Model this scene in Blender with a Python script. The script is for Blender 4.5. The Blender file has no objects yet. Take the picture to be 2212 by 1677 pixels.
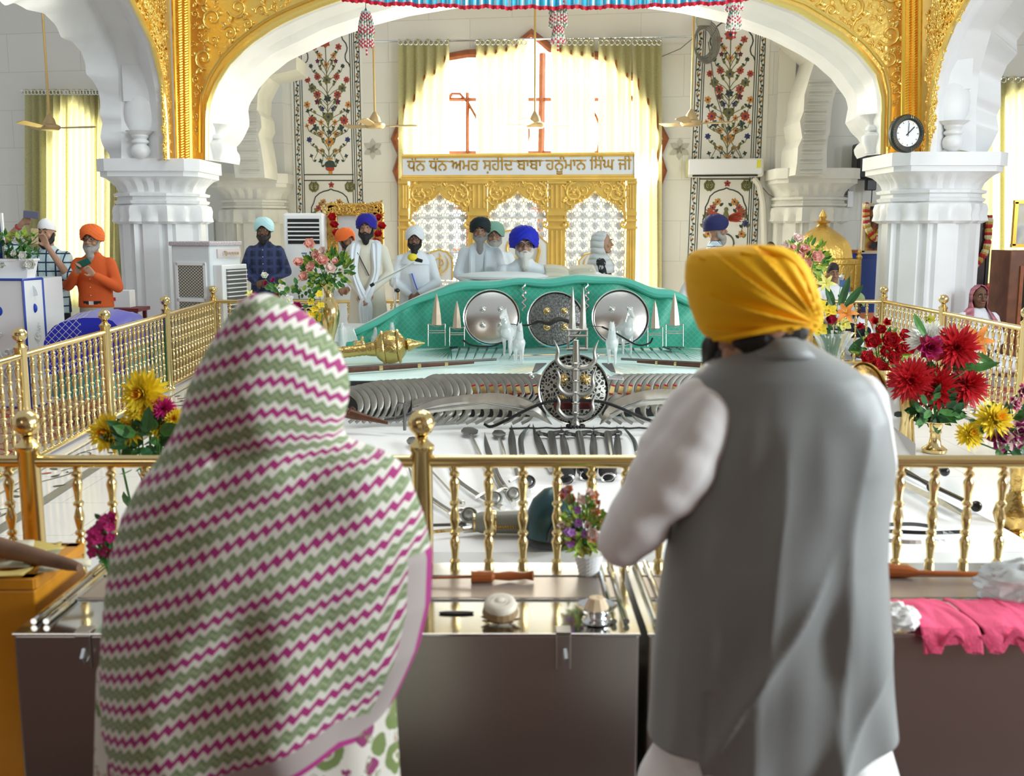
import bpy, bmesh, math, random
from mathutils import Vector as V, Matrix as M, Euler, noise
from math import sin, cos, pi, radians as R
SC = bpy.context.scene
COL = SC.collection
rnd = random.Random(7)
# ---------------------------------------------------------------- camera, world, light, exposure
FPX, CX, CY, CAMH, PITCH = 2250.0, 1106.0, 838.5, 1.70, R(8.56)
cd = bpy.data.cameras.new('camera'); cam = bpy.data.objects.new('camera', cd); COL.objects.link(cam)
cam.location = (0, 0, CAMH); cam.rotation_euler = (pi/2 - PITCH, 0, 0)
cd.sensor_width = 36.0; cd.lens = FPX*36.0/2212.0
cd.clip_start = 0.05; cd.clip_end = 200
cd.dof.use_dof = True; cd.dof.focus_distance = 9.5; cd.dof.aperture_fstop = 3.6
SC.camera = cam
wd = bpy.data.worlds.new('world'); SC.world = wd; wd.use_nodes = True
wb = wd.node_tree.nodes['Background']; wb.inputs[0].default_value = (0.93, 0.97, 1.0, 1); wb.inputs[1].default_value = 0.40
SC.view_settings.view_transform = 'Standard'; SC.view_settings.look = 'None'
SC.view_settings.gamma = 1.0; SC.view_settings.exposure = 0.36; SC.view_settings.use_curve_mapping = False
def area(name, loc, target, size, power, col=(1, 1, 1), sy=None):
    l = bpy.data.lights.new(name, 'AREA'); l.energy = power; l.color = col; l.size = size
    if sy: l.shape = 'RECTANGLE'; l.size_y = sy
    o = bpy.data.objects.new(name, l); COL.objects.link(o); o.location = loc
    o.rotation_euler = (V(target)-V(loc)).to_track_quat('-Z', 'Y').to_euler()
    return o
area('daylight_hall_side', (9.0, 5.0, 3.4), (0, 3.6, 0.9), 3.0, 420, (0.90, 0.97, 1.0), 2.6)
area('daylight_dome', (0.4, 8.0, 7.5), (0.4, 8.0, 0), 5.0, 215, (1.0, 0.99, 0.96), 5.0)
area('daylight_back_window', (0.6, 16.0, 3.4), (0.4, 9.0, 0.6), 3.4, 170, (1.0, 0.97, 0.9), 2.2)
area('front_fill', (-3.5, -3.6, 3.4), (0, 8.0, 2.0), 2.5, 28, (1.0, 0.97, 0.92), 2.0)  # weak frontal fill added behind the camera
area('daylight_porch_window', (7.5, 0.5, 2.9), (0.5, 2.2, 1.1), 1.6, 460, (0.88, 0.96, 1.0), 1.8)
# ---------------------------------------------------------------- pixel -> place
cp, sp_ = cos(PITCH), sin(PITCH)
def ray(px, py):
    u = (px-CX)/FPX; v = (CY-py)/FPX
    return V((u, cp+v*sp_, -sp_+v*cp))
def at(px, py, D):
    r = ray(px, py); return V((0, 0, CAMH)) + r*(D/r.y)
def atz(px, py, z):
    r = ray(px, py); return V((0, 0, CAMH)) + r*((z-CAMH)/r.z)
def atx(px, py, x):
    r = ray(px, py); return V((0, 0, CAMH)) + r*(x/r.x)
def onplane(px, py, o, n):
    c = V((0, 0, CAMH)); r = ray(px, py); return c + r*((V(o)-c).dot(n)/r.dot(n))
def ms(px, D):            # metres of a width in px at distance D
    return px*D/FPX
# ---------------------------------------------------------------- materials
MC = {}
def mat(name, col, rough=0.5, metal=0.0, bump=0.0, bscale=30.0, var=0.0, vscale=6.0, spec=0.5, trans=0.0, sheen=0.0, sss=0.0, emit=0.0, stretch=None, ior=1.45):
    if name in MC: return MC[name]
    m = bpy.data.materials.new(name); MC[name] = m; m.use_nodes = True
    nt = m.node_tree; b = nt.nodes['Principled BSDF']; L = nt.links.new
    c4 = (col[0], col[1], col[2], 1)
    b.inputs['Base Color'].default_value = c4; b.inputs['Roughness'].default_value = rough
    b.inputs['Metallic'].default_value = metal; b.inputs['Specular IOR Level'].default_value = spec
    b.inputs['IOR'].default_value = ior
    if trans: b.inputs['Transmission Weight'].default_value = trans
    if sheen: b.inputs['Sheen Weight'].default_value = sheen
    if sss: b.inputs['Subsurface Weight'].default_value = sss; b.inputs['Subsurface Radius'].default_value = (0.02, 0.008, 0.005)
    if emit: b.inputs['Emission Color'].default_value = c4; b.inputs['Emission Strength'].default_value = emit
    if bump or var:
        tc = nt.nodes.new('ShaderNodeTexCoord'); mp = nt.nodes.new('ShaderNodeMapping'); L(tc.outputs['Object'], mp.inputs[0])
        if stretch: mp.inputs['Scale'].default_value = stretch
    if var:
        n = nt.nodes.new('ShaderNodeTexNoise'); n.inputs['Scale'].default_value = vscale; n.inputs['Detail'].default_value = 4; L(mp.outputs[0], n.inputs['Vector'])
        r = nt.nodes.new('ShaderNodeValToRGB'); L(n.outputs['Fac'], r.inputs[0])
        r.color_ramp.elements[0].position = 0.3; r.color_ramp.elements[1].position = 0.7
        r.color_ramp.elements[0].color = tuple(max(0, x*(1-var)) for x in col)+(1,)
        r.color_ramp.elements[1].color = tuple(min(1, x*(1+var*0.6)) for x in col)+(1,)
        L(r.outputs[0], b.inputs['Base Color'])
    if bump:
        n = nt.nodes.new('ShaderNodeTexNoise'); n.inputs['Scale'].default_value = bscale; n.inputs['Detail'].default_value = 3; L(mp.outputs[0], n.inputs['Vector'])
        bp = nt.nodes.new('ShaderNodeBump'); bp.inputs['Strength'].default_value = bump; bp.inputs['Distance'].default_value = 0.01
        L(n.outputs['Fac'], bp.inputs['Height']); L(bp.outputs[0], b.inputs['Normal'])
    return m
def srgb(h):
    f = lambda c: c/12.92 if c <= 0.04045 else ((c+0.055)/1.055)**2.4
    return tuple(f(int(h[i:i+2], 16)/255) for i in (0, 2, 4))
class NT:                 # short node helper on an existing material
    def __init__(s, m): s.m = m; s.nt = m.node_tree; s.b = s.nt.nodes['Principled BSDF']
    def n(s, t, **k):
        x = s.nt.nodes.new(t)
        for a, v in k.items(): setattr(x, a, v)
        return x
    def l(s, a, b): s.nt.links.new(a, b)
    def val(s, sock, v):
        if hasattr(v, 'is_output'): s.l(v, sock)
        else: sock.default_value = v
    def math(s, op, a, b=0.0, c=0.0):
        x = s.n('ShaderNodeMath', operation=op); s.val(x.inputs[0], a); s.val(x.inputs[1], b); s.val(x.inputs[2], c); return x.outputs[0]
    def mix(s, f, a, b):
        x = s.n('ShaderNodeMix', data_type='RGBA'); s.val(x.inputs[0], f)
        for i, v in ((6, a), (7, b)): s.val(x.inputs[i], v if hasattr(v, 'is_output') else tuple(v)+(1,))
        return x.outputs[2]
    def step(s, x, lo, hi):   # 1 inside lo..hi
        return s.math('MULTIPLY', s.math('GREATER_THAN', x, lo), s.math('LESS_THAN', x, hi))
def marble(name, col, bw, bh, joint=0.9, rough=0.35, frame='Object', rot=(0, 0, 0)):
    m = mat(name, col, rough); t = NT(m)
    tc = t.n('ShaderNodeTexCoord'); mp = t.n('ShaderNodeMapping'); mp.inputs['Rotation'].default_value = rot
    t.l(tc.outputs[frame], mp.inputs[0])
    br = t.n('ShaderNodeTexBrick'); br.inputs['Scale'].default_value = 1; br.inputs['Brick Width'].default_value = bw; br.inputs['Row Height'].default_value = bh
    br.inputs['Mortar Size'].default_value = 0.004; br.inputs['Mortar Smooth'].default_value = 0.2
    a = tuple(c*1.0 for c in col)+(1,); b2 = tuple(c*0.965 for c in col)+(1,)
    br.inputs['Color1'].default_value = a; br.inputs['Color2'].default_value = b2; br.inputs['Mortar'].default_value = tuple(c*joint*0.8 for c in col)+(1,)
    t.l(mp.outputs[0], br.inputs['Vector'])
    no = t.n('ShaderNodeTexNoise'); no.inputs['Scale'].default_value = 2.2; no.inputs['Detail'].default_value = 6; no.inputs['Distortion'].default_value = 1.2
    t.l(mp.outputs[0], no.inputs['Vector'])
    f = t.math('MULTIPLY', t.math('SUBTRACT', no.outputs['Fac'], 0.5), 0.35)
    f = t.math('MAXIMUM', f, 0.0)
    t.l(t.mix(f, br.outputs['Color'], tuple(c*0.8 for c in col)), t.b.inputs['Base Color'])
    return m
# ---------------------------------------------------------------- mesh builder
def wm(o):
    m = o.matrix_basis.copy()
    return (wm(o.parent) @ o.matrix_parent_inverse @ m) if o.parent else m
def par(o, p, w=False):   # w: the mesh was built in room coordinates
    o.parent = p
    if w: o.matrix_parent_inverse = wm(p).inverted()
class MB:
    def __init__(s): s.v = []; s.f = []; s.mi = []; s.cur = 0; s.uv = None
    def add(s, vs, fs):
        o = len(s.v); s.v += [V(x) for x in vs]
        for f in fs: s.f.append(tuple(i+o for i in f)); s.mi.append(s.cur)
        return s
    def box(s, c, d, rz=0.0, rot=None):
        c = V(c); q = rot if rot is not None else M.Rotation(rz, 3, 'Z')
        vs = [c + q @ V((x*d[0]/2, y*d[1]/2, z*d[2]/2)) for z in (-1, 1) for y in (-1, 1) for x in (-1, 1)]
        return s.add(vs, [(0, 2, 3, 1), (4, 5, 7, 6), (0, 1, 5, 4), (1, 3, 7, 5), (3, 2, 6, 7), (2, 0, 4, 6)])
    def loft(s, rings, cap=True, closed=True):
        n = len(rings[0]); vs = [p for r in rings for p in r]; fs = []
        for i in range(len(rings)-1):
            for j in range(n if closed else n-1):
                k = (j+1) % n; fs.append((i*n+j, i*n+k, (i+1)*n+k, (i+1)*n+j))
        if cap and closed:
            fs.append(tuple(reversed(range(n)))); fs.append(tuple(range((len(rings)-1)*n, len(rings)*n)))
        return s.add(vs, fs)
    def lathe(s, prof, c=(0, 0, 0), n=16, q=None, sx=1.0, sy=1.0, cap=True):   # prof: (r, z)
        c = V(c); q = q or M.Identity(3)
        return s.loft([[c + q @ V((max(r, 1e-4)*cos(2*pi*j/n)*sx, max(r, 1e-4)*sin(2*pi*j/n)*sy, z)) for j in range(n)] for r, z in prof], cap)
    def tube(s, path, r, n=8, cap=True, flat=1.0):
        path = [V(p) for p in path]; rings = []; up = None
        for i, p in enumerate(path):
            t = (path[min(i+1, len(path)-1)] - path[max(i-1, 0)])
            if t.length < 1e-9: t = V((0, 0, 1))
            t.normalize()
            if up is None:
                up = V((0, 0, 1)) if abs(t.z) < 0.9 else V((1, 0, 0))
            a = t.cross(up)
            if a.length < 1e-6: a = t.cross(V((0, 1, 0.3)))
            a.normalize(); b = a.cross(t).normalized(); up = b
            rr = r[i] if isinstance(r, (list, tuple)) else r
            rr = max(rr, 1e-4)
            rings.append([p + a*cos(2*pi*j/n)*rr + b*sin(2*pi*j/n)*rr*flat for j in range(n)])
        return s.loft(rings, cap)
    def ball(s, c, r, n=12, m=8, sc=(1, 1, 1), q=None):
        c = V(c); q = q or M.Identity(3); rings = []
        for i in range(m+1):
            a = -pi/2 + pi*i/m; rr = max(cos(a), 0.002)*r
            rings.append([c + q @ V((rr*cos(2*pi*j/n)*sc[0], rr*sin(2*pi*j/n)*sc[1], r*sin(a)*sc[2])) for j in range(n)])
        return s.loft(rings)
    def prism(s, poly, o, ex, ey, ez, d):       # poly 2d in ex,ey ; thickness d along ez
        o, ex, ey, ez = V(o), V(ex), V(ey), V(ez); n = len(poly)
        a = [o + ex*p[0] + ey*p[1] for p in poly]; b = [p + ez*d for p in a]
        fs = [tuple(range(n)), tuple(reversed(range(n, 2*n)))] + [(i, i+n, (i+1) % n+n, (i+1) % n) for i in range(n)]
        return s.add(a+b, fs)
    def strip(s, A, B, thick=None):             # ruled band between two point rows
        n = len(A); return s.add(list(A)+list(B), [(i, i+1, n+i+1, n+i) for i in range(n-1)])
    def grid(s, fn, nu, nv, closed_u=False):
        vs = [fn(i/nu, j/nv) for j in range(nv+1) for i in range(nu+(0 if closed_u else 1))]
        w = nu if closed_u else nu+1; fs = []
        for j in range(nv):
            for i in range(nu):
                k = (i+1) % w; fs.append((j*w+i, j*w+k, (j+1)*w+k, (j+1)*w+i))
        return s.add(vs, fs)
    def petal(s, base, d, up, ln, w, curl=0.3, cup=0.2, nl=4, tip=0.0):
        d = V(d).normalized(); up = V(up); side = d.cross(up)
        if side.length < 1e-5: side = d.cross(V((1, 0.2, 0)))
        side.normalize(); nrm = side.cross(d).normalized(); b = V(base); vs = []
        for i in range(nl+1):
            t = i/nl; ww = w*(sin(pi*(0.08+0.92*t)**0.8)**0.7 if i < nl else tip)+0.0006
            p = b + d*ln*t*(1-0.25*abs(curl)*t) + nrm*ln*curl*t*t
            vs += [p - side*ww + nrm*cup*ww, p, p + side*ww + nrm*cup*ww]
        fs = []
        for i in range(nl):
            for k in (0, 1): fs.append((i*3+k, i*3+k+1, i*3+3+k+1, i*3+3+k))
        return s.add(vs, fs)
    def build(s, name, mats, parent=None, smooth=False, w=False, bevel=0.0, solid=0.0, loc=None, sub=0, edge=35):
        me = bpy.data.meshes.new(name)
        org = V(loc) if loc is not None else V((0, 0, 0))
        me.from_pydata([tuple(x-org) for x in s.v], [], s.f)
        for m in (mats if isinstance(mats, (list, tuple)) else [mats]): me.materials.append(m)
        me.polygons.foreach_set('material_index', s.mi)
        bm = bmesh.new(); bm.from_mesh(me); bmesh.ops.recalc_face_normals(bm, faces=bm.faces); bm.to_mesh(me); bm.free()
        if smooth:
            me.polygons.foreach_set('use_smooth', [True]*len(me.polygons))
            if edge < 180: me.set_sharp_from_angle(angle=R(edge))
        o = bpy.data.objects.new(name, me); COL.objects.link(o); o.location = org
        if parent: par(o, parent, w)
        if bevel:
            b = o.modifiers.new('b', 'BEVEL'); b.width = bevel; b.segments = 2; b.limit_method = 'ANGLE'; b.angle_limit = R(40)
        if solid:
            b = o.modifiers.new('s', 'SOLIDIFY'); b.thickness = solid; b.offset = 0
        if sub:
            b = o.modifiers.new('u', 'SUBSURF'); b.levels = sub; b.render_levels = sub
        return o
def uvmap(o, fn):         # fn(local coordinate) -> (u, v)
    me = o.data; uv = me.uv_layers.new(name='map'); vs = [fn(v.co) for v in me.vertices]
    for l in me.loops: uv.data[l.index].uv = vs[l.vertex_index]
def tag(o, label=None, cat=None, group=None, kind=None):
    if label: o['label'] = label
    if cat: o['category'] = cat
    if group: o['group'] = group
    if kind: o['kind'] = kind
    return o
def thing(name, label, cat, loc=(0, 0, 0), rz=0.0, group=None):
    o = bpy.data.objects.new(name, None); COL.objects.link(o); o.location = loc; o.rotation_euler = (0, 0, rz); o.empty_display_size = 0.05
    return tag(o, label, cat, group)
def struct(o): o['kind'] = 'structure'; return o
def dup(root, loc=None, rot=None, label=None, group=None, scale=None):
    r = root.copy(); COL.objects.link(r)
    if loc is not None: r.location = loc
    if rot is not None: r.rotation_euler = rot
    if scale is not None: r.scale = scale
    if label: r['label'] = label
    if group: r['group'] = group
    for ch in root.children:
        c = ch.copy(); COL.objects.link(c); c.parent = r
        for g in ch.children:
            d = g.copy(); COL.objects.link(d); d.parent = c
    return r
def remesh(mb, name, mats, parent, voxel=0.008, smooth=4, loc=None, w=False):
    o = mb.build(name, mats, None, loc=loc)
    r = o.modifiers.new('r', 'REMESH'); r.mode = 'VOXEL'; r.voxel_size = voxel; r.use_smooth_shade = True
    if smooth:
        k = o.modifiers.new('k', 'SMOOTH'); k.factor = 0.6; k.iterations = smooth
    dg = bpy.context.evaluated_depsgraph_get(); dg.update()
    me = bpy.data.meshes.new_from_object(o.evaluated_get(dg)); old = o.data
    o.modifiers.clear(); o.data = me; me.name = name; bpy.data.meshes.remove(old)
    me.polygons.foreach_set('use_smooth', [True]*len(me.polygons))
    if parent: par(o, parent, w)
    return o
def cap(mb, a, b, ra, rb, n=12, fl=1.0):       # tapered capsule
    a, b = V(a), V(b); d = (b-a); L = d.length
    if L < 1e-6: return mb.ball(a, ra, n, 8)
    d.normalize(); ts = [(-0.98, 0.2), (-0.7, 0.71), (0, 1)]
    path = [a + d*(t*ra) for t, _ in ts] + [b + d*(-t*rb) for t, _ in reversed(ts)]
    rs = [ra*k for _, k in ts] + [rb*k for _, k in reversed(ts)]
    return mb.tube(path, rs, n, True, fl)
def interp(pts, y):       # piecewise linear lookup on sorted (y, a, b..)
    if y <= pts[0][0]: return pts[0][1:]
    for p, q in zip(pts, pts[1:]):
        if y <= q[0]:
            t = (y-p[0])/(q[0]-p[0]); return tuple(a+(b-a)*t for a, b in zip(p[1:], q[1:]))
    return pts[-1][1:]
def resample(pts, n):
    pts = [V(p) for p in pts]; L = [0]
    for a, b in zip(pts, pts[1:]): L.append(L[-1]+(b-a).length)
    out = []; k = 0
    for i in range(n):
        s = L[-1]*i/(n-1)
        while k < len(pts)-2 and L[k+1] < s: k += 1
        t = (s-L[k])/max(L[k+1]-L[k], 1e-9); out.append(pts[k].lerp(pts[k+1], min(max(t, 0), 1)))
    return out
def smoothpath(pts, n):   # Catmull-Rom
    pts = [V(p) for p in pts]; P = [pts[0]*2-pts[1]]+pts+[pts[-1]*2-pts[-2]]; out = []
    m = len(pts)-1
    for i in range(n):
        s = m*i/(n-1); k = min(int(s), m-1); t = s-k; a, b, c, d = P[k:k+4]
        out.append(0.5*((2*b)+(c-a)*t+(2*a-5*b+4*c-d)*t*t+(3*b-a-3*c+d)*t**3))
    return out
# ---------------------------------------------------------------- materials of the place
WHITE = marble('white_marble', (0.80, 0.82, 0.82), 1.15, 0.62)
CREAM = marble('cream_marble', (0.76, 0.755, 0.70), 1.3, 0.62, rot=(pi/2, 0, 0))
PLAINW = mat('carved_white_marble', (0.82, 0.84, 0.85), 0.4, var=0.04, vscale=3)
CARVC = mat('carved_cream_marble', (0.74, 0.73, 0.66), 0.45, var=0.07, vscale=4)
FLOORM = marble('floor_marble', (0.82, 0.83, 0.82), 0.62, 0.62, rough=0.12)
GOLDL = mat('gold_leaf', (1.0, 0.70, 0.17), 0.3, 0.8, bump=0.35, bscale=26, spec=0.6)
GOLDR = mat('gold_relief', (1.0, 0.74, 0.22), 0.26, 0.8)
GOLDD = mat('gold_rope', (0.95, 0.56, 0.08), 0.3, 0.8)
BRASS = mat('polished_brass', (0.78, 0.60, 0.28), 0.18, 1.0, bump=0.04, bscale=8)
BRASSD = mat('old_brass', (0.52, 0.36, 0.12), 0.3, 1.0, var=0.25, vscale=20)
INKG = mat('inlay_dark_green', (0.035, 0.06, 0.045), 0.4)
INKL = mat('inlay_olive', (0.17, 0.17, 0.06), 0.4)
INKR = mat('inlay_red', (0.42, 0.06, 0.03), 0.4)
INKO = mat('inlay_orange', (0.62, 0.27, 0.05), 0.4)
INKB = mat('inlay_navy', (0.03, 0.04, 0.16), 0.4)
WOOD = mat('window_wood', (0.33, 0.10, 0.035), 0.35, var=0.3, vscale=10)
DARK = mat('near_black', (0.015, 0.015, 0.017), 0.5)  # near black for slots, grilles, clock hands, cord and beads
BLACKP = mat('black_plastic', (0.012, 0.012, 0.014), 0.35)
WPL = mat('white_plastic', (0.82, 0.84, 0.85), 0.3)
# ---------------------------------------------------------------- floors
b = MB(); b.box((0, 9, -0.05), (34, 26, 0.1)); struct(b.build('floor', FLOORM))
RL = [atz(45, 762, .95), atz(358, 676, .95)]; RR = [atz(2212, 705, .95), atz(1910, 648, .95)]
def railx(side, y):
    a, c = RL if side < 0 else RR
    return a.x + (c.x-a.x)*(y-a.y)/(c.y-a.y)
YF, YB, ZP = 3.445, 11.55, 0.22
b = MB()
b.loft([[V((railx(-1, YF)-.12, YF-.03, z)), V((railx(1, YF)+.12, YF-.03, z)), V((railx(1, YB)+.12, YB+.12, z)), V((railx(-1, YB)-.12, YB+.12, z))] for z in (0.0, ZP)])
struct(b.build('floor_platform', FLOORM))
b = MB(); zi = ZP+.003
def onfloor(side, off, y): return V((railx(side, y)-side*off, y, zi))
for side in (-1, 1):
    for o0, o1 in ((.40, .47), (.11, .125)):
        b.strip([onfloor(side, o0, y) for y in (3.6, 11.4)], [onfloor(side, o1, y) for y in (3.6, 11.4)])
struct(b.build('trim_1', mat('grey_inlay', (0.17, 0.19, 0.18), 0.2)))
b = MB()
for side in (-1, 1):
    for q in range(16):
        y0 = 3.7+q*.48; s = 1 if q % 2 else -1
        P = [onfloor(side, .26+.07*s*sin(pi*t/10)*1.2, y0+.48*t/10) for t in range(11)]
        b.cur = 0; b.tube(P, .006, 4, flat=.2)
        sp = [onfloor(side, .26+s*(.05-.055*cos(a)*(1-k/14)), y0+.24+.10*(1-k/14)*sin(a)) for k, a in enumerate([i*.55 for i in range(12)])]
        b.tube(sp, .005, 4, flat=.2)
        for k in range(3):
            p = onfloor(side, .26-s*.05*k, y0+.12*k+.08); a = rnd.uniform(0, 6)
            b.cur = 1 if k == 1 else 0
            b.petal(p, (cos(a), sin(a), 0), (0, 0, 1), .07, .018, 0, 0)
    b.cur = 0
struct(b.build('trim_2', [INKG, INKR]))
# carpets outside the rail
cm = mat('carpet_pattern', (0.36, 0.24, 0.15), 0.95); t = NT(cm)
tc = t.n('ShaderNodeTexCoord'); w1 = t.n('ShaderNodeTexVoronoi', feature='DISTANCE_TO_EDGE'); w1.inputs['Scale'].default_value = 3.2; t.l(tc.outputs['Object'], w1.inputs['Vector'])
n1 = t.n('ShaderNodeTexNoise'); n1.inputs['Scale'].default_value = 1.5; t.l(tc.outputs['Object'], n1.inputs['Vector'])
f = t.math('LESS_THAN', w1.outputs['Distance'], 0.06)
base = t.mix(n1.outputs['Fac'], (0.33, 0.21, 0.13), (0.45, 0.34, 0.22))
t.l(t.mix(f, base, (0.36, 0.05, 0.04)), t.b.inputs['Base Color'])
for x0, x1, lab in ((-9.5, -3.75, 'brown carpet with red lines behind the left brass railing'), (4.75, 9.5, 'brown carpet with red lines behind the right brass railing')):
    b = MB(); b.box(((x0+x1)/2, 8.0, .008), (x1-x0, 6.6, .012)); tag(b.build('carpet', cm), lab, 'carpet')
# unseen walls and ceiling behind the camera, added to block world light
DIM = mat('unseen_dim_plaster', (0.30, 0.24, 0.20), 0.8, var=.1, vscale=2)
b = MB(); b.box((0, -4.6, 2.6), (20, .2, 5.2)); struct(b.build('wall_unseen_back', DIM))
b = MB(); b.box((0, -1.6, 5.0), (20, 6.2, .2)); struct(b.build('ceiling', DIM))
b = MB(); b.box((-9.6, -1.6, 2.5), (.2, 6.2, 5.0)); struct(b.build('wall_unseen_left', DIM))
b = MB(); b.box((0, -.70, .006), (12, 6.6, .010)); tag(b.build('carpet', mat('maroon_carpet', (.12, .050, .042), .95, var=.3, vscale=12)), 'dark maroon carpet under the two people in front', 'carpet')
# ---------------------------------------------------------------- back wall, window, sky beyond
WN = V((.1628, .9867, 0)); WO = V((0, 16.7, 0)); WE = V((.9867, -.1628, 0))
def wall(px, py, off=0.0): return onplane(px, py, WO - WN*off, WN)
def wuv(p): d = p-WO; return (d.dot(WE), d.z)
arch_px = [(868, 655), (868, 400), (857, 370), (868, 335), (853, 300), (866, 270), (872, 235), (900, 212), (915, 170), (945, 155), (965, 125), (1010, 117), (1060, 116), (1110, 105), (1148, 72), (1190, 105), (1240, 116), (1290, 121), (1330, 135), (1345, 160), (1375, 170), (1390, 210), (1415, 235), (1420, 270), (1436, 300), (1421, 335), (1432, 370), (1421, 400), (1421, 655)]
def wall_with_hole(name, x0, x1, z0, z1, hole, m, th=.25):
    """hole: list of points in (along, height), left foot to right foot; open at the bottom"""
    b = MB(); hz = hole[0][1]
    def P(a, z, d=0): return WO + WE*a + V((0, 0, z)) + WN*d
    for d in (0, th):
        pts = [P(x0, hz, d)] + [P(a, z, d) for a, z in hole] + [P(x1, hz, d), P(x1, z1, d), P(x0, z1, d)]
        k = max(range(len(hole)), key=lambda i: hole[i][1]); n = len(hole)
        top = P(hole[k][0], z1, d); apex = hole[k]
        L = [P(x0, hz, d)] + [P(a, z, d) for a, z in hole[:k+1]] + [top, P(x0, z1, d)]
        Rr = [P(a, z, d) for a, z in hole[k:]] + [P(x1, hz, d), P(x1, z1, d), top]
        b.add(L, [tuple(range(len(L)))]); b.add(Rr, [tuple(range(len(Rr)))])
        b.add([P(x0, z0, d), P(x1, z0, d), P(x1, hz, d), P(x0, hz, d)], [(0, 1, 2, 3)])
    b.strip([P(a, z, 0) for a, z in hole], [P(a, z, th) for a, z in hole])
    b.strip([P(hole[0][0], hz, 0), P(hole[-1][0], hz, 0)], [P(hole[0][0], hz, th), P(hole[-1][0], hz, th)])
    return struct(b.build(name, m))
holeB = [wuv(wall(*p)) for p in arch_px]
xa, xb = wuv(wall(330, 300))[0], wuv(wall(1900, 300))[0]
wall_with_hole('wall_back', xa, xb, 0, 6.5, holeB, CREAM)
hl = [(105, 640), (105, 330), (118, 290), (108, 270), (125, 250), (160, 215), (200, 250), (212, 265), (226, 240), (238, 290), (228, 330), (240, 345), (240, 640)]
wall_with_hole('wall_left', -14, xa, 0, 6.5, [wuv(wall(*p)) for p in hl], CREAM)
hr = [(2120, 640), (2120, 300), (2108, 270), (2122, 240), (2160, 215), (2215, 190), (2270, 240), (2270, 640)]
wall_with_hole('wall_right', xb, 13, 0, 6.5, [wuv(wall(*p)) for p in hr], CREAM)
sky = mat('bright_daylight_sky', (1.0, 0.985, 0.94), 1, emit=7.5)
for nm, p in (('sky', (820, 1480)), ('sky_left', (40, 300)), ('sky_right', (2060, 2340))):
    b = MB(); q = [wall(p[0], 20, -.8), wall(p[1], 20, -.8), wall(p[1], 700, -.8), wall(p[0], 700, -.8)]
    b.add(q, [(0, 1, 2, 3)]); struct(b.build(nm, sky))
b = MB()                                       # wooden window frame: outer moulding, mullion, transom, tracery
P = [wall(x, y, .05) for x, y in arch_px]
b.tube(P, .07, 8); b.tube([p+WN*.10 for p in P], .055, 6)
b.tube([wall(1165, 640, -.1), wall(1172, 115, -.1)], .05, 4)
for x, s in ((1010, 1), (1320, -1)): b.tube([wall(x, 640, -.1), wall(x, 200, -.1)], .03, 4)
for y in (215, 330, 450, 540): b.tube([wall(872, y, -.1), wall(1418, y, -.1)], .028, 4)
for cx_ in (985, 1090, 1245, 1350):
    b.tube(smoothpath([wall(cx_-45, 330, -.1), wall(cx_-50, 270, -.1), wall(cx_, 200, -.1), wall(cx_+50, 270, -.1), wall(cx_+45, 330, -.1)], 14), .025, 4)
wf = struct(b.build('window_1', WOOD, smooth=True))
b = MB(); b.add([wall(1153, 290, -.04), wall(1173, 290, -.04), wall(1170, 345, -.04), wall(1146, 345, -.04)], [(0, 1, 2, 3)])
b = MB()
for pts in (hl, hr): b.tube([wall(x, y, .03) for x, y in pts], .05, 6)
struct(b.build('window_2', WOOD, smooth=True))
# pilasters and pillars -----------------------------------------------------------------------------
def pillar(mb, c, a, top=2.57, n=96, zfoot=0.0, flute=True):
    def ring(z, r, sq, carve=0.0, k=16, ph=0.0):
        out = []
        for j in range(n):
            th = 2*pi*j/n; c_, s_ = cos(th), sin(th)
            octa = 1/max(abs(c_), abs(s_), (abs(c_)+abs(s_))/1.414)
            sqr = 1/max(abs(c_), abs(s_), (abs(c_)+abs(s_))/1.78)
            rr = r*(octa*(1-sq)+sqr*sq)
            if carve: rr += carve*1.7*(abs(cos(k*th/2+ph))**1.5-.5)
            out.append(V((c[0]+rr*c_, c[1]+rr*s_, z)))
        return out
    s = a/.5; T = top; R_ = []
    R_ += [ring(zfoot, a*1.16, .2), ring(zfoot+.16, a*1.16, .2), ring(zfoot+.2, a*1.04, 0)]
    def fl(z):
        out = []
        for j, p in enumerate(ring(z, a, 0)):
            th = 2*pi*j/n; k = abs(((th*8/pi/2+.5) % 1)-.5)*2      # groove beside each edge of the octagon
            d = .05 if .62 < k < .84 else 0
            out.append(V((c[0]+(p.x-c[0])*(1-d/a), c[1]+(p.y-c[1])*(1-d/a), z)))
        return out
    R_ += [fl(zfoot+.22), fl(T-.78)]
    R_ += [ring(T-.78, a*1.02, 0), ring(T-.75, a*1.09, 0, .035*s, 16), ring(T-.69, a*1.07, 0, .03*s, 16), ring(T-.62, a*1.10, 0, .02*s, 16), ring(T-.56, a*1.08, 0, .012, 32), ring(T-.54, a*1.0, 0)]
    R_ += [ring(T-.53, a*1.05, .1), ring(T-.50, a*1.06, .1, .01, 64), ring(T-.485, a*1.0, .1), ring(T-.45, a*.99, .1), ring(T-.44, a*1.07, .15), ring(T-.41, a*1.07, .15, .012, 64), ring(T-.395, a*1.0, .2)]
    R_ += [ring(T-.39, a*.98, .3, .01, 24), ring(T-.33, a*1.0, .4, .018, 24), ring(T-.28, a*1.06, .6, .022, 24), ring(T-.24, a*1.13, .8, .02, 24), ring(T-.215, a*1.18, 1, 0)]
    R_ += [ring(T-.21, a*1.2, 1), ring(T-.15, a*1.2, 1), ring(T-.148, a*1.26, 1), ring(T, a*1.26, 1)]
    mb.loft(R_)
PLc, PRc = V((-4.44, 13.45, 0)), V((4.90, 12.40, 0))
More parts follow.
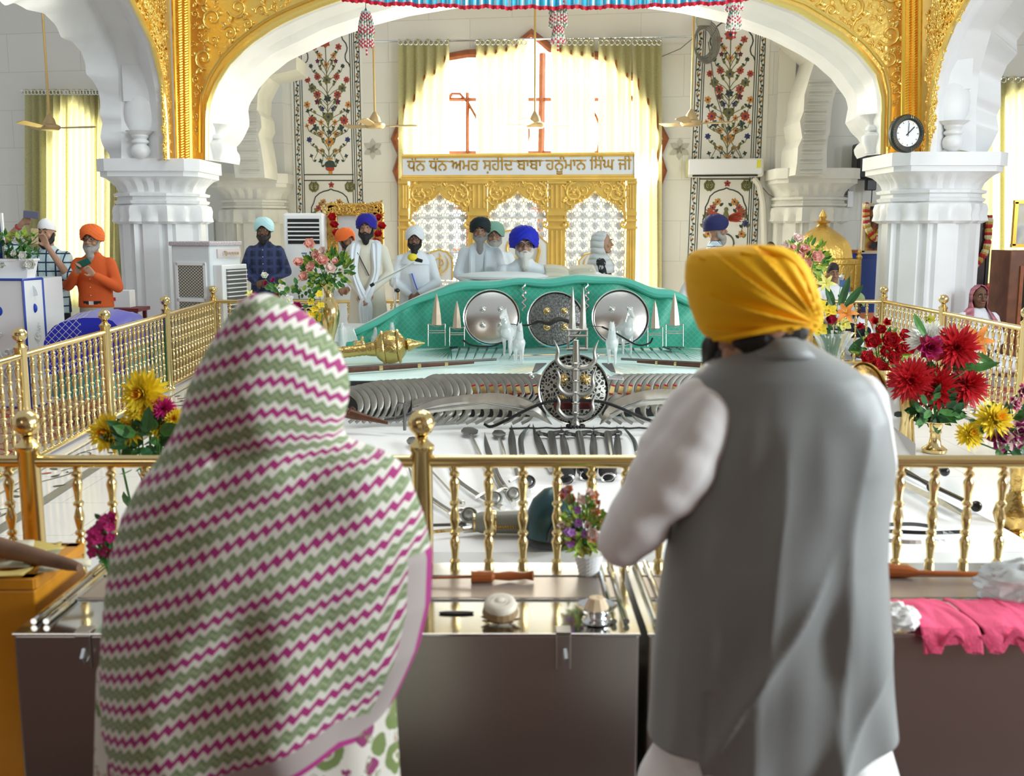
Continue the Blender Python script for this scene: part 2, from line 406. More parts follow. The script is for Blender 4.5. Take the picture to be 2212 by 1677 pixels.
for nm, c, a in (('pillar_left', PLc, .50), ('pillar_right', PRc, .515)):
    b = MB(); pillar(b, c, a); struct(b.build(nm, PLAINW, smooth=True, edge=28))
for nm, px, sc in (('pilaster_left', 556, .50), ('pilaster_right', 1742, .49)):
    c = wall(px, 500, .1); b = MB(); pillar(b, c, sc, top=2.60); struct(b.build(nm, CARVC, smooth=True, edge=28))
for nm, pts in (('trim_3', [(508, 384), (502, 330), (500, 304), (506, 285), (499, 262), (496, 240), (500, 222), (516, 190), (544, 150), (575, 120), (640, 120), (640, 150), (575, 165), (557, 203), (555, 237), (563, 250), (565, 275), (558, 290), (564, 318), (569, 350), (572, 384)]),
                ('trim_4', [(1718, 378), (1722, 350), (1724, 318), (1733, 298), (1728, 262), (1736, 240), (1738, 205), (1748, 170), (1764, 120), (1700, 60), (1800, 60), (1816, 140), (1808, 190), (1800, 214), (1795, 250), (1793, 285), (1788, 300), (1786, 330), (1786, 378)])):
    D = 15.8 if nm == 'trim_3' else 14.9
    b = MB(); n = len(pts); h = n//2+1
    fr = [at(x, y, D) for x, y in pts]; bk = [p+V((0, .9, 0)) for p in fr]
    b.add(fr+bk, [tuple(range(n)), tuple(reversed(range(n, 2*n)))] + [(i, i+n, (i+1) % n+n, (i+1) % n) for i in range(n)])
    for k in range(9 if nm == 'trim_3' else 10):
        y = 372-k*21; xs = [p[0] for p in pts if abs(p[1]-y) < 30]
        L_, R2 = at(min(xs)+10, y, D-.015), at(max(xs)-10, y, D-.015)
        for q in range(2): b.tube([L_+V((0, 0, .05*q)), R2+V((0, 0, .05*q))], .012, 4)
    struct(b.build(nm, CARVC))
for nm, x0, x1 in (('trim_5', 574, 622), ('trim_6', 1672, 1708)):      # wall strips beside the arch ribs
    b = MB(); p = [wall(x0, 395, .12), wall(x1, 395, .12)]; c = (p[0]+p[1])/2
    b.box((c.x, c.y, 4.5), ((p[1]-p[0]).length, .24, 3.8), rz=-.163); struct(b.build(nm, CREAM))
# ---------------------------------------------------------------- arcade
AO = V((-4.16, 13.3, 0)); AE = V((8.76, -1.1, 0)).normalized(); AN = V((-AE.y, AE.x, 0))
def arc(px, py, off=0.0): return onplane(px, py, AO + AN*off, AN)
EL = [(446, 346), (446, 290), (447, 231), (463, 185), (492, 139), (535, 95), (593, 55), (640, 32), (700, 8), (760, -12), (860, -40), (1000, -62), (1180, -72)]
ER = [(1180, -72), (1360, -60), (1480, -42), (1580, -24), (1665, 0), (1728, 23), (1811, 73), (1860, 112), (1897, 159), (1910, 215), (1908, 270), (1907, 333)]
FL = [(479, 350), (482, 332), (474, 320), (470, 312), (478, 305), (489, 289), (502, 260), (498, 223), (506, 205), (514, 194), (522, 178), (547, 150), (590, 115), (637, 93), (700, 62), (780, 35), (860, 14), (1000, -10), (1180, -22)]
FR = [(1180, -22), (1360, -10), (1480, 7), (1579, 30), (1678, 66), (1740, 98), (1778, 122), (1815, 155), (1836, 184), (1846, 196), (1853, 218), (1846, 255), (1860, 278), (1876, 292), (1880, 300), (1868, 309), (1864, 321), (1873, 336)]
b = MB()
ext = [arc(x, y) for x, y in EL+ER[1:]]
n = len(ext)
top = [arc(394+(1966-394)*i/(n-1), -330) for i in range(n)]
top[0] = arc(396, 346); top[1] = arc(395, 250); top[2] = arc(394, 120); top[3] = arc(393, -60); top[4] = arc(392, -330)
for i in range(5, n-5): top[i] = arc(392+(1966-392)*(i-4)/(n-9), -330)
for k, y in enumerate((-330, -60, 120, 250, 333)): top[n-5+k] = arc(1966, y)
b.strip(ext, top)
gw = struct(b.build('wall_gilded_arch', GOLDL))
b = MB()
for pts in (EL, ER):
    A = resample([arc(x, y) for x, y in pts], 40)
    q = resample([arc(x + (-14 if pts is EL else 14), y-16, -.02) for x, y in pts], 40)
    b.tube([p-AN*.01 for p in A], .035, 6); b.tube(q, .018, 5)
struct(b.build('trim_7', GOLDR, smooth=True))
b = MB()
for E_, F_ in ((EL, FL), (ER, FR)):
    A = resample([arc(x, y, .02) for x, y in E_], 80); F3 = resample([arc(x, y, .5) for x, y in F_], 80)
    m1 = [p.lerp(q, .25)-AN*.03 for p, q in zip(A, F3)]; m2 = [p.lerp(q, .6)+AN*.02 for p, q in zip(A, F3)]
    rows = [A, m1, m2, F3, [q+AN*.6 for q in F3]]
    for r0, r1 in zip(rows, rows[1:]): b.strip(r0, r1)
for x, y0, s in ((466, 346, 1), (1886, 332, -1)):         # small engaged columns at the springing
    c = arc(x, y0, .32); b.lathe([(.09, 0), (.10, .05), (.14, .12), (.14, .2), (.06, .25), (.1, .27), (.1, .3), (.07, .33), (.1, .37), (.18, .44)], c, 16)
struct(b.build('arch_white', PLAINW, smooth=True, edge=40))
# side arches
def side_arch(nm, X0, X1, X2, G, L_, B_, edgepx, gm):
    g = resample([atx(x, y, X0) for x, y in G], 70); l = resample([atx(x, y, X1) for x, y in L_], 70); bb = resample([atx(x, y, X2) for x, y in B_], 70)
    mid = [p.lerp(q, .5)+V((0, .10, .06)) for p, q in zip(g, l)]
    m0 = [p.lerp(q, .15)+V((0, -.02, 0)) for p, q in zip(g, l)]
    b = MB()
    for r0, r1 in zip([g, m0, mid, l], [m0, mid, l, bb]): b.strip(r0, r1)
    out = [p+V((0, .5, .3)) for p in bb]; b.strip(bb, out)
    struct(b.build('arch_'+nm, WHITE if nm == 'x' else PLAINW, smooth=True, edge=40))
    # gilded face of the side wall, between the arch edge and the inner corner
    b = MB(); e = [atx(x, y, X0) for x, y in edgepx]; e = resample(e, 70)
    gg = resample([atx(x, y, X0) for x, y in G], 70)
    b.strip(gg, e); struct(b.build('wall_gilded_'+nm, GOLDL))
    b = MB(); b.tube([p+V((.015 if X0 < 0 else -.015, 0, 0)) for p in gg], .03, 6); struct(b.build('trim_'+('8' if X0 < 0 else '9'), GOLDR, smooth=True))
side_arch('left', -4.16, -4.72, -4.97, [(360, 344), (356, 260), (351, 202), (344, 162), (327, 95), (304, 46), (281, 0), (262, -40), (220, -110)],
          [(262, 346), (262, 260), (259, 190), (255, 145), (246, 100), (231, 58), (197, 0), (170, -40), (120, -110)],
          [(238, 346), (236, 333), (223, 318), (216, 298), (221, 266), (214, 246), (217, 226), (213, 197), (202, 176), (185, 159), (185, 139), (176, 113), (156, 90), (132, 81), (121, 55), (95, 29), (58, 21), (46, 14), (30, 6), (12, 13), (0, 4), (-15, -30), (-40, -110)],
          [(378, 344), (372, 202), (368, 46), (366, -40), (364, -110)], None)
side_arch('right', 4.62, 5.2, 5.45, [(2006, 330), (2012, 232), (2022, 165), (2039, 109), (2062, 53), (2092, 0), (2150, -80)],
          [(2108, 330), (2109, 232), (2115, 159), (2142, 66), (2191, 0), (2250, -80)],
          [(2132, 330), (2142, 314), (2158, 281), (2153, 251), (2162, 230), (2162, 202), (2162, 172), (2175, 142), (2198, 116), (2196, 89), (2212, 66), (2250, 40), (2300, -20)],
          [(1988, 330), (1990, 165), (1992, 0), (1993, -80)], None)
for nm, x, y, D in (('trim_10', 305, 345, 12.85), ('trim_11', 2056, 329, 11.85)):   # balusters on the jambs
    c = at(x, y, D); b = MB()
    b.lathe([(.02, 0), (.05, .01), (.10, .05), (.115, .1), (.10, .15), (.07, .18), (.10, .2), (.10, .22), (.075, .24), (.10, .27), (.10, .29), (.16, .33), (.17, .335)], c, 20)
    b.ball(c+V((0, .1, .55)), .24, 16, 10, (.9, .35, 1.25)); b.box(c+V((0, .14, .9)), (.38, .2, .42))
    struct(b.build(nm, PLAINW, smooth=True, edge=35))
# rope mouldings up the inner corners
for nm, xs, y0, D in (('trim_12', ((385, 373), (394, 386), (404, 400), (412, 406)), 344, 13.05), ('trim_13', ((1951, 1954), (1960, 1962), (1972, 1974), (1984, 1988)), 331, 12.0)):
    b = MB()
    for k, (xb_, xt_) in enumerate(xs):
        a0, a1 = at(xb_, y0, D), at(xt_, -60, D); N_ = 70
        if k in (1, 2):
            for i in range(N_):
                p = a0.lerp(a1, i/N_); b.tube([p+V((-.035, -.01, -.02)), p+V((0, -.035, 0)), p+V((.035, -.01, .02))], .014, 5)
        else: b.tube([a0, a1], .028, 6)
    struct(b.build(nm, GOLDD, smooth=True))
# scrolls in relief on the gilded faces
def scroll(b, c, ex, ey, r, s=1, ph=0.0):
    nz = ex.cross(ey).normalized(); P = []
    for k in range(15):
        a = ph+s*k*.55; rr = r*(1-k/17); P.append(c + ex*rr*cos(a) + ey*rr*sin(a))
    b.tube(P, [r*(.15-.004*k) for k in range(15)], 6)
    b.ball(P[-1], r*.22, 8, 5)
    for k in (1, 4, 7):
        d = (P[k]-c).normalized(); b.ball(P[k]+d*r*.28, r*.2, 7, 5, (1, 1, 1))
        b.petal(P[k], d+ex*.5*s, nz, r*.75, r*.2, .3, .4, 3)
from mathutils.geometry import intersect_point_tri_2d
def inside(p, poly):
    c = False
    for i in range(len(poly)):
        a, q = poly[i], poly[i-1]
        if (a[1] > p[1]) != (q[1] > p[1]) and p[0] < (q[0]-a[0])*(p[1]-a[1])/(q[1]-a[1])+a[0]: c = not c
    return c
b = MB(); r3 = random.Random(3)
polyL = [(412, 335), (405, -80), (820, -80), (700, -14), (640, 8), (593, 30), (535, 70), (480, 118), (452, 165), (436, 225), (434, 335)]
polyR = [(1951, 325), (1956, -80), (1480, -80), (1580, -48), (1665, -24), (1740, 4), (1815, 48), (1870, 95), (1908, 150), (1922, 215), (1920, 325)]
for poly in (polyL, polyR):
    spots = []
    bx0, bx1 = min(p[0] for p in poly), max(p[0] for p in poly)
    for q_ in range(3500):
        x, y = r3.uniform(bx0, bx1), r3.uniform(-80, 330)
        rp = (26, 20, 15, 11, 8, 6)[min(5, q_//450)]
        if all(inside((x+dx*rp, y+dy*rp), poly) for dx, dy in ((1, 0), (-1, 0), (0, 1), (0, -1))) and all((x-a)**2+(y-q)**2 > (rp+r_)**2*1.02 for a, q, r_ in spots): spots.append((x, y, rp))
    for i, (x, y, rp) in enumerate(spots): scroll(b, arc(x, y, -.012), AE, V((0, 0, 1)), rp*.0059*.86, 1 if i % 2 else -1, r3.uniform(0, 6))
struct(b.build('trim_14', GOLDR, smooth=True, edge=60))
b = MB()
for X0, G, e0 in ((-4.16, [(344, 335), (340, 202), (322, 95), (300, 46), (276, -10)], 366), (4.62, [(2010, 325), (2024, 165), (2041, 109), (2064, 53), (2094, 0)], 1992)):
    gi = [(y, x) for x, y in reversed(G)]
    for _ in range(170):
        y = r3.uniform(-40, 330); xg = interp(gi, y)[0]; s = 1 if X0 < 0 else -1
        if abs(e0-xg) < 20: x = (e0+xg)/2+s*4
        else: x = r3.uniform(min(xg, e0)+14, max(xg, e0)-6)
        scroll(b, atx(x, y, X0+.012*s), V((0, 1, 0)), V((0, 0, 1)), r3.choice((.05, .07, .1)), r3.choice((1, -1)), r3.uniform(0, 6))
struct(b.build('trim_15', GOLDR, smooth=True, edge=60))
# ---------------------------------------------------------------- inlaid flower panels on the back wall
def panel(nm, fx, fy, parts_low, y_end):
    """fx, fy turn panel drawing units into photo pixels on the wall plane"""
    b = MB()
    def P(x, y, o=.012): return wall(fx(x, y), fy(y), o)
    def line(pts, r=.009, m=0): b.cur = m; b.tube([P(*p) for p in pts], r, 4)
    def flower(x, y, r, m, k=6, eye=3):
        b.cur = m; c = P(x, y, .014)
        for i in range(k):
            a = 2*pi*i/k+.3; d = WE*cos(a)+V((0, 0, 1))*sin(a); b.petal(c, d, -WN, r*.0023, r*.0008, .02, 0, 3)
        b.cur = eye; b.ball(c, r*.0006, 7, 4, (1, 1, 1))
    def leaf(x, y, a, ln, m=0):
        b.cur = m; d = WE*cos(a)+V((0, 0, 1))*sin(a); b.petal(P(x, y, .014), d, -WN, ln*.0022, ln*.0007, .02, 0, 3)
    top = 40
    for x in (143, 195, 212, 632, 650, 668, 712):
        if x in (195, 650, 668, 632, 212, 143, 712): line([(x, top if x > 300 else 330 if x < 200 else 300), (x, y_end)], .007)
    for y in (1507, 1557): line([(212, y), (640, y)])
    for x, y0 in ((168, 350), (692, 60)):
        y = y0; k = 0; L_ = []
        while y < y_end-40:
            s = 1 if k % 2 else -1
            L_ += [(x+s*12, y), (x, y+42)]
            flower(x-s*6, y+2, 10, 4, 5, 1); leaf(x+s*10, y+20, pi/2+s*.8, 20); leaf(x-s*4, y+40, -pi/2-s*.8, 20); leaf(x+s*6, y+62, s*1.2, 16)
            y += 85; k += 1
        line([p for p in L_], .005)
    # cusped arch line
    half = [(430, 250), (452, 262), (470, 266), (520, 268), (560, 300), (572, 340), (600, 375), (610, 415), (604, 445), (592, 470), (590, 500), (600, 530), (618, 545), (632, 580)]
    line(half, .010); line([(860-x, y) for x, y in half], .010)
    # the plant
    fl = [(325, 405, 26, 2, 6), (370, 480, 24, 4, 5), (352, 527, 18, 5, 5), (293, 570, 17, 0, 6), (347, 662, 26, 2, 8), (262, 688, 24, 2, 8), (300, 763, 32, 1, 6), (343, 817, 30, 2, 8), (343, 878, 24, 5, 5), (252, 903, 26, 4, 6), (383, 940, 20, 3, 5), (258, 958, 18, 0, 4), (290, 1040, 32, 2, 9), (370, 1055, 22, 4, 5), (248, 1085, 18, 4, 4), (320, 1105, 28, 0, 4), (365, 1157, 24, 4, 5), (265, 1205, 22, 3, 6), (365, 1300, 18, 4, 5), (280, 1345, 16, 0, 4), (360, 1390, 20, 0, 4)]
    line([(432, 1375), (430, 900), (426, 600), (422, 330)], .008, 1)
    for s in (1, -1):
        for x, y, r, m, k in fl:
            X = 430+(x-430)*s; sy = min(y+150, 1385)
            line(smoothpath([P(430, sy), P(430+(X-430)*.35, sy-50), P(430+(X-430)*.85, y+60), P(X, y)], 8) and [(430, sy), (430+(X-430)*.3, sy-45), (430+(X-430)*.62, sy-75), (430+(X-430)*.9, y+48), (X, y)], .0055, 1)
            flower(X, y, r, m, k)
            leaf(430+(X-430)*.6, sy-72, pi/2+s*.5, 30, 1); leaf(430+(X-430)*.85, y+50, pi/2-s*.9, 24, 0)
    for x, y, r, m, k in ((420, 365, 42, 2, 7), (425, 560, 28, 4, 4), (428, 690, 34, 1, 6), (430, 850, 30, 0, 6), (436, 1010, 36, 1, 7), (438, 1140, 22, 0, 5), (440, 1225, 36, 4, 8)): flower(x, y, r, m, k)
    b.cur = 0
    for x0, x1, y, h, m in ((405, 480, 1372, 12, 4), (392, 500, 1420, 55, 0), (400, 490, 1455, 35, 2), (425, 465, 1490, 30, 4)):
        b.cur = m; c = P((x0+x1)/2, y, .012); b.ball(c, .0019*(x1-x0)/2, 12, 6, (1, .15, h/(x1-x0)*1.3))
    # small emblems with crossed curves in the corners, lower bay
    for x, y in ((295, 1610), (605, 1610), (572, 215)):
        if y == 215 and nm == 'trim_16': continue
        b.cur = 1 if y > 300 else 2
        line([(x, y-38), (x, y+45)], .018, b.cur); 
        for s in (1, -1): line([(x+s*12, y-40), (x+s*36, y-10), (x+s*32, y+20), (x+s*4, y+42)], .020, b.cur)
        line([(x+18*cos(a), y-2+20*sin(a)) for a in [i*.6 for i in range(12)]], .010, b.cur)
    half = [(440, 1630), (462, 1642), (500, 1650), (540, 1668), (575, 1700), (590, 1750), (610, 1790), (612, 1850), (628, 1900)]
    line(half, .010); line([(880-x, y) for x, y in half], .010)
    flower(445, 1595, 24, 2, 5)
    for s in (1, -1):
        line([(440+s*130, 2020), (440+s*165, 1880), (440+s*110, 1790), (440+s*50, 1720)], .007, 1)
        for k, (x, y) in enumerate(((70, 1745), (110, 1795), (150, 1850), (168, 1925), (140, 2010))):
            flower(440+s*x, y, 26, (4, 2, 1, 3, 4)[k], 6); leaf(440+s*(x+10), y+30, pi/2-s*.8, 36, 1); leaf(440+s*(x-20), y+34, pi/2+s*.9, 32, 0)
    if parts_low:
        b.cur = 2; c = P(445, 1885, .015)
        for s in (1, -1):
            for k in range(5): b.petal(c, WE*s+V((0, 0, .45-.16*k)), -WN, .36-.03*k, .03, 0, 0, 3)
        b.cur = 1; b.ball(c+V((0, 0, .03)), .07, 8, 5, (.7, .2, 1.3)); b.ball(c+V((.0, 0, .14)), .035, 8, 5)
        b.cur = 0; line([(445+75*cos(a), 2090+80*sin(a)) for a in [i*.3 for i in range(22)]], .014)
    struct(b.build(nm, [INKG, INKL, INKR, INKB, INKO, mat('inlay_maroon', (.14, .02, .03), .4)]))
panel('trim_16', lambda x, y: 600+x/3.992+(y-900)*.006, lambda y: y/3.992, False, 1850)
panel('trim_17', lambda x, y: 1575+(x-430)/3.86-(y-900)*.011, lambda y: (y/3.992-85)*1.045+68, True, 2300)
b = MB()                                       # plain marble bands behind the inlay
for x0, x1 in ((632, 786), (1492, 1656)):
    p, q = wall(x0, 300, .006), wall(x1, 300, .006); c = (p+q)/2
    b.box((c.x, c.y, 2.6), ((q-p).length, .01, 5.2), rz=-.163)
struct(b.build('trim_18', mat('inlay_ground', (0.80, 0.79, 0.74), 0.3)))
b = MB()
for px, py in ((805, 322), (1468, 322)):        # grey six-leaf mark on the wall
    for k in range(6):
        a = k*pi/3+.5; b.petal(wall(px, py, .008), WE*cos(a)+V((0, 0, 1))*sin(a), -WN, .17, .05, 0, 0, 3)
struct(b.build('trim_19', mat('grey_mark', (0.50, 0.49, 0.43), 0.6)))
# ---------------------------------------------------------------- curtains
cu = mat('olive_curtain', (0.55, 0.53, 0.30), 0.8, sheen=.2); t = NT(cu)
tc = t.n('ShaderNodeTexCoord'); vo = t.n('ShaderNodeTexVoronoi'); vo.inputs['Scale'].default_value = 55; t.l(tc.outputs['Object'], vo.inputs['Vector'])
cc = t.mix(vo.outputs['Distance'], (0.62, 0.61, 0.40), (0.44, 0.43, 0.22)); t.l(cc, t.b.inputs['Base Color'])
tr = t.n('ShaderNodeBsdfTranslucent'); t.l(t.mix(.35, cc, (.95, .86, .36)), tr.inputs['Color'])
mx = t.n('ShaderNodeMixShader'); mx.inputs[0].default_value = .5; t.l(t.b.outputs[0], mx.inputs[1]); t.l(tr.outputs[0], mx.inputs[2])
t.l(mx.outputs[0], t.nt.nodes['Material Output'].inputs[0])
STEEL = mat('brushed_steel', (0.62, 0.61, 0.58), 0.28, 1.0, bump=.05, bscale=60, stretch=(1, 1, 30))
CHROME = mat('chrome', (0.75, 0.76, 0.76), 0.12, 1.0)
ci = 0
def curtain(pl, x0, x1, y0, y1, label, group, waves=None, x0b=None, x1b=None, off=.16):
    p, q = pl(x0, y0, off), pl(x1, y0, off); pb, qb = pl(x0b or x0, y1, off), pl(x1b or x1, y1, off)
    w = (q-p).length; k = waves or max(2, round(w/.17)); nu = k*8
    dn = (q-p).normalized(); nn = V((dn.y, -dn.x, 0))
    ph = rnd.uniform(0, 6)
    root = thing('curtain', label, 'curtain', tuple((p+q)/2), group=group)
    def fn(u, v):
        a = p.lerp(q, u); c = pb.lerp(qb, u); r = a.lerp(c, v); r.z = p.z+(q.z-p.z)*u+(pb.z-p.z)*v
        s = sin(2*pi*k*u+ph)
        return r + nn*(.055*s+.02*sin(5*u+3*v+ph)*v)
    b = MB(); b.grid(fn, nu, 10); b.build('cloth', cu, root, smooth=True, w=True, edge=180)
    b = MB()
    for i in range(2*k):
        u = (i+.5)/(2*k); c = p.lerp(q, u)+V((0, 0, -.06)); b.tube([c+nn*.075+dn*.035*cos(a)+V((0, 0, .035*sin(a))) for a in [j*pi/5 for j in range(11)]], .008, 5)
    b.build('eyelet_rings', CHROME, root, w=True)
    return root
def rod(pl, x0, y0, x1, y1, label, off=.16):
    p, q = pl(x0, y0, off), pl(x1, y1, off); r = thing('curtain_rod', label, 'curtain rod', tuple((p+q)/2))
    b = MB(); b.tube([p, q], .016, 8); b.build('rod', CHROME, r, smooth=True, w=True)
    for e in (p, q): b = MB(); b.ball(e, .04, 10, 8); b.build('finial', CHROME, r, smooth=True, w=True)
    return r
for x0, x1, lab in ((862, 972, 'olive curtain left of the big window, first from the painted wall panel'), (1027, 1140, 'olive curtain hanging left of the window mullion'), (1190, 1284, 'olive curtain hanging just right of the window mullion'), (1293, 1364, 'olive curtain second from the right end of the long rod'), (1367, 1430, 'olive curtain at the right end of the long rod')):
    curtain(wall, x0, x1, 85, 650, lab, 'curtains of the big back window')
rod(wall, 800, 90, 1498, 79, 'thin steel curtain rod above the big back window')
for x0, x1, lab in ((58, 150, 'olive curtain at the left window, beside bare marble'), (146, 212, 'olive curtain at the left window, lit by daylight, nearer the pillar'), (205, 272, 'olive curtain at the left window, tucked behind the left pillar')):
    curtain(wall, x0, x1, 193, 662, lab, 'curtains of the left window', waves=6 if x0 == 58 else 5)
rod(wall, 48, 197, 262, 195, 'curtain rod with ball ends above the left window')
for x0, x1, lab in ((2085, 2172, 'olive curtain at the right window beside the right pillar'), (2158, 2250, 'olive curtain at the right window near the photo edge')):
    curtain(wall, x0, x1, 165, 640, lab, 'curtains of the right window')
rod(wall, 2080, 168, 2270, 165, 'curtain rod above the right window')
# ---------------------------------------------------------------- gilded screen with the lettered board
SN = V((.09, .996, 0)).normalized(); SE = V((SN.y, -SN.x, 0)); SO = at(1119, 500, 13.7)
def scr(px, py, off=0.0): return onplane(px, py, SO - SN*off, SN)
SG = mat('gilded_panel', (0.86, 0.56, 0.13), 0.38, 0.35, var=.12, vscale=5); SGD = mat('gilded_panel_edge', (0.56, 0.32, 0.05), 0.4, .35); JW = mat('white_lattice', (0.82, 0.82, 0.80), 0.45)
ROOTS = thing('carved_screen', 'gilded screen of three white lattice arches with a lettered board on top', 'screen', tuple(scr(1119, 655)))
UA = [(0, 0), (0, .12), (.04, .22), (.10, .27), (.11, .38), (.16, .46), (.21, .50), (.25, .60), (.31, .66), (.37, .70), (.42, .80), (.47, .9), (.5, 1)]
BAYS = [(887, 1012, 414, 470), (1055, 1182, 410, 466), (1221, 1350, 410, 466)]
POSTS = [(867, 886), (1013, 1054), (1183, 1220), (1351, 1371)]
for x0, x1, ya, ys in BAYS:
    b = MB(); L_ = [(x0+(x1-x0)*u, ys+(ya-ys)*v) for u, v in UA]; L_ += [(x0+x1-x, y) for x, y in reversed(L_[:-1])]
    L_ = [(x0-1, 480)] + L_ + [(x1+1, 480)]
    n = len(L_); T_ = [(x0-1+(x1-x0+2)*min(max((i-4)/(n-9), 0), 1), 386) for i in range(n)]
    for i in range(4): T_[i] = (x0-1, 480-i*24); T_[n-1-i] = (x1+1, 480-i*24)
    A = [scr(*p, .05) for p in L_]; B2 = [scr(*p, .05) for p in T_]
    b.strip(A, B2); b.strip([scr(*p, 0) for p in L_], A)
    b.build('arch_panel', SG, ROOTS, w=True)
    b = MB(); b.tube([scr(*p, .055) for p in L_], .014, 5)
    for sx in (1, -1):
        for u, v, r in ((.16, .80, .13), (.30, .93, .09), (.10, .50, .09), (.06, .98, .07), (.42, 1.1, .05)):
            x = x0+(x1-x0)*u if sx > 0 else x1-(x1-x0)*u; y = ys+(ya-ys)*v-4 if v < 1 else 396
            scroll(b, scr(x, max(y, 398), .055), SE, V((0, 0, 1)), r, sx, u*9)
    b.build('arch_carving', SG, ROOTS, smooth=True, w=True)
    b = MB()
    def J(u, v, o=.0): return scr(x0+(x1-x0)*u, ya+v, -.02-o)
    cw = 1/5
    for r_ in range(10):
        for c_ in range(5):
            u0, v0 = (c_+.5)*cw, 10+r_*21
            for s in (1, -1):
                P = [J(u0+s*cw*(.25-.22*(1-k/16)*cos(k*.6))*1.0, v0+9.5*(1-k/16)*sin(k*.6)) for k in range(15)]
                b.tube(P, .016, 4, flat=.6)
                b.tube([J(u0, v0+11), J(u0+s*cw*.25, v0+4), J(u0+s*cw*.5, v0+12), J(u0+s*cw*.42, v0+18)], .014, 4, flat=.6)
            b.petal(J(u0, v0+14), V((0, 0, 1)), -SN, .12, .035, 0, 0, 3)
            b.tube([J(u0, v0-10), J(u0, v0+12)], .011, 4, flat=.6)
    for y in (470, 545, 610): b.tube([scr(x0, y, -.02), scr(x1, y, -.02)], .018, 4)
    b.build('white_lattice', JW, ROOTS, w=True)
for i, (x0, x1) in enumerate(POSTS):
    b = MB(); p, q = scr(x0, 640), scr(x1, 640); w = (q-p).length; c = (p+q)/2; rz = -math.atan2(SN.x, SN.y)
    zt = scr(x0, 386).z
    b.box((c.x, c.y, zt/2), (w, .10, zt), rz=rz)
    for k in (-.28, 0, .28):
        for ya, yb in ((400, 450), (498, 640)):
            m_ = (x0+x1)/2+k*(x1-x0); b.tube([scr(m_, ya, .055), scr(m_, yb, .055)], .016, 5)
    for y, h, e in ((462, .05, 1.12), (476, .03, 1.2), (492, .03, 1.3), (395, .03, 1.1)):
        z = scr(x0, y).z; b.box((c.x, c.y, z), (w*e, .16, h), rz=rz)
    for s in (-1, 1):
        if 0 < i < 3 or (i == 0 and s > 0) or (i == 3 and s < 0):
            cx_ = x1 if s > 0 else x0
            b.tube([scr(cx_+s*(4-8*(1-k/12)*cos(k*.6)), 484+9*(1-k/12)*sin(k*.6), .08) for k in range(11)], .018, 5)
    b.build('column', SG, ROOTS, w=True)
b = MB(); p, q = scr(867, 338), scr(1371, 333); 
b.add([scr(868, 337, .06), scr(1371, 332, .06), scr(1371, 381, .06), scr(868, 383, .06)], [(0, 1, 2, 3)]); b.build('sign_board', mat('sign_white', (.80, .81, .81), .35), ROOTS, w=True, solid=.02)
b = MB(); F_ = [(869, 338), (1370, 333), (1370, 381), (869, 383)]
F3 = [scr(x, y, .075) for x, y in F_]; b.tube(F3+[F3[0], F3[1]], .026, 4)
b.build('sign_frame', SG, ROOTS, w=True)
b = MB(); b.tube([scr(867, 387, .06), scr(1371, 386, .06)], .035, 6); b.build('cornice', SG, ROOTS, w=True)
def lettering(text, size, mt, name, parent, o, ex, ez, center=True, width=None, off=-.016, bev=.021):
    cv = bpy.data.curves.new('t', 'FONT'); cv.body = text; cv.size = size; cv.align_x = 'CENTER' if center else 'LEFT'
    cv.fill_mode = 'NONE'; cv.offset = off*size; cv.bevel_depth = bev*size; cv.bevel_resolution = 1; cv.resolution_u = 4
    ob = bpy.data.objects.new('t', cv); COL.objects.link(ob)
    dg = bpy.context.evaluated_depsgraph_get(); dg.update(); me = bpy.data.meshes.new_from_object(ob.evaluated_get(dg))
    bpy.data.objects.remove(ob); bpy.data.curves.remove(cv)
    xs = [v.co.x for v in me.vertices]; k = 1.0
    if width: k = width/(max(xs)-min(xs))
    mid = (max(xs)+min(xs))/2; ey = V(ez).cross(V(ex))
    for v in me.vertices: v.co = V(o) + V(ex)*((v.co.x-mid)*k) + V(ez)*v.co.y + ey*(-v.co.z)
    me.materials.clear(); me.materials.append(mt); me.name = name
    ob = bpy.data.objects.new(name, me); COL.objects.link(ob)
    if parent: par(ob, parent, True)
    return ob
lettering('ਧੰਨ ਧੰਨ ਅਮਰ ਸ਼ਹੀਦ ਬਾਬਾ ਹਨੂੰਮਾਨ ਿਸੰਘ ਜੀ', .20, SGD, 'lettering', ROOTS, scr(1119.5, 367.5, .075), SE, V((0, 0, 1)), width=(scr(1361, 360)-scr(879, 360)).length, off=-.022, bev=.034)
def khanda(b, P, r):            # P(x, y) -> point; drawn about the origin, height 2
    b.tube([P(0, 1.0), P(.10, .75), P(.07, .3), P(.06, -.55)], [.02*r, .09*r, .08*r, .05*r], 6, flat=.6)
    b.tube([P(-.30, -.45), P(.30, -.45)], .05*r, 6); b.tube([P(0, -.5), P(0, -.95)], .05*r, 6)
    b.ball(P(0, -.98), .08*r, 8, 6)
    b.tube([P(.36*cos(a), .18+.36*sin(a)) for a in [i*pi/10 for i in range(21)]], .045*r, 6)
    for s in (1, -1):
        b.tube([P(s*.42, .85), P(s*.66, .5), P(s*.76, .1), P(s*.66, -.3), P(s*.36, -.66), P(s*.02, -.86), P(-s*.2, -.9)], [.01*r, .05*r, .10*r, .10*r, .07*r, .05*r, .05*r], 6, flat=.6)
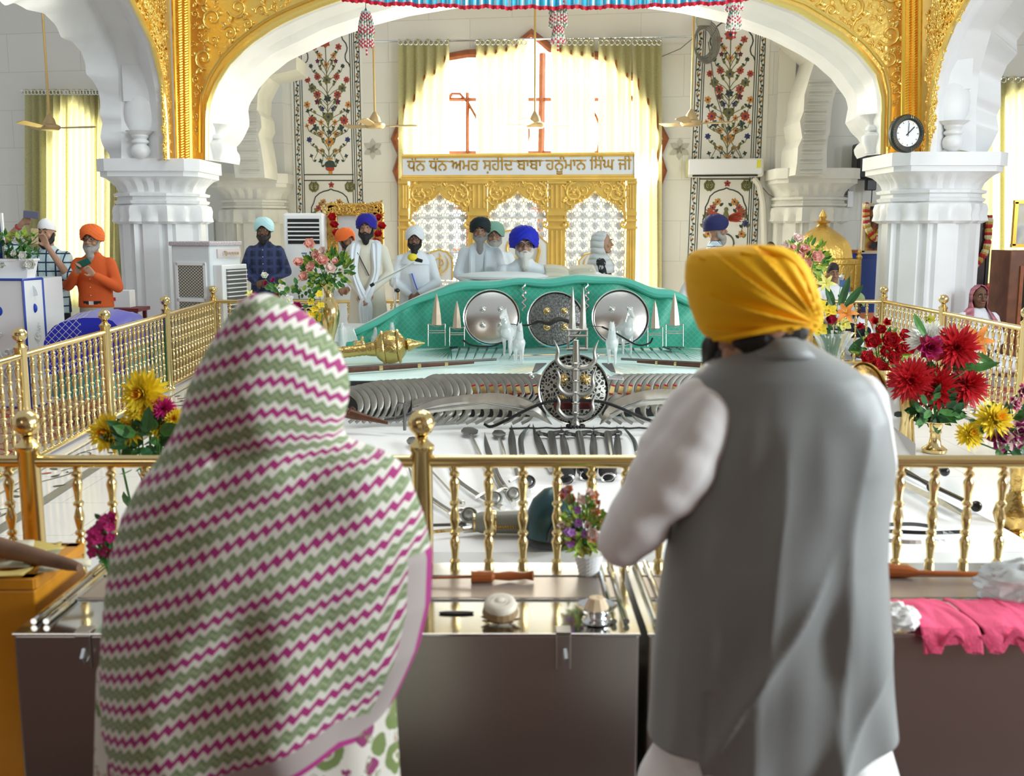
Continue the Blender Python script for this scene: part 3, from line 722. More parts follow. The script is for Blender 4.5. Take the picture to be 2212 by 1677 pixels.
for x, y, w, h, r, on in ((949, 572, 56, 66, 26, 1), (1118, 548, 130, 110, 62, 1), (1282, 575, 62, 60, 28, 1)):
    b = MB(); pts = [(-.5, .5), (-.5, -.2), (-.3, -.42), (-.1, -.46), (0, -.5), (.1, -.46), (.3, -.42), (.5, -.2), (.5, .5)]
    b.add([scr(x+u*w, y+v*h, .02) for u, v in pts], [tuple(range(len(pts)))]); pl = b.build('emblem_plate', JW, ROOTS, w=True, solid=.02)
    b = MB(); b.tube([scr(x+u*w, y+v*h, .035) for u, v in pts], .012, 5)
    khanda(b, lambda X, Y: scr(x+X*r, y-Y*r, .045), ms(r, 13.7)); b.build('crossed_swords_emblem', SG, pl, smooth=True, w=True)
# ---------------------------------------------------------------- ceiling fans
FT = mat('bronze_fan', (0.55, 0.40, 0.20), 0.35, .6)
def fan(hx, hy, D, span, rz, label, rodtop=-60):
    c = at(hx, hy, D); r = thing('ceiling_fan', label, 'ceiling fan', tuple(c), rz, 'ceiling fans behind the arch')
    up = at(hx-6, rodtop, D).z - c.z
    b = MB(); b.tube([(0, 0, .05), (0, 0, up)], .016, 8); b.build('down_rod', mat('gold_rod', (.72, .52, .22), .3, .7), r, smooth=True)
    b = MB(); b.lathe([(.02, -.04), (.12, -.035), (.15, 0), (.14, .03), (.09, .05), (.07, .12), (.03, .18), (.01, .2)], (0, 0, 0), 20); b.build('motor_housing', FT, r, smooth=True)
    for k in range(3):
        a = 2*pi*k/3; d = V((cos(a), sin(a), 0)); e = V((-sin(a), cos(a), .25)).normalized(); b = MB()
        b.loft([[d*x+V((0, 0, z))+e*s*w+V((0, 0, t_)) for s, t_ in ((-1, 0), (1, 0), (1, .008), (-1, .008))] for x, w, z in ((.13, .03, 0), (.2, .055, 0), (span*.6, .065, .01), (span-.03, .075, .02), (span, .05, .02))])
        b.build('blade', FT, r)
fan(108, 276, 15.5, .62, .25, 'bronze ceiling fan in front of the left window curtains')
fan(810, 272, 15.2, .62, .35, 'bronze ceiling fan beside the left painted wall panel', 20)
fan(1155, 271, 15.0, .60, .2, 'bronze ceiling fan against the bright window mullion', 10)
fan(1493, 267, 14.6, .58, .1, 'bronze ceiling fan overlapping the right painted wall panel', 10)
# ---------------------------------------------------------------- canopy frill and hanging bead drops
DC = 8.3
RED = mat('crimson_cloth', (0.62, 0.02, 0.05), 0.6); CYAN = mat('turquoise_satin', (0.03, 0.55, 0.78), 0.4, sheen=.3); WSAT = mat('white_satin', (0.82, 0.86, 0.88), 0.4)
vr = thing('canopy_frill', 'turquoise and white pleated canopy frill with crimson edge above the dais', 'canopy', tuple(at(1180, 0, DC)))
def vy(px): return -2 + 20*max(0.0, 1-((px-1180)/440)**2)**.6 + 1.6*sin(px*.07)+1.1*sin(px*.19)
b = MB(); N_ = 260
for lay in (0, 1, 2):
    pts = []
    for i in range(N_+1):
        px = 738+880*i/N_; d = .025*sin(i*1.25)
        y = vy(px); pts.append((px, y, d))
    if lay == 0:
        for i in range(N_):
            b.cur = 0 if i % 9 in (0, 1, 2, 3, 5, 6) else 1
            (x0, y0, d0), (x1, y1, d1) = pts[i], pts[i+1]
            b.add([at(x0, y0-4, DC+d0), at(x1, y1-4, DC+d1), at(x1, -90, DC+d1*.3), at(x0, -90, DC+d0*.3)], [(0, 1, 2, 3)])
b.build('pleated_cloth', [CYAN, WSAT], vr, w=True)
b = MB(); b.strip([at(738+880*i/N_, vy(738+880*i/N_)-6, DC-.012+.025*sin(i*1.25)) for i in range(N_+1)], [at(738+880*i/N_, vy(738+880*i/N_)+2.5+1.2*sin(i*2.1), DC-.02+.03*sin(i*1.25)) for i in range(N_+1)])
b.build('crimson_edge', RED, vr, w=True)
b = MB(); p0, p1 = at(738, -90, DC), at(1618, -90, DC); b.prism([(0, 0), (2.4, 1.25), (2.4, 1.31), (0, .06)], p0, (0, 1, 0), (0, 0, 1), (1, 0, 0), p1.x-p0.x); b.build('canopy_top', CYAN, vr, w=True)
BW_, BR_, BG_ = mat('glass_beads_white', (.85, .83, .76), .12), mat('glass_beads_red', (.75, .05, .09), .12), mat('glass_beads_green', (.20, .32, .18), .2)
def beaddrop(px, py0, D, w, tiers, label, capm):
    c = at(px, py0, D); r = thing('bead_hanging', label, 'hanging ornament', tuple(c), group='bead hangings under the canopy'); k = D/FPX
    b = MB(); b.tube([(0, 0, 0), (0, 0, .35)], .003, 5); b.lathe([(.002, 0), (.010, -.02), (w*.22*k, -13*k), (w*.16*k, -16*k)], (0, 0, 0), 12); b.build('cord_and_cap', capm, r, smooth=True)
    for ti, (y0, y1, w0, w1) in enumerate(tiers):
        b = MB(); R0, R1 = w0*k/2, w1*k/2; n = 16
        b.cur = 0
        for q in range(2): b.tube([(R0*(1-.12*q)*cos(a), R0*(1-.12*q)*sin(a), -(y0+q*2)*k) for a in [i*pi/8 for i in range(17)]], .006, 5)
        for i in range(n):
            a = 2*pi*i/n; m = max(4, int((y1-y0)/3.2))
            for j in range(m):
                f = j/(m-1); rr = R0+(R1-R0)*sin(f*pi/2); b.cur = (0, 0, 1, 0, 1, 0, 2)[(j+ti*2+(i % 2)) % 7]
                b.ball((rr*cos(a), rr*sin(a), -(y0+(y1-y0)*f)*k), .0078, 5, 4, (1, 1, 1.25))
        b.build('bead_fringe', [BW_, BR_, BG_], r, smooth=True, edge=180)
    b = MB(); y = tiers[-1][1]
    for j in range(6): b.cur = (0, 1)[j % 2]; b.ball((0, 0, -(y-4+4*j)*k), .009, 6, 4)
    b.build('tassel', [BW_, BR_], r, smooth=True)
beaddrop(790, 16, 8.6, 30, [(10, 50, 16, 32), (44, 78, 26, 28)], 'red and white bead hanging at the left end of the canopy', mat('teal_cap', (.02, .2, .17), .4))
beaddrop(1206, -24, 8.4, 50, [(0, 34, 20, 50), (30, 48, 20, 36), (40, 74, 30, 36), (68, 106, 12, 28)], 'largest bead hanging, three tiers, at the middle of the canopy', BRASS)
beaddrop(1587, -18, 8.6, 30, [(2, 36, 18, 34), (30, 74, 12, 30)], 'red and white bead hanging at the right end of the canopy', BRASS)
# ---------------------------------------------------------------- furniture and fittings around the hall
def bx(name, c, d, m, parent=None, bev=0.0, rz=0.0):
    b = MB(); b.box(c, d, rz); return b.build(name, m, parent, bevel=bev)
CREAMP = mat('cream_plastic', (.78, .77, .68), .35)
# wall air conditioner
o = wall(1566, 363, .14); ac = thing('air_conditioner', 'white split air conditioner mounted across the right painted wall panel', 'air conditioner', tuple(o), -.163)
bx('casing', (0, .02, 0), (1.13, .22, .27), CREAMP, ac, .03); bx('front_flap', (0, -.095, .01), (1.08, .03, .22), WPL, ac, .012); bx('air_slot', (0, -.085, -.118), (.96, .05, .022), DARK, ac)
bx('rating_sticker', (.49, -.113, .05), (.06, .004, .12), mat('yellow_sticker', (.75, .72, .08), .5), ac); bx('side_cap', (-.57, .01, 0), (.03, .2, .27), mat('olive_plastic', (.55, .53, .25), .4), ac)
# coiled cable, junction box
o = wall(1520, 55, .22); ca = thing('cable_coil', 'grey cable coil hanging from a round junction box on the painted panel', 'cable', tuple(o))
b = MB(); b.lathe([(.10, -.07), (.12, -.02), (.12, .05), (.06, .08)], (0, 0, .06), 14); b.build('junction_box', mat('grey_plastic', (.42, .42, .37), .5), ca, smooth=True)
for k in range(6):
    b = MB(); rx, rz_ = .13+.012*k, .20+.02*k
    b.tube([(rx*cos(a)+.01*k, -.02-.006*k, -.25+rz_*sin(a)) for a in [i*pi/12 for i in range(25)]], .011, 5); b.build('cable_loop', mat('grey_cable', (.20, .20, .17), .5), ca, smooth=True)
b = MB(); b.tube([wall(1500, 80, .1), wall(1470, 105, .1), wall(1430, 122, .1)], .007, 5); b.tube([wall(1530, 90, .1), wall(1545, 200, .1), wall(1575, 300, .1), wall(1625, 380, .1), wall(1660, 420, .1), wall(1710, 450, .1), wall(1765, 460, .1), wall(1800, 440, .1), wall(1818, 420, .1)], .009, 5); tag(b.build('loose_cable', mat('grey_cable', (.2, .2, .17), .5), smooth=True), 'thin cable drooping across the right pilaster to a wall socket', 'cable')
b = MB(); b.tube([wall(1628, 385, .12), wall(1640, 400, .12), wall(1648, 440, .12), wall(1652, 560, .12), wall(1652, 650, .12)], .045, 8); tag(b.build('pipe', CREAMP, smooth=True), 'cream insulated pipe running down the wall from the air conditioner', 'pipe')
o = wall(1823, 414, .06); so = thing('wall_socket', 'black socket with a white box plugged in beside the right pilaster', 'socket', tuple(o)); bx('socket_plate', (0, 0, 0), (.14, .04, .09), BLACKP, so, .008); bx('white_box', (.09, -.02, -.11), (.09, .05, .24), WPL, so, .01)
b = MB(); c = wall(453, 501, .03); b.box(c, (.16, .03, .42), -.163); tag(b.build('switch_plate', mat('pale_plate', (.7, .73, .72), .4), bevel=.006), 'pale switch plate on the wall right of the left pillar', 'switch plate')
# speaker
o = wall(1872, 350, .3); sk = thing('wall_speaker', 'black loudspeaker bracketed on the wall behind the right pillar', 'loudspeaker', tuple(o))
bx('cabinet', (0, 0, 0), (.36, .3, .52), BLACKP, sk, .03); bx('grille', (0, -.155, 0), (.30, .012, .46), DARK, sk, .01); bx('bracket', (.08, .02, -.33), (.14, .12, .16), BLACKP, sk, .01)
b = MB(); b.tube([(.1, 0, -.4), (.09, 0, -1.1), (.0, 0, -1.9)], .008, 5); b.build('lead', BLACKP, sk)
# clock on the right gilded corner
o = at(1957, 289, 11.55); ck = thing('wall_clock', 'round wall clock with black rim and white dial on the gilded corner', 'clock', tuple(o), .25)
rx90 = M.Rotation(pi/2, 3, 'X')
b = MB(); b.lathe([(.14, .0), (.20, 0), (.205, .02), (.19, .05), (.155, .055), (.14, .04)], (0, 0, 0), 40, rx90, cap=False)
b.lathe([(.0, -.03), (.2, -.03), (.2, .0), (0, 0)], (0, .0, 0), 40, rx90); b.build('rim', mat('clock_rim', (.02, .025, .02), .4, bump=.3, bscale=80), ck, smooth=True)
b = MB()
for k in range(48):
    a = 2*pi*k/48
    if k % 12 > 1: b.tube([(.16*cos(a), -.056, .16*sin(a)), (.195*cos(a), -.046, .195*sin(a))], .003, 4)
b.build('ribbed_pattern', BRASSD, ck)
b = MB(); b.lathe([(0, .028), (.143, .03), (.143, .034), (0, .035)], (0, 0, 0), 40, rx90); b.build('dial', WPL, ck)
b = MB()
for k in range(12): a = pi*k/6; b.tube([(.115*cos(a), -.037, .115*sin(a)), (.13*cos(a), -.037, .13*sin(a))], .004, 4)
b.build('hour_marks', BRASSD, ck)
b = MB(); b.tube([(-.02, -.04, -.02), (.075, -.04, .07)], .0055, 4); b.build('hour_hand', DARK, ck)
b = MB(); b.tube([(0, -.043, -.03), (.005, -.043, .11)], .0035, 4); b.build('minute_hand', DARK, ck)
# floor-standing air conditioner
o = at(663, 560, 14.2); o.z = 0; fa = thing('tower_air_conditioner', 'tall white floor-standing air conditioner beside the gold framed picture', 'air conditioner', tuple(o))
H_ = at(663, 461, 14.2).z
bx('cabinet', (0, 0, H_/2), (.54, .34, H_), WPL, fa, .03)
for zc, n, hh in ((H_-.24, 6, .05), (.72, 4, .035)):
    bx('grille_recess', (.0, -.168, zc), (.42, .02, n*hh*1.1), DARK, fa)
    for k in range(n-1): bx('slat', (0, -.18, zc+(k-(n-2)/2)*hh*1.1), (.42, .02, .018), WPL, fa)
bx('control_panel', (0, -.172, H_-.66), (.22, .01, .06), mat('panel_grey', (.66, .69, .70), .3), fa); bx('badge', (0, -.175, H_-.53), (.07, .006, .018), mat('badge_blue', (.1, .2, .5), .3), fa); bx('seam', (0, -.171, H_-.98), (.52, .006, .006), mat('seam_grey', (.5, .52, .53), .5), fa)
# evaporative cooler on a maroon plinth
o = at(452, 700, 11.95); o.z = 0; co = thing('air_cooler', 'white evaporative air cooler with honeycomb pads on a maroon plinth', 'air cooler', tuple(o), 1.2)
zb, zt = .42, at(452, 530, 11.95).z
bx('plinth', (0, 0, .21), (.66, .62, .42), mat('maroon_paint', (.16, .02, .03), .5), co)
bx('body', (0, 0, (zb+zt)/2), (.56, .52, zt-zb), mat('cooler_white', (.72, .78, .80), .35), co, .015)
bx('top_panel', (0, 0, zt+.02), (.60, .56, .05), mat('speckled_top', (.55, .50, .55), .4, var=.5, vscale=90), co, .01)
hc = mat('honeycomb_pad', (.42, .40, .34), .9); t = NT(hc); tc = t.n('ShaderNodeTexCoord'); mp = t.n('ShaderNodeMapping'); mp.inputs['Scale'].default_value = (45, 45, 60); t.l(tc.outputs['Object'], mp.inputs[0]); ch = t.n('ShaderNodeTexChecker'); ch.inputs['Scale'].default_value = 1; t.l(mp.outputs[0], ch.inputs['Vector']); ch.inputs['Color1'].default_value = (.10, .10, .08, 1); ch.inputs['Color2'].default_value = (.52, .50, .43, 1); t.l(ch.outputs['Color'], t.b.inputs['Base Color'])
zm = (zb+zt)/2
# front faces seen: -x side pads, -y side louvres (thing is turned)
for zc, hh in ((zm+.17, .36), (zm-.27, .40)): bx('pad', (-.283, 0, zc), (.012, .34, hh), hc, co)
for zc in (zm+.36, zm-.045, zm-.48): bx('pad_frame', (-.286, 0, zc), (.02, .40, .035), WPL, co)
for y in (-.19, .19): bx('pad_frame', (-.286, y, zm-.06), (.02, .035, .86), WPL, co)
bx('outlet', (.0, -.32, zm-.05), (.46, .12, .80), WPL, co, .01); bx('outlet_mouth', (.02, -.385, zm-.05), (.36, .012, .70), mat('outlet_dark', (.12, .13, .13), .6), co)
for k in range(15): bx('louvre', (.02, -.392, zm-.38+.047*k), (.36, .03, .012), WPL, co)
bx('control_strip', (.05, -.27, zt-.09), (.42, .02, .10), mat('control_pink', (.68, .60, .60), .4), co)
for x in (-.05, .02, .07, .12, .17): 
    b = MB(); b.lathe([(.0, .03), (.016 if x > 0 else .03, .03), (.018 if x > 0 else .032, 0)], (x, -.28, zt-.09), 12, rx90); b.build('knob', CHROME, co, smooth=True)
# white podium with blue edges, planter, board
BLUE = mat('royal_blue_paint', (.015, .06, .42), .35)
o = at(20, 700, 10.0); o.z = 0; zt = at(20, 603, 10.0).z
pd = thing('podium', 'white carved podium with blue edge lines under a flower planter', 'podium', tuple(o))
xr, xm = at(82, 700, 10.0).x-o.x, at(47, 700, 9.8).x-o.x
pts = [(-.9, .0), (xm, -.12), (xr, .16), (xr, .6), (-.9, .6)]
b = MB(); b.prism(pts, (0, 0, 0), (1, 0, 0), (0, 1, 0), (0, 0, 1), zt); b.build('body', mat('podium_white', (.80, .83, .85), .3), pd)
b = MB()
for x, y in ((xm, -.12), (xr, .16)): b.tube([(x, y-.004, 0), (x, y-.004, zt)], .012, 4)
for z in (zt, .02): b.tube([(-.9, -.0, z), (xm, -.125, z), (xr, .155, z)], .012, 4)
b.build('blue_edging', BLUE, pd)
b = MB(); b.ball((-.05, -.09, zt-.30), .05, 14, 8, (1, .25, 1)); b.ball(((xm+xr)/2, .02, zt-.28), .045, 14, 8, (.6, .4, 1)); b.build('blue_disc', BLUE, pd, smooth=True)
b = MB(); CW = mat('relief_white', (.74, .79, .80), .4)
for k in range(4): b.tube([((xm+xr)/2-.02-(.06-.012*k)*cos(a), .02, zt-.16+(.13-.02*k)*sin(a)*.8) for a in [i*pi/8 for i in range(9)]], .006, 4)
for k in range(5): scroll(b, V(((xm+xr)/2+(.02 if k % 2 else -.02), .02, zt-.42-.13*k)), V((.7, .7, 0)), V((0, 0, 1)), .05, 1 if k % 2 else -1, k)
for k in range(9): scroll(b, V((-.35+.12*(k % 4), -.075-.012*(k % 4), zt-.5-.2*(k//3))), V((1, -.15, 0)), V((0, 0, 1)), .07, 1 if k % 2 else -1, k)
b.build('carved_pattern', CW, pd, smooth=True)
o = V((at(28, 596, 10.05).x, 10.12, zt+.001)); pt = thing('planter', 'white rectangular planter holding leaves and white blooms on the podium', 'planter', tuple(o))
b = MB(); b.loft([[V((x*s, y*s, z)) for x, y in ((-.30, -.11), (.17, -.11), (.17, .11), (-.30, .11))] for z, s in ((0, .82), (.17, 1.0), (.17, 1.08), (.19, 1.08), (.19, .9), (.15, .88))]); b.build('trough', WPL, pt)
b = MB(); LEAFM = mat('leaf_green', (.06, .20, .04), .5, var=.4, vscale=14); LEAFL = mat('leaf_yellow_green', (.30, .45, .05), .5, var=.3, vscale=14)
for k in range(190):
    x, y, z = rnd.uniform(-.32, .20), rnd.uniform(-.13, .12), rnd.uniform(.17, .42); a = rnd.uniform(0, 6.3); b.cur = 1 if (z > .34 and rnd.random() < .6) else 0
    b.petal((x, y, z), (cos(a), sin(a), rnd.uniform(-.3, .9)), (0, 0, 1), rnd.uniform(.06, .12), .018, .3, .2, 3)
tag(b.build('leaves', [LEAFM, LEAFL], pt), kind='stuff')
# blue quilted cover on a stand behind the left rail, teal cloth below
QB = mat('blue_quilt', (.006, .015, .42), .42, sheen=.3); t = NT(QB); tc = t.n('ShaderNodeTexCoord'); mp = t.n('ShaderNodeMapping'); mp.inputs['Rotation'].default_value = (0, 0, 0); t.l(tc.outputs['Object'], mp.inputs[0]); sx = t.n('ShaderNodeSeparateXYZ'); t.l(mp.outputs[0], sx.inputs[0])
p1 = t.math('ADD', t.math('MULTIPLY', sx.outputs[0], 16), t.math('MULTIPLY', sx.outputs[2], 16)); p2 = t.math('SUBTRACT', t.math('MULTIPLY', sx.outputs[0], 16), t.math('MULTIPLY', sx.outputs[2], 16))
ln = t.math('MAXIMUM', t.math('LESS_THAN', t.math('FRACT', p1), .09), t.math('LESS_THAN', t.math('FRACT', p2), .09)); lim = t.math('LESS_THAN', sx.outputs[0], -.02)
t.l(t.mix(t.math('MULTIPLY', ln, lim), (.006, .015, .42), (.62, .62, .60)), t.b.inputs['Base Color'])
o = at(217, 760, 9.3); o.z = 0; qs = thing('covered_stand', 'stand under a royal blue quilted cover with silver lattice, behind the left railing', 'stand', tuple(o))
zt = at(217, 668, 9.3).z; zl = at(217, 745, 9.3).z
b = MB(); rows = []
for i in range(13):
    a = pi*i/12; x = -.36*cos(a); hgt = zl+(zt-zl)*min(1, sin(a)*1.25)**.7*(1-.22*(x < 0)*abs(x)/.36)
    rows.append([V((x*1.0, y, zl if i in (0, 12) else (hgt if abs(y) < .3 else hgt-.05))) for y in (-.34, -.3, 0, .3, .34)])
b.loft(rows, cap=False, closed=False)
for ys in (-.34, .34): b.add([r[0 if ys < 0 else -1] for r in rows]+[V((.36, ys, zl-.22)), V((-.36, ys, zl-.22))], [tuple(range(15))])
b.build('quilted_cover', QB, qs, smooth=True)
b = MB(); b.loft([[V((x*1.05*s, y*s+.01*sin(14*x+9*y), z)) for x, y in [(.38*cos(k*pi/16), .33*sin(k*pi/16)) for k in range(32)]] for z, s in ((zl+.02, 1), (zl-.2, 1.04), (.25, 1.1))]); b.build('teal_cloth', mat('teal_cloth_dark', (.05, .28, .30), .6), qs, smooth=True)
# laptop-like box on a small maroon table behind the orange-shirted man
o = at(265, 655, 12.2); tb = thing('side_table', 'low maroon side table by the left pillar', 'table', (o.x, o.y, 0)); zt = at(265, 664, 12.2).z
bx('top', (0, 0, zt-.02), (.5, .4, .04), mat('maroon_paint', (.16, .02, .03), .5), tb)
for x in (-.2, .2):
    for y in (-.15, .15): bx('leg', (x, y, (zt-.04)/2), (.04, .04, zt-.04), mat('maroon_paint', (.16, .02, .03), .5), tb)
pb = thing('carton', 'pale carton with a small red mark on the side table', 'box', (o.x, o.y, zt+.001)); bx('box', (0, 0, .10), (.24, .18, .20), mat('pale_card', (.74, .75, .76), .6), pb, .006); bx('red_mark', (-.07, -.092, .10), (.05, .004, .04), RED, pb)
# big gold-framed picture with red roses, on a stand
FG = mat('old_gold_frame', (.55, .34, .08), .35, .7, bump=.8, bscale=35)
o = at(768, 520, 14.3); fr = thing('framed_picture', 'large carved gold frame with a plain grey picture and red roses at its sides', 'picture', tuple(o)); w2, h2 = ms(60, 14.3), ms(78, 14.3)
bx('picture', (0, .02, -.05), (w2*1.6, .02, h2*1.7), mat('grey_glass_picture', (.55, .57, .60), .15), fr)
b = MB(); 
for c, d in (((0, 0, h2-.08), (2*w2, .07, .17)), ((0, 0, -h2), (2*w2, .07, .17)), ((-w2+.07, 0, 0), (.15, .07, 2*h2)), ((w2-.07, 0, 0), (.15, .07, 2*h2))): b.box(c, d)
b.build('frame', FG, fr, bevel=.02)
b = MB()
for k in range(26):
    f = k/25; x, z = ((-w2+2*w2*f*2, h2-.08) if f < .5 else (-w2+.07+(k % 2)*(2*w2-.14), h2-(f-.5)*4*h2))
    scroll(b, V((x, -.045, z)), V((1, 0, 0)), V((0, 0, 1)), .07, 1 if k % 2 else -1, k)
b.build('frame_carving', FG, fr, smooth=True)
bx('easel', (0, .15, -h2/2-.6), (w2*1.7, .3, 1.1), mat('dark_stand', (.10, .05, .03), .5), fr)
# golden domed shrine (palanquin) at the right
PG = mat('beaten_gold', (.62, .40, .10), .33, .75, bump=.7, bscale=30)
o = at(1772, 600, 13.0); o.z = 0; zc = at(1772, 560, 13.0).z; zt = at(1772, 482, 13.0).z; wh = ms(62, 13.0)
pk = thing('golden_palanquin', 'domed golden palanquin with carved posts behind the turbaned man', 'palanquin', tuple(o), .25)
b = MB(); prof = [(1.0, 0), (1.02, .04), (1.0, .08), (.98, .2), (.93, .36), (.8, .52), (.62, .66), (.42, .78), (.26, .87), (.16, .94), (.13, 1.0)]
b.loft([[V((wh*r*x, wh*.8*r*y, zc+(zt-zc)*z)) for x, y in [(cos(k*pi/4+pi/8)*1.08, sin(k*pi/4+pi/8)*1.08) for k in range(8)]] for r, z in prof]); b.build('dome', PG, pk, smooth=True, edge=30)
b = MB(); b.lathe([(.08, 0), (.10, .02), (.03, .04), (.05, .08), (.01, .16)], (0, 0, zt), 12); b.build('dome_finial', PG, pk, smooth=True)
bx('cornice', (0, 0, zc-.03), (wh*2.1, wh*1.7, .07), PG, pk, .012)
for x in (-1, 1):
    for y in (-1, 1): bx('post', (x*wh*.93, y*wh*.72, (zc-.06)/2), (.09, .09, zc-.06), PG, pk, .01)
    b = MB(); b.lathe([(.03, 0), (.04, .03), (.02, .06), (.03, .09), (.005, .13)], (x*wh*.98, -wh*.78, zc), 10); b.build('corner_finial', PG, pk, smooth=True)
b = MB(); A = [(-wh*.85+wh*1.7*u, zc-.42+.34*v) for u, v in UA]; A += [(-x, z) for x, z in reversed(A[:-1])]
b.strip([V((x, -wh*.76, z)) for x, z in A], [V((x, -wh*.76, zc-.06)) for x, z in A]); b.build('arch_panel', PG, pk, solid=.03)
bx('back_panel', (0, wh*.7, zc*.5), (wh*1.8, .04, zc-.1), PG, pk)
bx('seat', (0, 0, .35), (wh*1.9, wh*1.5, .7), PG, pk, .02)
# blue cabinet with a garlanded picture behind the right pillar
o = at(1876, 620, 14.0); o.z = 0; zt = at(1876, 547, 14.0).z
cb = thing('blue_cabinet', 'blue and orange cabinet half hidden behind the right pillar', 'cabinet', tuple(o)); w2 = ms(24, 14.0)
bx('carcass', (0, .2, zt/2), (w2*2+.2, .5, zt), BLUE, cb); bx('door', (-.05, -.065, zt*.6), (.22, .03, zt*.7), mat('cabinet_blue', (.02, .05, .25), .3), cb); bx('plinth', (0, -.07, .35), (w2*2+.1, .03, .55), mat('orange_panel', (.65, .22, .10), .5), cb); bx('top_edge', (0, .2, zt+.02), (w2*2+.26, .56, .04), WOOD, cb)
def garland(b, pts, r=.05, cols=(0, 1, 2)):
    L_ = smoothpath(pts, 26)
    for k, p in enumerate(L_): b.cur = cols[k % len(cols)]; b.ball(p, r*(1 if k % 4 else .7), 8, 5)
def picture(px, py, D, wpx, hpx, label, art, tilt, gpts, frame_m):
    o = at(px, py, D); r = thing('garlanded_picture', label, 'picture', tuple(o)); w, h = ms(wpx, D), ms(hpx, D)
    bx('canvas', (0, 0, 0), (w, .03, h), art, r); b = MB()
    for c, d in (((0, -.01, h/2), (w+.05, .05, .04)), ((0, -.01, -h/2), (w+.05, .05, .04)), ((-w/2, -.01, 0), (.04, .05, h)), ((w/2, -.01, 0), (.04, .05, h))): b.box(c, d)
    b.build('frame', frame_m, r)
    if gpts:
        b = MB(); garland(b, [V((x*w, -.06, z*h)) for x, z in gpts]); b.build('garland', [mat('garland_red', (.45, .02, .03), .6), mat('garland_cream', (.70, .62, .36), .6), mat('garland_gold', (.55, .34, .06), .5)], r, smooth=True)
    return r
def artmat(name, c1, c2, c3, sc):
    m = mat(name, c1, .25); t = NT(m); tc = t.n('ShaderNodeTexCoord'); n = t.n('ShaderNodeTexNoise'); n.inputs['Scale'].default_value = sc; t.l(tc.outputs['Object'], n.inputs['Vector'])
    r = t.n('ShaderNodeValToRGB'); t.l(n.outputs['Fac'], r.inputs[0]); e = r.color_ramp.elements; e[0].position = .42; e[0].color = c1+(1,); e[1].position = .66; e[1].color = c3+(1,); k = r.color_ramp.elements.new(.55); k.color = c2+(1,); t.l(r.outputs[0], t.b.inputs['Base Color']); return m
picture(1882, 494, 13.9, 34, 100, 'dark picture with a marigold and red garland on the blue cabinet', artmat('art_orange', (.02, .02, .02), (.40, .12, .03), (.62, .50, .08), 5), 0, [(-.45, .5), (-.45, .25), (-.3, 0), (.2, -.2), (.5, -.05)], mat('cream_frame', (.65, .55, .40), .4))
picture(2106, 545, 13.6, 52, 150, 'tall dark picture with a tinsel garland right of the right pillar', artmat('art_dark', (.02, .022, .026), (.10, .06, .06), (.50, .25, .08), 2.2), 0, [(.44, .48), (.42, .3), (.40, .1), (.25, -.05), (-.1, -.2), (-.5, -.28)], BLACKP)
o = at(2125, 640, 13.5); o.z = 0; zt = at(2125, 615, 13.5).z; rt = thing('red_table', 'table under a red cloth with silver tinsel edge near the right pillar', 'table', tuple(o))
b = MB(); b.box((0, .1, zt/2-.12), (.55, .5, zt-.25)); b.build('stand', DARK, rt)
b = MB(); b.grid(lambda u, v: V((-.34+.68*u, -.30+.7*v, zt+.02*sin(9*u)*(1-v)-(.20+.04*sin(12*u) if v == 0 else 0))), 24, 6); b.build('red_cloth', RED, rt, smooth=True)
b = MB(); b.strip([V((-.34+.68*k/24, -.305, zt-.17-.04*sin(k/2)+.02*sin(9*k/24))) for k in range(25)], [V((-.34+.68*k/24, -.315, zt-.25-.04*sin(k/2))) for k in range(25)]); b.build('tinsel_edge', mat('tinsel', (.72, .70, .62), .4, .3, bump=1, bscale=60), rt)
o = at(2205, 620, 12.2); o.z = 0; zt = at(2205, 541, 12.2).z; bc = thing('brown_cabinet', 'brown wooden cabinet with dark glass at the right photo edge', 'cabinet', tuple(o)); CW_ = mat('cabinet_wood', (.17, .06, .025), .35, var=.3, vscale=8)
bx('carcass', (.06, .2, zt/2), (.46, .5, zt), CW_, bc, .01); bx('glass_door', (.12, -.055, zt*.55), (.26, .012, zt*.6), mat('dark_glass', (.02, .015, .01), .05), bc); bx('door_frame', (-.03, -.06, zt*.55), (.04, .025, zt*.66), WOOD, bc)
picture(2208, 484, 12.3, 34, 92, 'gold framed picture standing on the brown cabinet', artmat('art_pale', (.60, .56, .40), (.66, .66, .60), (.40, .42, .44), 3), 0, None, mat('yellow_gold_frame', (.68, .42, .06), .3, .6))
# ---------------------------------------------------------------- brass railings
def prof_baluster(h):
    p = [(.009, 0), (.016, .006), (.0175, .018), (.010, .030)]; z = .030; per = (h-.06)/6
    for k in range(6):
        if k % 2 == 0: p += [(.0105, z), (.0165, z+per*.30), (.0175, z+per*.42), (.011, z+per*.70), (.010, z+per*.74), (.0175, z+per*.84), (.0175, z+per*.90), (.010, z+per*.99)]
        else: p += [(.011, z), (.013, z+per*.25), (.0175, z+per*.52), (.0165, z+per*.62), (.010, z+per*.74), (.0175, z+per*.84), (.0175, z+per*.90), (.010, z+per*.99)]
        z += per
    return p + [(.010, h-.03), (.015, h-.015), (.012, h)]
ZR, ZB = .93, ZP+.035
_b = MB(); _b.lathe(prof_baluster(ZR-ZB), (0, 0, 0), 12); _bal = _b.build('baluster', BRASS, None, smooth=True); BALM = _bal.data; bpy.data.objects.remove(_bal)
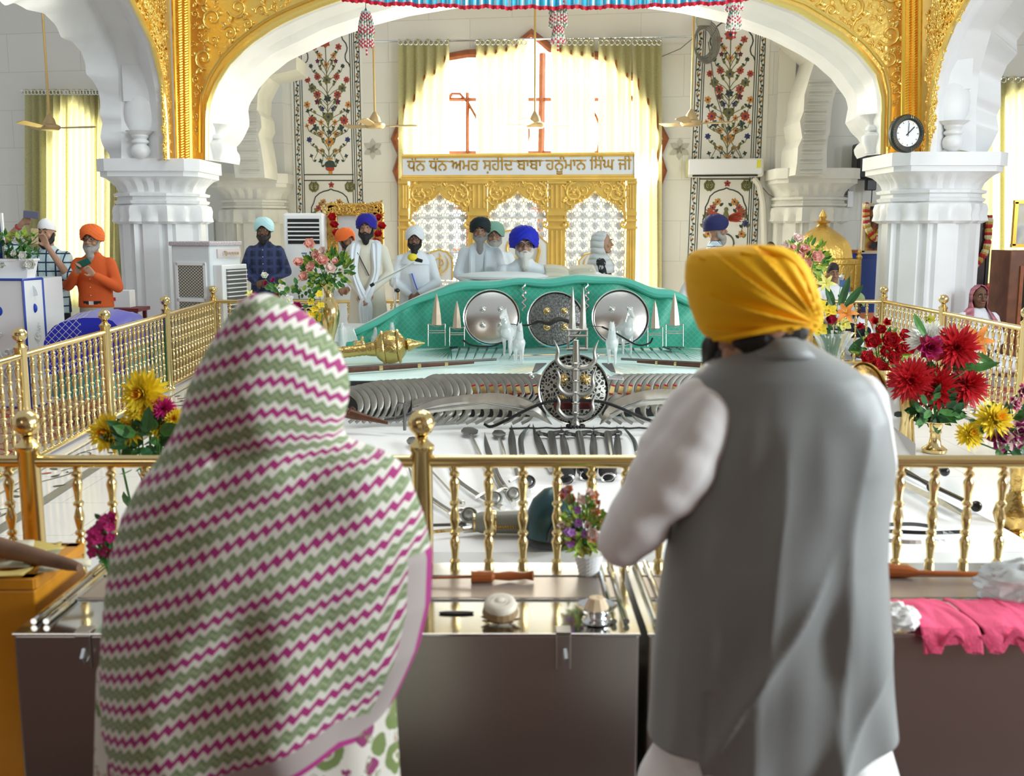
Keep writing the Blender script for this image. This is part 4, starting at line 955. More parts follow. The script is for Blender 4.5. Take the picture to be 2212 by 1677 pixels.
def mk_post():
    b = MB(); b.lathe([(.052, 0), (.055, .02), (.040, .035), (.036, .05), (.036, ZR-ZP+.035), (.042, ZR-ZP+.04), (.043, ZR-ZP+.055), (.030, ZR-ZP+.066), (.018, ZR-ZP+.08), (.024, ZR-ZP+.088)], (0, 0, 0), 24)
    o = b.build('post', BRASS, None, smooth=True, edge=50); m = o.data; bpy.data.objects.remove(o)
    b = MB(); n = 48; rings = []
    for i in range(19):
        a = -pi/2+pi*i/18; rr = .045*max(cos(a), .02)
        rings.append([V((rr*(1+.022*cos(14*t+5*a))*cos(t), rr*(1+.022*cos(14*t+5*a))*sin(t), .045*sin(a))) for t in [2*pi*j/n for j in range(n)]])
    b.loft(rings); o = b.build('ball_finial', BRASS, None, smooth=True, edge=180); m2 = o.data; bpy.data.objects.remove(o)
    return m, m2
POSTM, BALLM = mk_post()
def railing(label, a, c, posts, n_bal, rng=None, group=None):
    a, c = V(a), V(c); r = thing('railing', label, 'railing', (a.x, a.y, ZP))
    d = (c-a); L = d.length; d.normalize()
    b = MB(); b.tube([a+V((0, 0, ZR)), c+V((0, 0, ZR))], .022, 16); b.build('top_rail', BRASS, r, smooth=True, w=True)
    b = MB(); b.tube([a+V((0, 0, ZB)), c+V((0, 0, ZB))], .018, 10); b.build('bottom_rail', BRASS, r, smooth=True, w=True)
    for p in posts:
        q = V(p); o = bpy.data.objects.new('post', POSTM); COL.objects.link(o); o.parent = r; o.location = (q.x-a.x, q.y-a.y, 0)
        o2 = bpy.data.objects.new('ball_finial', BALLM); COL.objects.link(o2); o2.parent = o; o2.location = (0, 0, ZR-ZP+.132)
    for i in range(n_bal):
        q = a + d*(L*(i+.5)/n_bal)
        if rng and not rng(q): continue
        if any((V((p[0], p[1], 0))-V((q.x, q.y, 0))).length < .05 for p in posts): continue
        o = bpy.data.objects.new('baluster', BALM); COL.objects.link(o); o.parent = r; o.location = (q.x-a.x, q.y-a.y, ZB-ZP)
    return r
def g(px, py, z=ZP): p = atz(px, py, z); return V((p.x, p.y, 0))
xl0, xr0 = railx(-1, YF), railx(1, YF)
P1, P2 = at(62, 985, YF), at(911, 985, YF); sp1 = P2.x-P1.x
fr_posts = [(P1.x+sp1*k, YF, 0) for k in (-1, 0, 1, 2)]
railing('front brass railing, nearest, behind the steel boxes', (xl0, YF, 0), (xr0, YF, 0), fr_posts, 60, lambda q: abs(q.x) < 2.2)
lp = []
for px, py in ((45, 762), (225, 712), (358, 676)):
    p = atz(px, py, ZR+.02); lp.append((railx(-1, p.y), p.y, 0))
dy = lp[1][1]-lp[0][1]
lp = [(railx(-1, lp[0][1]-dy), lp[0][1]-dy, 0)]+lp+[(railx(-1, YB), YB, 0)]
railing('left brass railing running away beside the brown carpet and blue quilted stand', (railx(-1, YF), YF, 0), (railx(-1, YB), YB, 0), lp, 70)
p = atz(2041, 672, ZR+.02); rp = [(railx(1, YB), YB, 0), (railx(1, p.y), p.y, 0)]; dy = YB-p.y
rp += [(railx(1, p.y-dy*k), p.y-dy*k, 0) for k in (1, 2)]
railing('right brass railing running away in front of the right pillar', (railx(1, YF), YF, 0), (railx(1, YB), YB, 0), rp, 70, lambda q: q.y > 6)
railing('back brass railing, behind the standing men in white', (railx(-1, YB), YB+.0, 0), (railx(1, YB), YB, 0), [(0.2, YB, 0)], 62)
# ---------------------------------------------------------------- cloth covered dais
WCL = mat('white_sheet', (.86, .86, .84), .8, bump=.25, bscale=5); AQ = mat('aqua_sheet', (.70, .91, .86), .55, var=.10, vscale=3, bump=.2, bscale=6)
GR = mat('green_brocade', (.03, .40, .27), .42, sheen=.3, bump=.2, bscale=4); t = NT(GR); tc = t.n('ShaderNodeTexCoord'); mp = t.n('ShaderNodeMapping'); mp.inputs['Scale'].default_value = (26, 26, 26); mp.inputs['Rotation'].default_value = (0, .785, 0); t.l(tc.outputs['Object'], mp.inputs[0]); sx = t.n('ShaderNodeSeparateXYZ'); t.l(mp.outputs[0], sx.inputs[0])
d1 = t.math('ABSOLUTE', t.math('SUBTRACT', t.math('FRACT', sx.outputs[0]), .5)); d2 = t.math('ABSOLUTE', t.math('SUBTRACT', t.math('FRACT', sx.outputs[2]), .5))
n1 = t.n('ShaderNodeTexNoise'); n1.inputs['Scale'].default_value = 3; t.l(tc.outputs['Object'], n1.inputs['Vector'])
ln = t.math('MAXIMUM', t.math('LESS_THAN', d1, .07), t.math('LESS_THAN', d2, .07))
t.l(t.mix(t.math('MULTIPLY', ln, .26), t.mix(n1.outputs['Fac'], (.02, .33, .22), (.05, .50, .36)), (.45, .50, .26)), t.b.inputs['Base Color'])
Z1, Z2 = .31, .60; YD0, YD1, YD2 = 4.50, 7.72, 9.75
def cloth_block(name, x0, x1, y0, y1, z0, z1, m, label, r=.05, wob=.012):
    b = MB(); nx, ny = 60, 36; prof = [(-1, 0)]
    def fn(u, v):
        x = x0+(x1-x0)*u; y = y0+(y1-y0)*v
        e = min(x-x0, x1-x, y-y0)/r
        z = z1-(r*.6*(1-min(e, 1))**2)
        k = noise.noise(V((x*2.3, y*2.3, 1.7))); return V((x, y, z+wob*k*(1 if e > .5 else .3)))
    b.grid(fn, nx, ny)
    per = [(x0+(x1-x0)*i/nx, y0) for i in range(nx+1)]
    def skirt(pts, nrm):
        A = [V((x, y, z1-r*.6)) for x, y in pts]; B2 = [V((x+nrm[0]*(.03+.02*sin(x*19+y*17)), y+nrm[1]*(.03+.02*sin(x*19+y*17)), z0+.004)) for x, y in pts]; b.strip(A, B2)
    skirt(per, (0, -1)); skirt([(x0, y0+(y1-y0)*i/30) for i in range(31)], (-1, 0)); skirt([(x1, y0+(y1-y0)*i/30) for i in range(31)], (1, 0))
    b.strip([V((x0, y1, z1)), V((x1, y1, z1))], [V((x0, y1, z0)), V((x1, y1, z0))])
    return tag(b.build(name, m, smooth=True, edge=60), label, 'covered platform')
cloth_block('cloth_platform', -1.65, 2.38, YD0, YD1+.02, ZP+.001, Z1, WCL, 'low white-sheeted platform carrying axes, swords and helmets behind the front railing')
cloth_block('cloth_platform', -1.75, 2.62, YD1+.05, 10.55, ZP+.001, Z2, AQ, 'aqua-sheeted upper step carrying shields, katars and glass horses')
# green cloth front with rolled edge and white top
topc = [(735, 742), (800, 705), (870, 668), (940, 637), (1000, 622), (1070, 616), (1132, 612), (1200, 612), (1267, 606), (1340, 610), (1405, 632), (1450, 640), (1500, 660), (1560, 690), (1640, 720), (1720, 755)]
mn = thing('scripture_throne', 'throne draped in green brocade with aqua rolled top edge behind the shields', 'throne', (0.5, 9.8, Z2))
T3 = [at(x, y, 9.86) for x, y in smoothpath([(x, y, 0) for x, y in topc], 60) and [(p.x, p.y) for p in smoothpath([(x, y, 0) for x, y in topc], 60)]]
b = MB(); N_ = 59
def gf(u, v):
    i = u*N_; k = min(int(i), N_-1); p = T3[k].lerp(T3[k+1], i-k); zb_ = Z2+.012
    q = V((p.x*1.0, 9.78, zb_)); f = .034*sin(11*u*6+8*v+3*sin(9*u))*(1-v)*(.3+.7*abs(u-.5)*2) + .012*sin(40*u+3*v)
    r_ = p.lerp(q, v); r_.y += f - .05*sin(pi*v); return r_
b.grid(gf, 118, 12); b.build('green_front', GR, mn, smooth=True, w=True, edge=180)
b = MB(); b.tube([p+V((0, -.02, .01+.008*sin(i*.9))) for i, p in enumerate(T3)], [.035+.022*min(1, i/14)*min(1, (59-i)/14)+.008*sin(i*.5) for i in range(60)], 10, flat=.75); b.build('rolled_edge', mat('aqua_satin', (.12, .56, .43), .4, bump=.3, bscale=7), mn, smooth=True, w=True)
b = MB()
for v0, v1, dy0, dy1, dz0, dz1 in ((0, 1, .0, .35, .03, .05), (1, 2, .35, .66, .05, .02)):
    b.strip([p+V((0, dy0, dz0)) for p in T3], [p+V((0, dy1, dz1)) for p in T3])
b.build('white_top_cloth', WCL, mn, smooth=True, w=True, edge=180)
c = at(1110, 590, 10.2); b = MB(); b.ball(c+V((-.1, 0, -.03)), .46, 20, 8, (1, .45, .10)); tag(b.build('cushion', WCL, smooth=True), 'white cushion on the throne before the seated reader', 'cushion')
o = at(1232, 596, 10.15); bk = thing('open_book', 'large open book with beige cover on the throne by the seated reader', 'book', tuple(o))
b = MB(); W_ = ms(55, 10.2)
rows = [[V((x, y, z0+.045*abs(sin(x/W_*2.2))**.5)) for x in [W_*(-1+2*i/20) for i in range(21)]] for y, z0 in ((-.0, 0), (.35, .05))]
b.strip(*rows); b.strip([p-V((0, .01, .06)) for p in rows[0]], rows[0]); b.build('pages', mat('page_beige', (.66, .60, .46), .7), bk, smooth=True, solid=.01)
b = MB(); b.box((W_*.98, .15, .03), (.12, .3, .02), rot=M.Rotation(.3, 3, 'Y')); b.build('loose_page', WCL, bk)
o = at(765, 715, 10.2); b = MB(); b.box((o.x, 10.2, (o.z+Z2)/2+.0), (.62, .5, o.z-Z2+.12)); tag(b.build('side_cushion', WCL, bevel=.08), 'white sheeted block at the left end of the green throne', 'cushion')
# ---------------------------------------------------------------- arms on the upper step
SIL = mat('polished_silver', (.74, .73, .69), .22, 1.0, bump=.05, bscale=20); BLADE = mat('grey_blade_steel', (.37, .37, .33), .42, .85, var=.15, vscale=14); DSTEEL = mat('dark_steel', (.17, .17, .165), .30, .9)
BLK = mat('black_lacquer', (.012, .012, .012), .25); RIFW = mat('rifle_wood', (.10, .035, .015), .35, var=.3, vscale=20); ENGR = mat('engraved_iron', (.20, .20, .19), .4, .85, var=.6, vscale=60, bump=.6, bscale=70)
PIER = mat('pierced_steel', (.4, .4, .36), .42, .8); t = NT(PIER); tc = t.n('ShaderNodeTexCoord'); vo = t.n('ShaderNodeTexVoronoi', feature='DISTANCE_TO_EDGE'); vo.inputs['Scale'].default_value = 38; t.l(tc.outputs['Object'], vo.inputs['Vector'])
t.l(t.mix(t.math('GREATER_THAN', vo.outputs['Distance'], .14), (.36, .36, .32), (.03, .03, .03)), t.b.inputs['Base Color'])
tilt = lambda a: M.Rotation(pi/2 - a, 3, 'X')
def shield(px, py, D, rpx, m_face, m_rim, m_boss, label, boss_r=.030, pattern=None, t_=.25, rz=0.0, band=None):
    c = at(px, py, D); r_ = ms(rpx, D); r = thing('shield', label, 'shield', tuple(c), rz); q = tilt(t_)
    b = MB(); b.lathe([(r_*k, .16*r_*(1-k*k)+.01) for k in (0.001, .15, .3, .45, .6, .75, .88, .96)], (0, 0, 0), 48, q); b.build('face', m_face, r, smooth=True, edge=180)
    b = MB(); b.lathe([(r_*.95, 0), (r_*.955, .028), (r_*.99, .034), (r_*1.0, .02), (r_*1.0, 0), (r_*.95, -.01)], (0, 0, 0), 48, q, cap=False); b.build('rim', m_rim, r, smooth=True)
    if band: b = MB(); b.lathe([(r_*.80, .075*r_+.012), (r_*.94, .045*r_+.008)], (0, 0, 0), 48, q, cap=False); b.build('engraved_band', band, r, smooth=True)
    for x in (-1, 1):
        for z in (-1, 1):
            p = q @ V((x*r_*.30, z*r_*.27, .16*r_*.84)); b = MB()
            b.lathe([(boss_r*1.35, 0), (boss_r*1.3, .008), (boss_r*.9, .012), (boss_r*.6, .028), (.001, .034)], p, 16, q)
            for k in range(10): a = pi*k/5; b.ball(p + q @ V((boss_r*1.15*cos(a), boss_r*1.15*sin(a), .008)), boss_r*.28, 6, 4)
            b.build('boss', m_boss, r, smooth=True)
    return r
shield(1062, 687, 9.45, 62, SIL, SIL, SIL, 'plain polished silver shield, left of the engraved black one', .024)
shield(1200, 691, 9.42, 62, ENGR, SIL, BRASS, 'dark engraved iron shield between the two polished silver shields', .026)
shield(1340, 687, 9.45, 63, SIL, SIL, SIL, 'plain polished silver shield, right of the engraved black one', .024)
shield(1239, 842, 7.22, 78, PIER, SIL, BRASS, 'pierced silver shield with gold bosses at the front, behind the tall trident', .030, t_=.2)
shield(1868, 838, 6.9, 56, mat('gilt_engraved', (.42, .26, .08), .3, .9, var=.6, vscale=30), BRASSD, BRASS, 'engraved gilt brass shield at the right end, beside red flowers', .02, t_=.35, rz=.5)
# stand of the gilt shield: white inlaid block
o = at(1925, 905, 6.95); st = thing('shield_stand', 'white inlaid marble stand with gilt corner under the brass shield', 'stand', (o.x-.05, o.y+.2, ZP)); bx('block', (0, 0, .22), (.34, .34, .44), FLOORM, st, .01)
b = MB(); b.lathe([(.03, .0), (.06, .05), (.045, .2), (.06, .34), (.03, .44)], (.17, -.17, 0), 12); b.build('gilt_corner', BRASS, st, smooth=True)
b = MB()
for z in (.12, .25, .38):
    for k in range(3): b.petal((-.1+.09*k, -.172, z), (cos(k*2+z*9), 0, sin(k*2+z*9)), (0, -1, 0), .07, .02, 0, 0, 3)
b.build('inlay_leaves', INKG, st)
# katars
TST0 = mat('katar_steel', (.40, .39, .35), .3, 1.0)
def katar(px, y0, y1, D, label):
    a, c = at(px, y0, D), at(px, y1, D-.12); h = (a-c).length; r = thing('katar', label, 'dagger', tuple(c), group='katars leaning on the green cloth'); up = (a-c).normalized(); w = h*.085*1.1
    X = V((1, 0, 0)); Y = V((0, -1, 0)); m = up*h*.40
    b = MB(); b.loft([[m+X*w*1.0*s+Y*.004, m+Y*.02*s, m-X*w*s+Y*.004, m-Y*.006*s] for s in (1,)] + [[up*h*k+X*w*s, up*h*k+Y*.018*s, up*h*k-X*w*s, up*h*k-Y*.004*s] for k, s in ((.6, .82), (.85, .45), (1.0, .06))]); b.build('blade', mat('katar_blade', (.66, .54, .40), .3, .9), r, edge=20)
    b = MB()
    b.tube([X*w*1.7, X*w*1.7+up*h*.42], .0045, 6); b.tube([-X*w*1.7, -X*w*1.7+up*h*.42], .0045, 6); b.tube([X*w*1.7+up*h*.42, up*h*.36, -X*w*1.7+up*h*.42], .006, 6); b.build('side_bars', TST0, r, smooth=True)
    for k in (.25, .29): b = MB(); b.tube([X*w*1.7+up*h*k, up*h*(k+.0)+Y*.004, -X*w*1.7+up*h*k], .005, 6); b.build('grip', TST0, r, smooth=True)
katar(943, 634, 748, 9.45, 'taller katar dagger left of the left silver shield'); katar(987, 650, 748, 9.42, 'shorter katar dagger touching the left silver shield side'); katar(1415, 650, 749, 9.42, 'shorter katar dagger just right of the right silver shield'); katar(1457, 634, 749, 9.45, 'taller katar dagger right of the right silver shield')
for px in (1132, 1268):
    b = MB(); P = [at(px+3.2*sin(k*1.05), 612+k*2.6, 9.80-.003*k) for k in range(24)]; b.tube(P, [.013-.0002*k for k in range(24)], 5, flat=.5); tag(b.build('wavy_dagger', SIL, smooth=True), 'wavy silver blade hanging on the green cloth, '+('left' if px < 1200 else 'right')+' of the dark engraved shield', 'blade')
# glass animals
GL = mat('clear_glass', (.98, 1.0, 1.0), .03, trans=.55, ior=1.4, spec=.8)
def horse(name='glass_horse'):
    b = MB(); cap(b, (-.16, 0, .30), (.14, 0, .32), .085, .095); cap(b, (.14, 0, .34), (.25, 0, .56), .07, .045); cap(b, (.25, 0, .57), (.36, 0, .52), .042, .026)
    for s in (-1, 1): b.tube([(.24, s*.02, .60), (.235, s*.024, .66)], [.014, .004], 6)
    for k in range(6): b.ball((.19-.03*k, 0, .57-.05*k), .022, 6, 4)
    for x, s, kx in ((.14, .045, .03), (.13, -.045, -.02), (-.16, .045, -.03), (-.17, -.045, .02)): 
        cap(b, (x, s, .28), (x+kx, s, .14), .04, .022, 8); cap(b, (x+kx, s, .14), (x+kx*.5, s, .015), .02, .018, 8)
    cap(b, (-.24, 0, .34), (-.30, 0, .14), .028, .016, 8)
    return remesh(b, name, GL, None, .014, 3)
h0 = horse(); HM = h0.data; bpy.data.objects.remove(h0)
for px, y0, y1, rz, lab in ((1103, 657, 770, -1.9, 'taller glass horse left of the trident, before the left silver shield'), (1120, 688, 786, -1.5, 'shorter glass horse left of the trident, nearest on that side'), (1347, 657, 765, -1.35, 'taller glass horse before the right silver shield'), (1322, 686, 788, -1.7, 'shorter glass horse right of the trident, nearest on that side'), (809, 702, 754, -1.3, 'glass horse left of the gold mace head'), (849, 690, 758, -1.5, 'glass horse hidden behind the gold mace head'), (893, 682, 742, -1.8, 'slim glass horse right of the gold mace head')):
    c = atz(px, y1, Z2+.015); s = ms(y1-y0, c.y)/.66
    o = bpy.data.objects.new('glass_horse', HM); COL.objects.link(o); o.location = c; o.scale = (s, s, s); o.rotation_euler = (0, 0, rz); tag(o, lab, 'figurine', 'glass horses on the upper step')
c = atz(740, 757, Z2+.015); b = MB(); cap(b, (0, 0, .05), (0, -.01, .20), .035, .028); b.ball((0, -.02, .24), .022, 8, 6); cap(b, (0, 0, .0), (0, 0, .04), .05, .03)
for s in (-1, 1): 
    for k in range(5): cap(b, (s*(.03+.018*k), 0, .21-.005*k), (s*(.05+.022*k), .0, .08+.004*k), .014, .010, 6)
    cap(b, (s*.03, 0, .17), (s*.12, 0, .215), .016, .012, 6)
o = remesh(b, 'glass_eagle', GL, None, .009, 2); o.location = c; tag(o, 'clear glass eagle with spread wings by the tall brass vase', 'figurine')
c = atz(777, 757, Z2+.015); b = MB(); cap(b, (-.03, 0, .06), (.03, 0, .06), .03, .03); cap(b, (.03, 0, .08), (.03, -.02, .12), .02, .016)
for x in (-.03, .03):
    for y in (-.02, .02): cap(b, (x, y, .04), (x, y, .01), .012, .011, 6)
o = remesh(b, 'gold_animal_figurine', BRASS, None, .006, 2); o.location = c; tag(o, 'tiny gold animal figurine left of the gold mace', 'figurine')
# mace
mc = at(843, 752, 8.6); mc.z = Z2+.15; ma = thing('mace', 'large gold mace with round engraved head and pointed tip on the aqua cloth', 'mace', tuple(mc)); ax = V((.97, .10, .10)).normalized(); q = ax.to_track_quat('Z', 'Y').to_matrix()
MG = mat('mace_gold', (.58, .42, .15), .26, 1.0, bump=.9, bscale=26)
b = MB(); b.lathe([(.14*sin(a), -.14*cos(a)) for a in [pi*k/16 for k in range(17)]], (0, 0, 0), 32, q); b.build('head', MG, ma, smooth=True, edge=180)
b = MB()
for z in (-.06, .07): b.lathe([(.137, z-.012), (.145, z), (.137, z+.012)], (0, 0, 0), 32, q, cap=False)
b.build('head_bands', MG, ma, smooth=True)
b = MB(); b.lathe([(.03, .13), (.055, .145), (.05, .17), (.035, .20), (.004, .29)], (0, 0, 0), 14, q); b.build('tip', MG, ma, smooth=True)
b = MB(); b.lathe([(.065, -.12), (.06, -.16), (.05, -.2)]+[(.045+.005*(k % 2), -.2-.02*k) for k in range(24)]+[(.06, -.70), (.03, -.74)], (0, 0, 0), 16, q @ M.Rotation(0, 3, 'X')); b.build('handle', MG, ma, smooth=True)
# rifles
def on2(px, py, dz=.02): return atz(px, py, Z2+.012) + V((0, 0, dz))
def rifle(p0, p1, label):
    a, c = on2(*p0), on2(*p1); r = thing('rifle', label, 'rifle', tuple(a)); d = c-a
    b = MB(); b.tube([a, a+d*.3, a+d*.7, a+d*.86], [.026, .022, .016, .012], 8); b.build('stock', RIFW, r, smooth=True, w=True)
    b = MB(); b.tube([a+d*.1+V((0, 0, .02)), c+V((0, 0, .012))], .011, 8); b.build('barrel', DSTEEL, r, smooth=True, w=True)
    for k in (.02, .3, .52, .68): b = MB(); b.tube([a+d*k, a+d*(k+.02)], [.028-.012*k]*2, 8); b.build('brass_band', BRASS, r, smooth=True, w=True)
rifle((700, 808), (1072, 785), 'long wooden rifle lying below the gold mace'); rifle((1600, 800), (1342, 784), 'long wooden rifle lying right of the trident')
# fans of thin swords and arrows
def thin(a, c, label, group, r=.007, mt=None, name='sword', hilt=True):
    o = thing(name, label, name, tuple(a), group=group); d = c-a
    b = MB(); b.tube([a+d*.16, a+d*.6, c], [r, r, .001], 4, flat=.5); b.build('blade', mt or SIL, o, w=True)
    if hilt: b = MB(); b.tube([a, a+d*.16], r*1.5, 6); b.build('hilt', DSTEEL, o, w=True)
for i in range(11):
    f = i/10; thin(on2(988-1.5*i, 755+f*1.5), on2(878+f*98, 768+f*15), 'thin sword of the left fan on the aqua cloth, right of the gold mace', 'fan of thin swords, left side')
for i in range(8): thin(on2(993+20*i, 757), on2(984+19*i, 783), 'thin sword laid upright in the row below the left silver shield', 'row of thin swords, left side')
for i in range(7): thin(on2(1345+20*i, 757), on2(1368+21*i, 784), 'thin sword slanting in the row right of the glass horses', 'row of thin swords, right side')
for i in range(8): thin(on2(1432+4*i, 754+.2*i), on2(1512+9*i, 783-2.2*i), 'thin sword of the right fan beside the turbaned man', 'fan of thin swords, right side')
for s in (-1, 1):
    for i in range(11): thin(on2(1240+s*(60+2*i), 789+1.6*i, .012), on2(1240+s*(205-6.5*i), 793+2.9*i, .012), 'arrow in the spread beside the trident, '+('left' if s < 0 else 'right')+' of the pierced shield', 'arrows '+('left' if s < 0 else 'right')+' of the pierced shield', .0045, SIL, 'arrow', True)
for (x0, y0), (x1, y1), lab in (((1112, 776), (1200, 774), 'steel baton lying left of the trident head'), ((1290, 774), (1330, 776), 'steel baton lying right of the trident head'), ((1148, 820), (1200, 815), 'steel mace with round pommel left of the pierced shield'), ((1310, 822), (1346, 824), 'steel rod lying right of the pierced shield')):
    b = MB(); a, c = on2(x0, y0), on2(x1, y1); b.tube([a, c], .014, 8); b.ball(a, .026, 10, 6); tag(b.build('baton', CHROME, smooth=True), lab, 'baton')
b = MB(); P = smoothpath([at(1100, 700, 9.3), at(1140, 703, 9.2), at(1165, 694, 9.15), at(1185, 699, 9.1), at(1200, 692, 9.1), at(1215, 690, 9.1), at(1240, 700, 9.1), at(1262, 703, 9.15), at(1300, 706, 9.2)], 30); b.tube(P, [.006+.034*max(0, 1-abs(k-14)/12)**.6 for k in range(30)], 8, flat=.6)
tag(b.build('carved_bow', mat('dark_carved_wood', (.03, .025, .02), .35, .3), smooth=True), 'dark carved bow grip laid across the engraved shield', 'bow')
for pts, lab in (([(1300, 706), (1330, 720), (1375, 745), (1402, 742), (1410, 730)], 'black curved bow limb before the right silver shield'), ([(1000, 735), (1020, 746), (1062, 748), (1100, 735)], 'black thin bow limb under the left silver shield')):
    b = MB(); b.tube(smoothpath([at(x, y, 9.12) for x, y in pts], 16), .009, 6); tag(b.build('bow', BLK, smooth=True), lab, 'bow')
b = MB(); b.tube(smoothpath([on2(1115, 745, .03), on2(1170, 752, .03), on2(1235, 755, .03), on2(1300, 748, .03), on2(1320, 742, .03)], 16), .02, 6, flat=.5); tag(b.build('curved_scabbard', SIL, smooth=True), 'curved silver scabbard lying below the engraved shield', 'scabbard')
TST = mat('trident_steel', (.42, .42, .40), .25, 1.0)
# ---------------------------------------------------------------- trident stand at the front of the upper step
tp = at(1243, 925, 7.05); td = thing('trident', 'tall steel trident of stacked horns standing before the pierced shield', 'trident', tuple(tp)); zt = at(1243, 735, 7.05).z-tp.z
b = MB(); b.lathe([(.05, 0), (.03, .03), (.026, .06)]+sum([[(.028, z), (.034, z+.004), (.034, z+.012), (.028, z+.018)] for z in (.10, .17, .24, .32, .40, .44)], [])+[(.026, .5), (.020, zt)], (0, 0, 0), 14); b.build('shaft', TST, td, smooth=True)
for zc, w, h in ((.06, .125, .18), (.22, .125, .20), (.40, .135, .20)):
    for s in (-1, 1):
        b = MB(); b.tube(smoothpath([(0, 0, zc+.02), (s*w*.55, -.005, zc+.02), (s*w*.95, -.01, zc+.07), (s*w*.92, -.012, zc+h*.7), (s*w*1.12, -.012, zc+h*1.05)], 14), [.024, .028, .03, .03, .03, .029, .028, .026, .024, .021, .018, .014, .009, .003], 8, flat=.6); b.build('horn', BLADE, td, smooth=True)
zk = at(1243, 755, 7.05).z-tp.z
b = MB()
for s in (-1, 1): b.tube([(s*.062+.01, .03, zk-.0), (s*.062+.01, .03, zk+.13)], .010, 4)
for z in (0, .09, .13): b.tube([(-.06, .03, zk+z), (.08, .03, zk+z)], .012, 4)
b.build('fork_frame', BLADE, td)
for s in (-1, 1): b = MB(); b.loft([[V((.01+s*.036+x*k, .03+y, zk+z)) for x, y in ((-1, 0), (0, -.008), (1, 0), (0, .008))] for z, k in ((.13, .028), (.18, .022), (.3, .016), (.42, .002))]); b.build('fork_blade', BLADE, td)
b = MB()
for k in range(14): a = 2*pi*k/14; b.ball((.055*cos(a), .04*sin(a), .015), .013, 7, 5)
b.build('base_beads', DARK, td, smooth=True)
b = MB(); b.tube(smoothpath([at(1046, 916, 7.1), at(1062, 922, 7.08), at(1100, 905, 7.05), at(1150, 880, 7.05), at(1200, 866, 7.05), at(1290, 867, 7.05), at(1340, 882, 7.05), at(1390, 904, 7.05), at(1420, 912, 7.05)], 40), .011, 8); tag(b.build('bow', BLK, smooth=True), 'long black bow crossing behind the trident shaft', 'bow')
b = MB(); b.box(at(1238, 876, 7.1), (.27, .03, .055)); tag(b.build('bow_grip_cloth', mat('maroon_velvet', (.10, .012, .012), .7), bevel=.015), 'maroon velvet strip behind the trident on the pierced shield', 'cloth')
# rows of curved blades
def crescent(name, px, yt, yb, D, label, group, s=1, wide=9):
    h = yb-yt
    P = smoothpath([at(px-s*(30+wide*.3), yt+h*.16, D), at(px-s*14, yt+h*.03, D), at(px+s*2, yt, D), at(px+s*19, yt+h*.20, D-.02), at(px+s*25, yt+h*.48, D-.04), at(px+s*19, yt+h*.78, D-.06), at(px+s*1, yb, D-.08)], 18)
    b = MB(); w = ms(wide, D); rows = []
    for k, p in enumerate(P):
        t = (P[min(k+1, 17)]-P[max(k-1, 0)]).normalized(); n_ = V((t.z, 0, -t.x)).normalized()*s; ww = w*(.45+.55*sin(pi*min(1, (k+1)/14))**.6)
        rows.append([p-n_*ww*1.25, p-n_*ww*.3+V((0, -.010, 0)), p+n_*ww*.6+V((0, -.006, 0)), p+V((0, .004, 0))])
    b.loft(rows); o = b.build(name, BLADE, smooth=True, edge=40); tag(o, label, 'curved blade', group); return o
for i in range(17): crescent('sickle_sword', 752+14.6*i, 836-i*.7+6*max(0, 5-i)*.4, 912, 7.36+.012*i, 'curved steel blade in the overlapping row left of the pierced shield, lower bank', 'curved blades, left lower bank', 1, 9)
for i in range(16): crescent('sickle_sword', 945+14.3*i, 818+.02*(i-8)**2, 885-i*.8, 7.52+.01*i, 'curved steel blade in the overlapping row left of the pierced shield, upper bank', 'curved blades, left upper bank', 1, 9)
for i in range(15): crescent('sickle_sword', 1335+13.8*i, 818+.02*(i-8)**2, 880, 7.66-.01*i, 'curved steel blade in the overlapping row right of the pierced shield', 'curved blades, right bank', -1, 9)
for i in range(9): crescent('sickle_sword', 1320+24*i, 858, 914, 7.30, 'dark curved blade lying below the right broad sword', 'curved blades, low right', -1, 9)
for i in range(11): crescent('sickle_sword', 925+20*i, 868, 914, 7.34, 'dark curved blade lying below the left broad sword', 'curved blades, low left', 1, 9)
for x0, x1, lab in ((700, 1180, 'left'), (1300, 1545, 'right')):
    p, q = at(x0, 866, 7.72), at(x1, 866, 7.72); b = MB(); b.box(((p.x+q.x)/2, 7.735, (Z1+.60)/2), (q.x-p.x, .03, .27)); tag(b.build('gap_backing', mat('gap_black', (.02, .02, .02), .6), bevel=.01), 'black rack behind the overlapping curved blades '+lab+' of the pierced shield', 'rack')  # black backing added for the dark shade between the blades
GEM = mat('red_inlay', (.35, .02, .02), .3)
for i in range(8):
    for s in (-1, 1):
        px = 1240+s*(82+19*i)
        b = MB(); p = at(px, 842, 7.28+.02*(i % 2)); b.box(p, (.03, .012, .05), rot=M.Rotation(.25*s, 3, 'Y')); b.cur = 1
        for z in (-.03, .03): b.box(p+V((z*.25*s, 0, z)), (.03, .013, .012), rot=M.Rotation(.25*s, 3, 'Y'))
        tag(b.build('gilt_clasp', [BRASS, GEM]), 'small gilt and red clasp on the curved blades '+('left' if s < 0 else 'right')+' of the pierced shield', 'clasp', 'gilt clasps '+('left' if s < 0 else 'right')+' of the pierced shield')
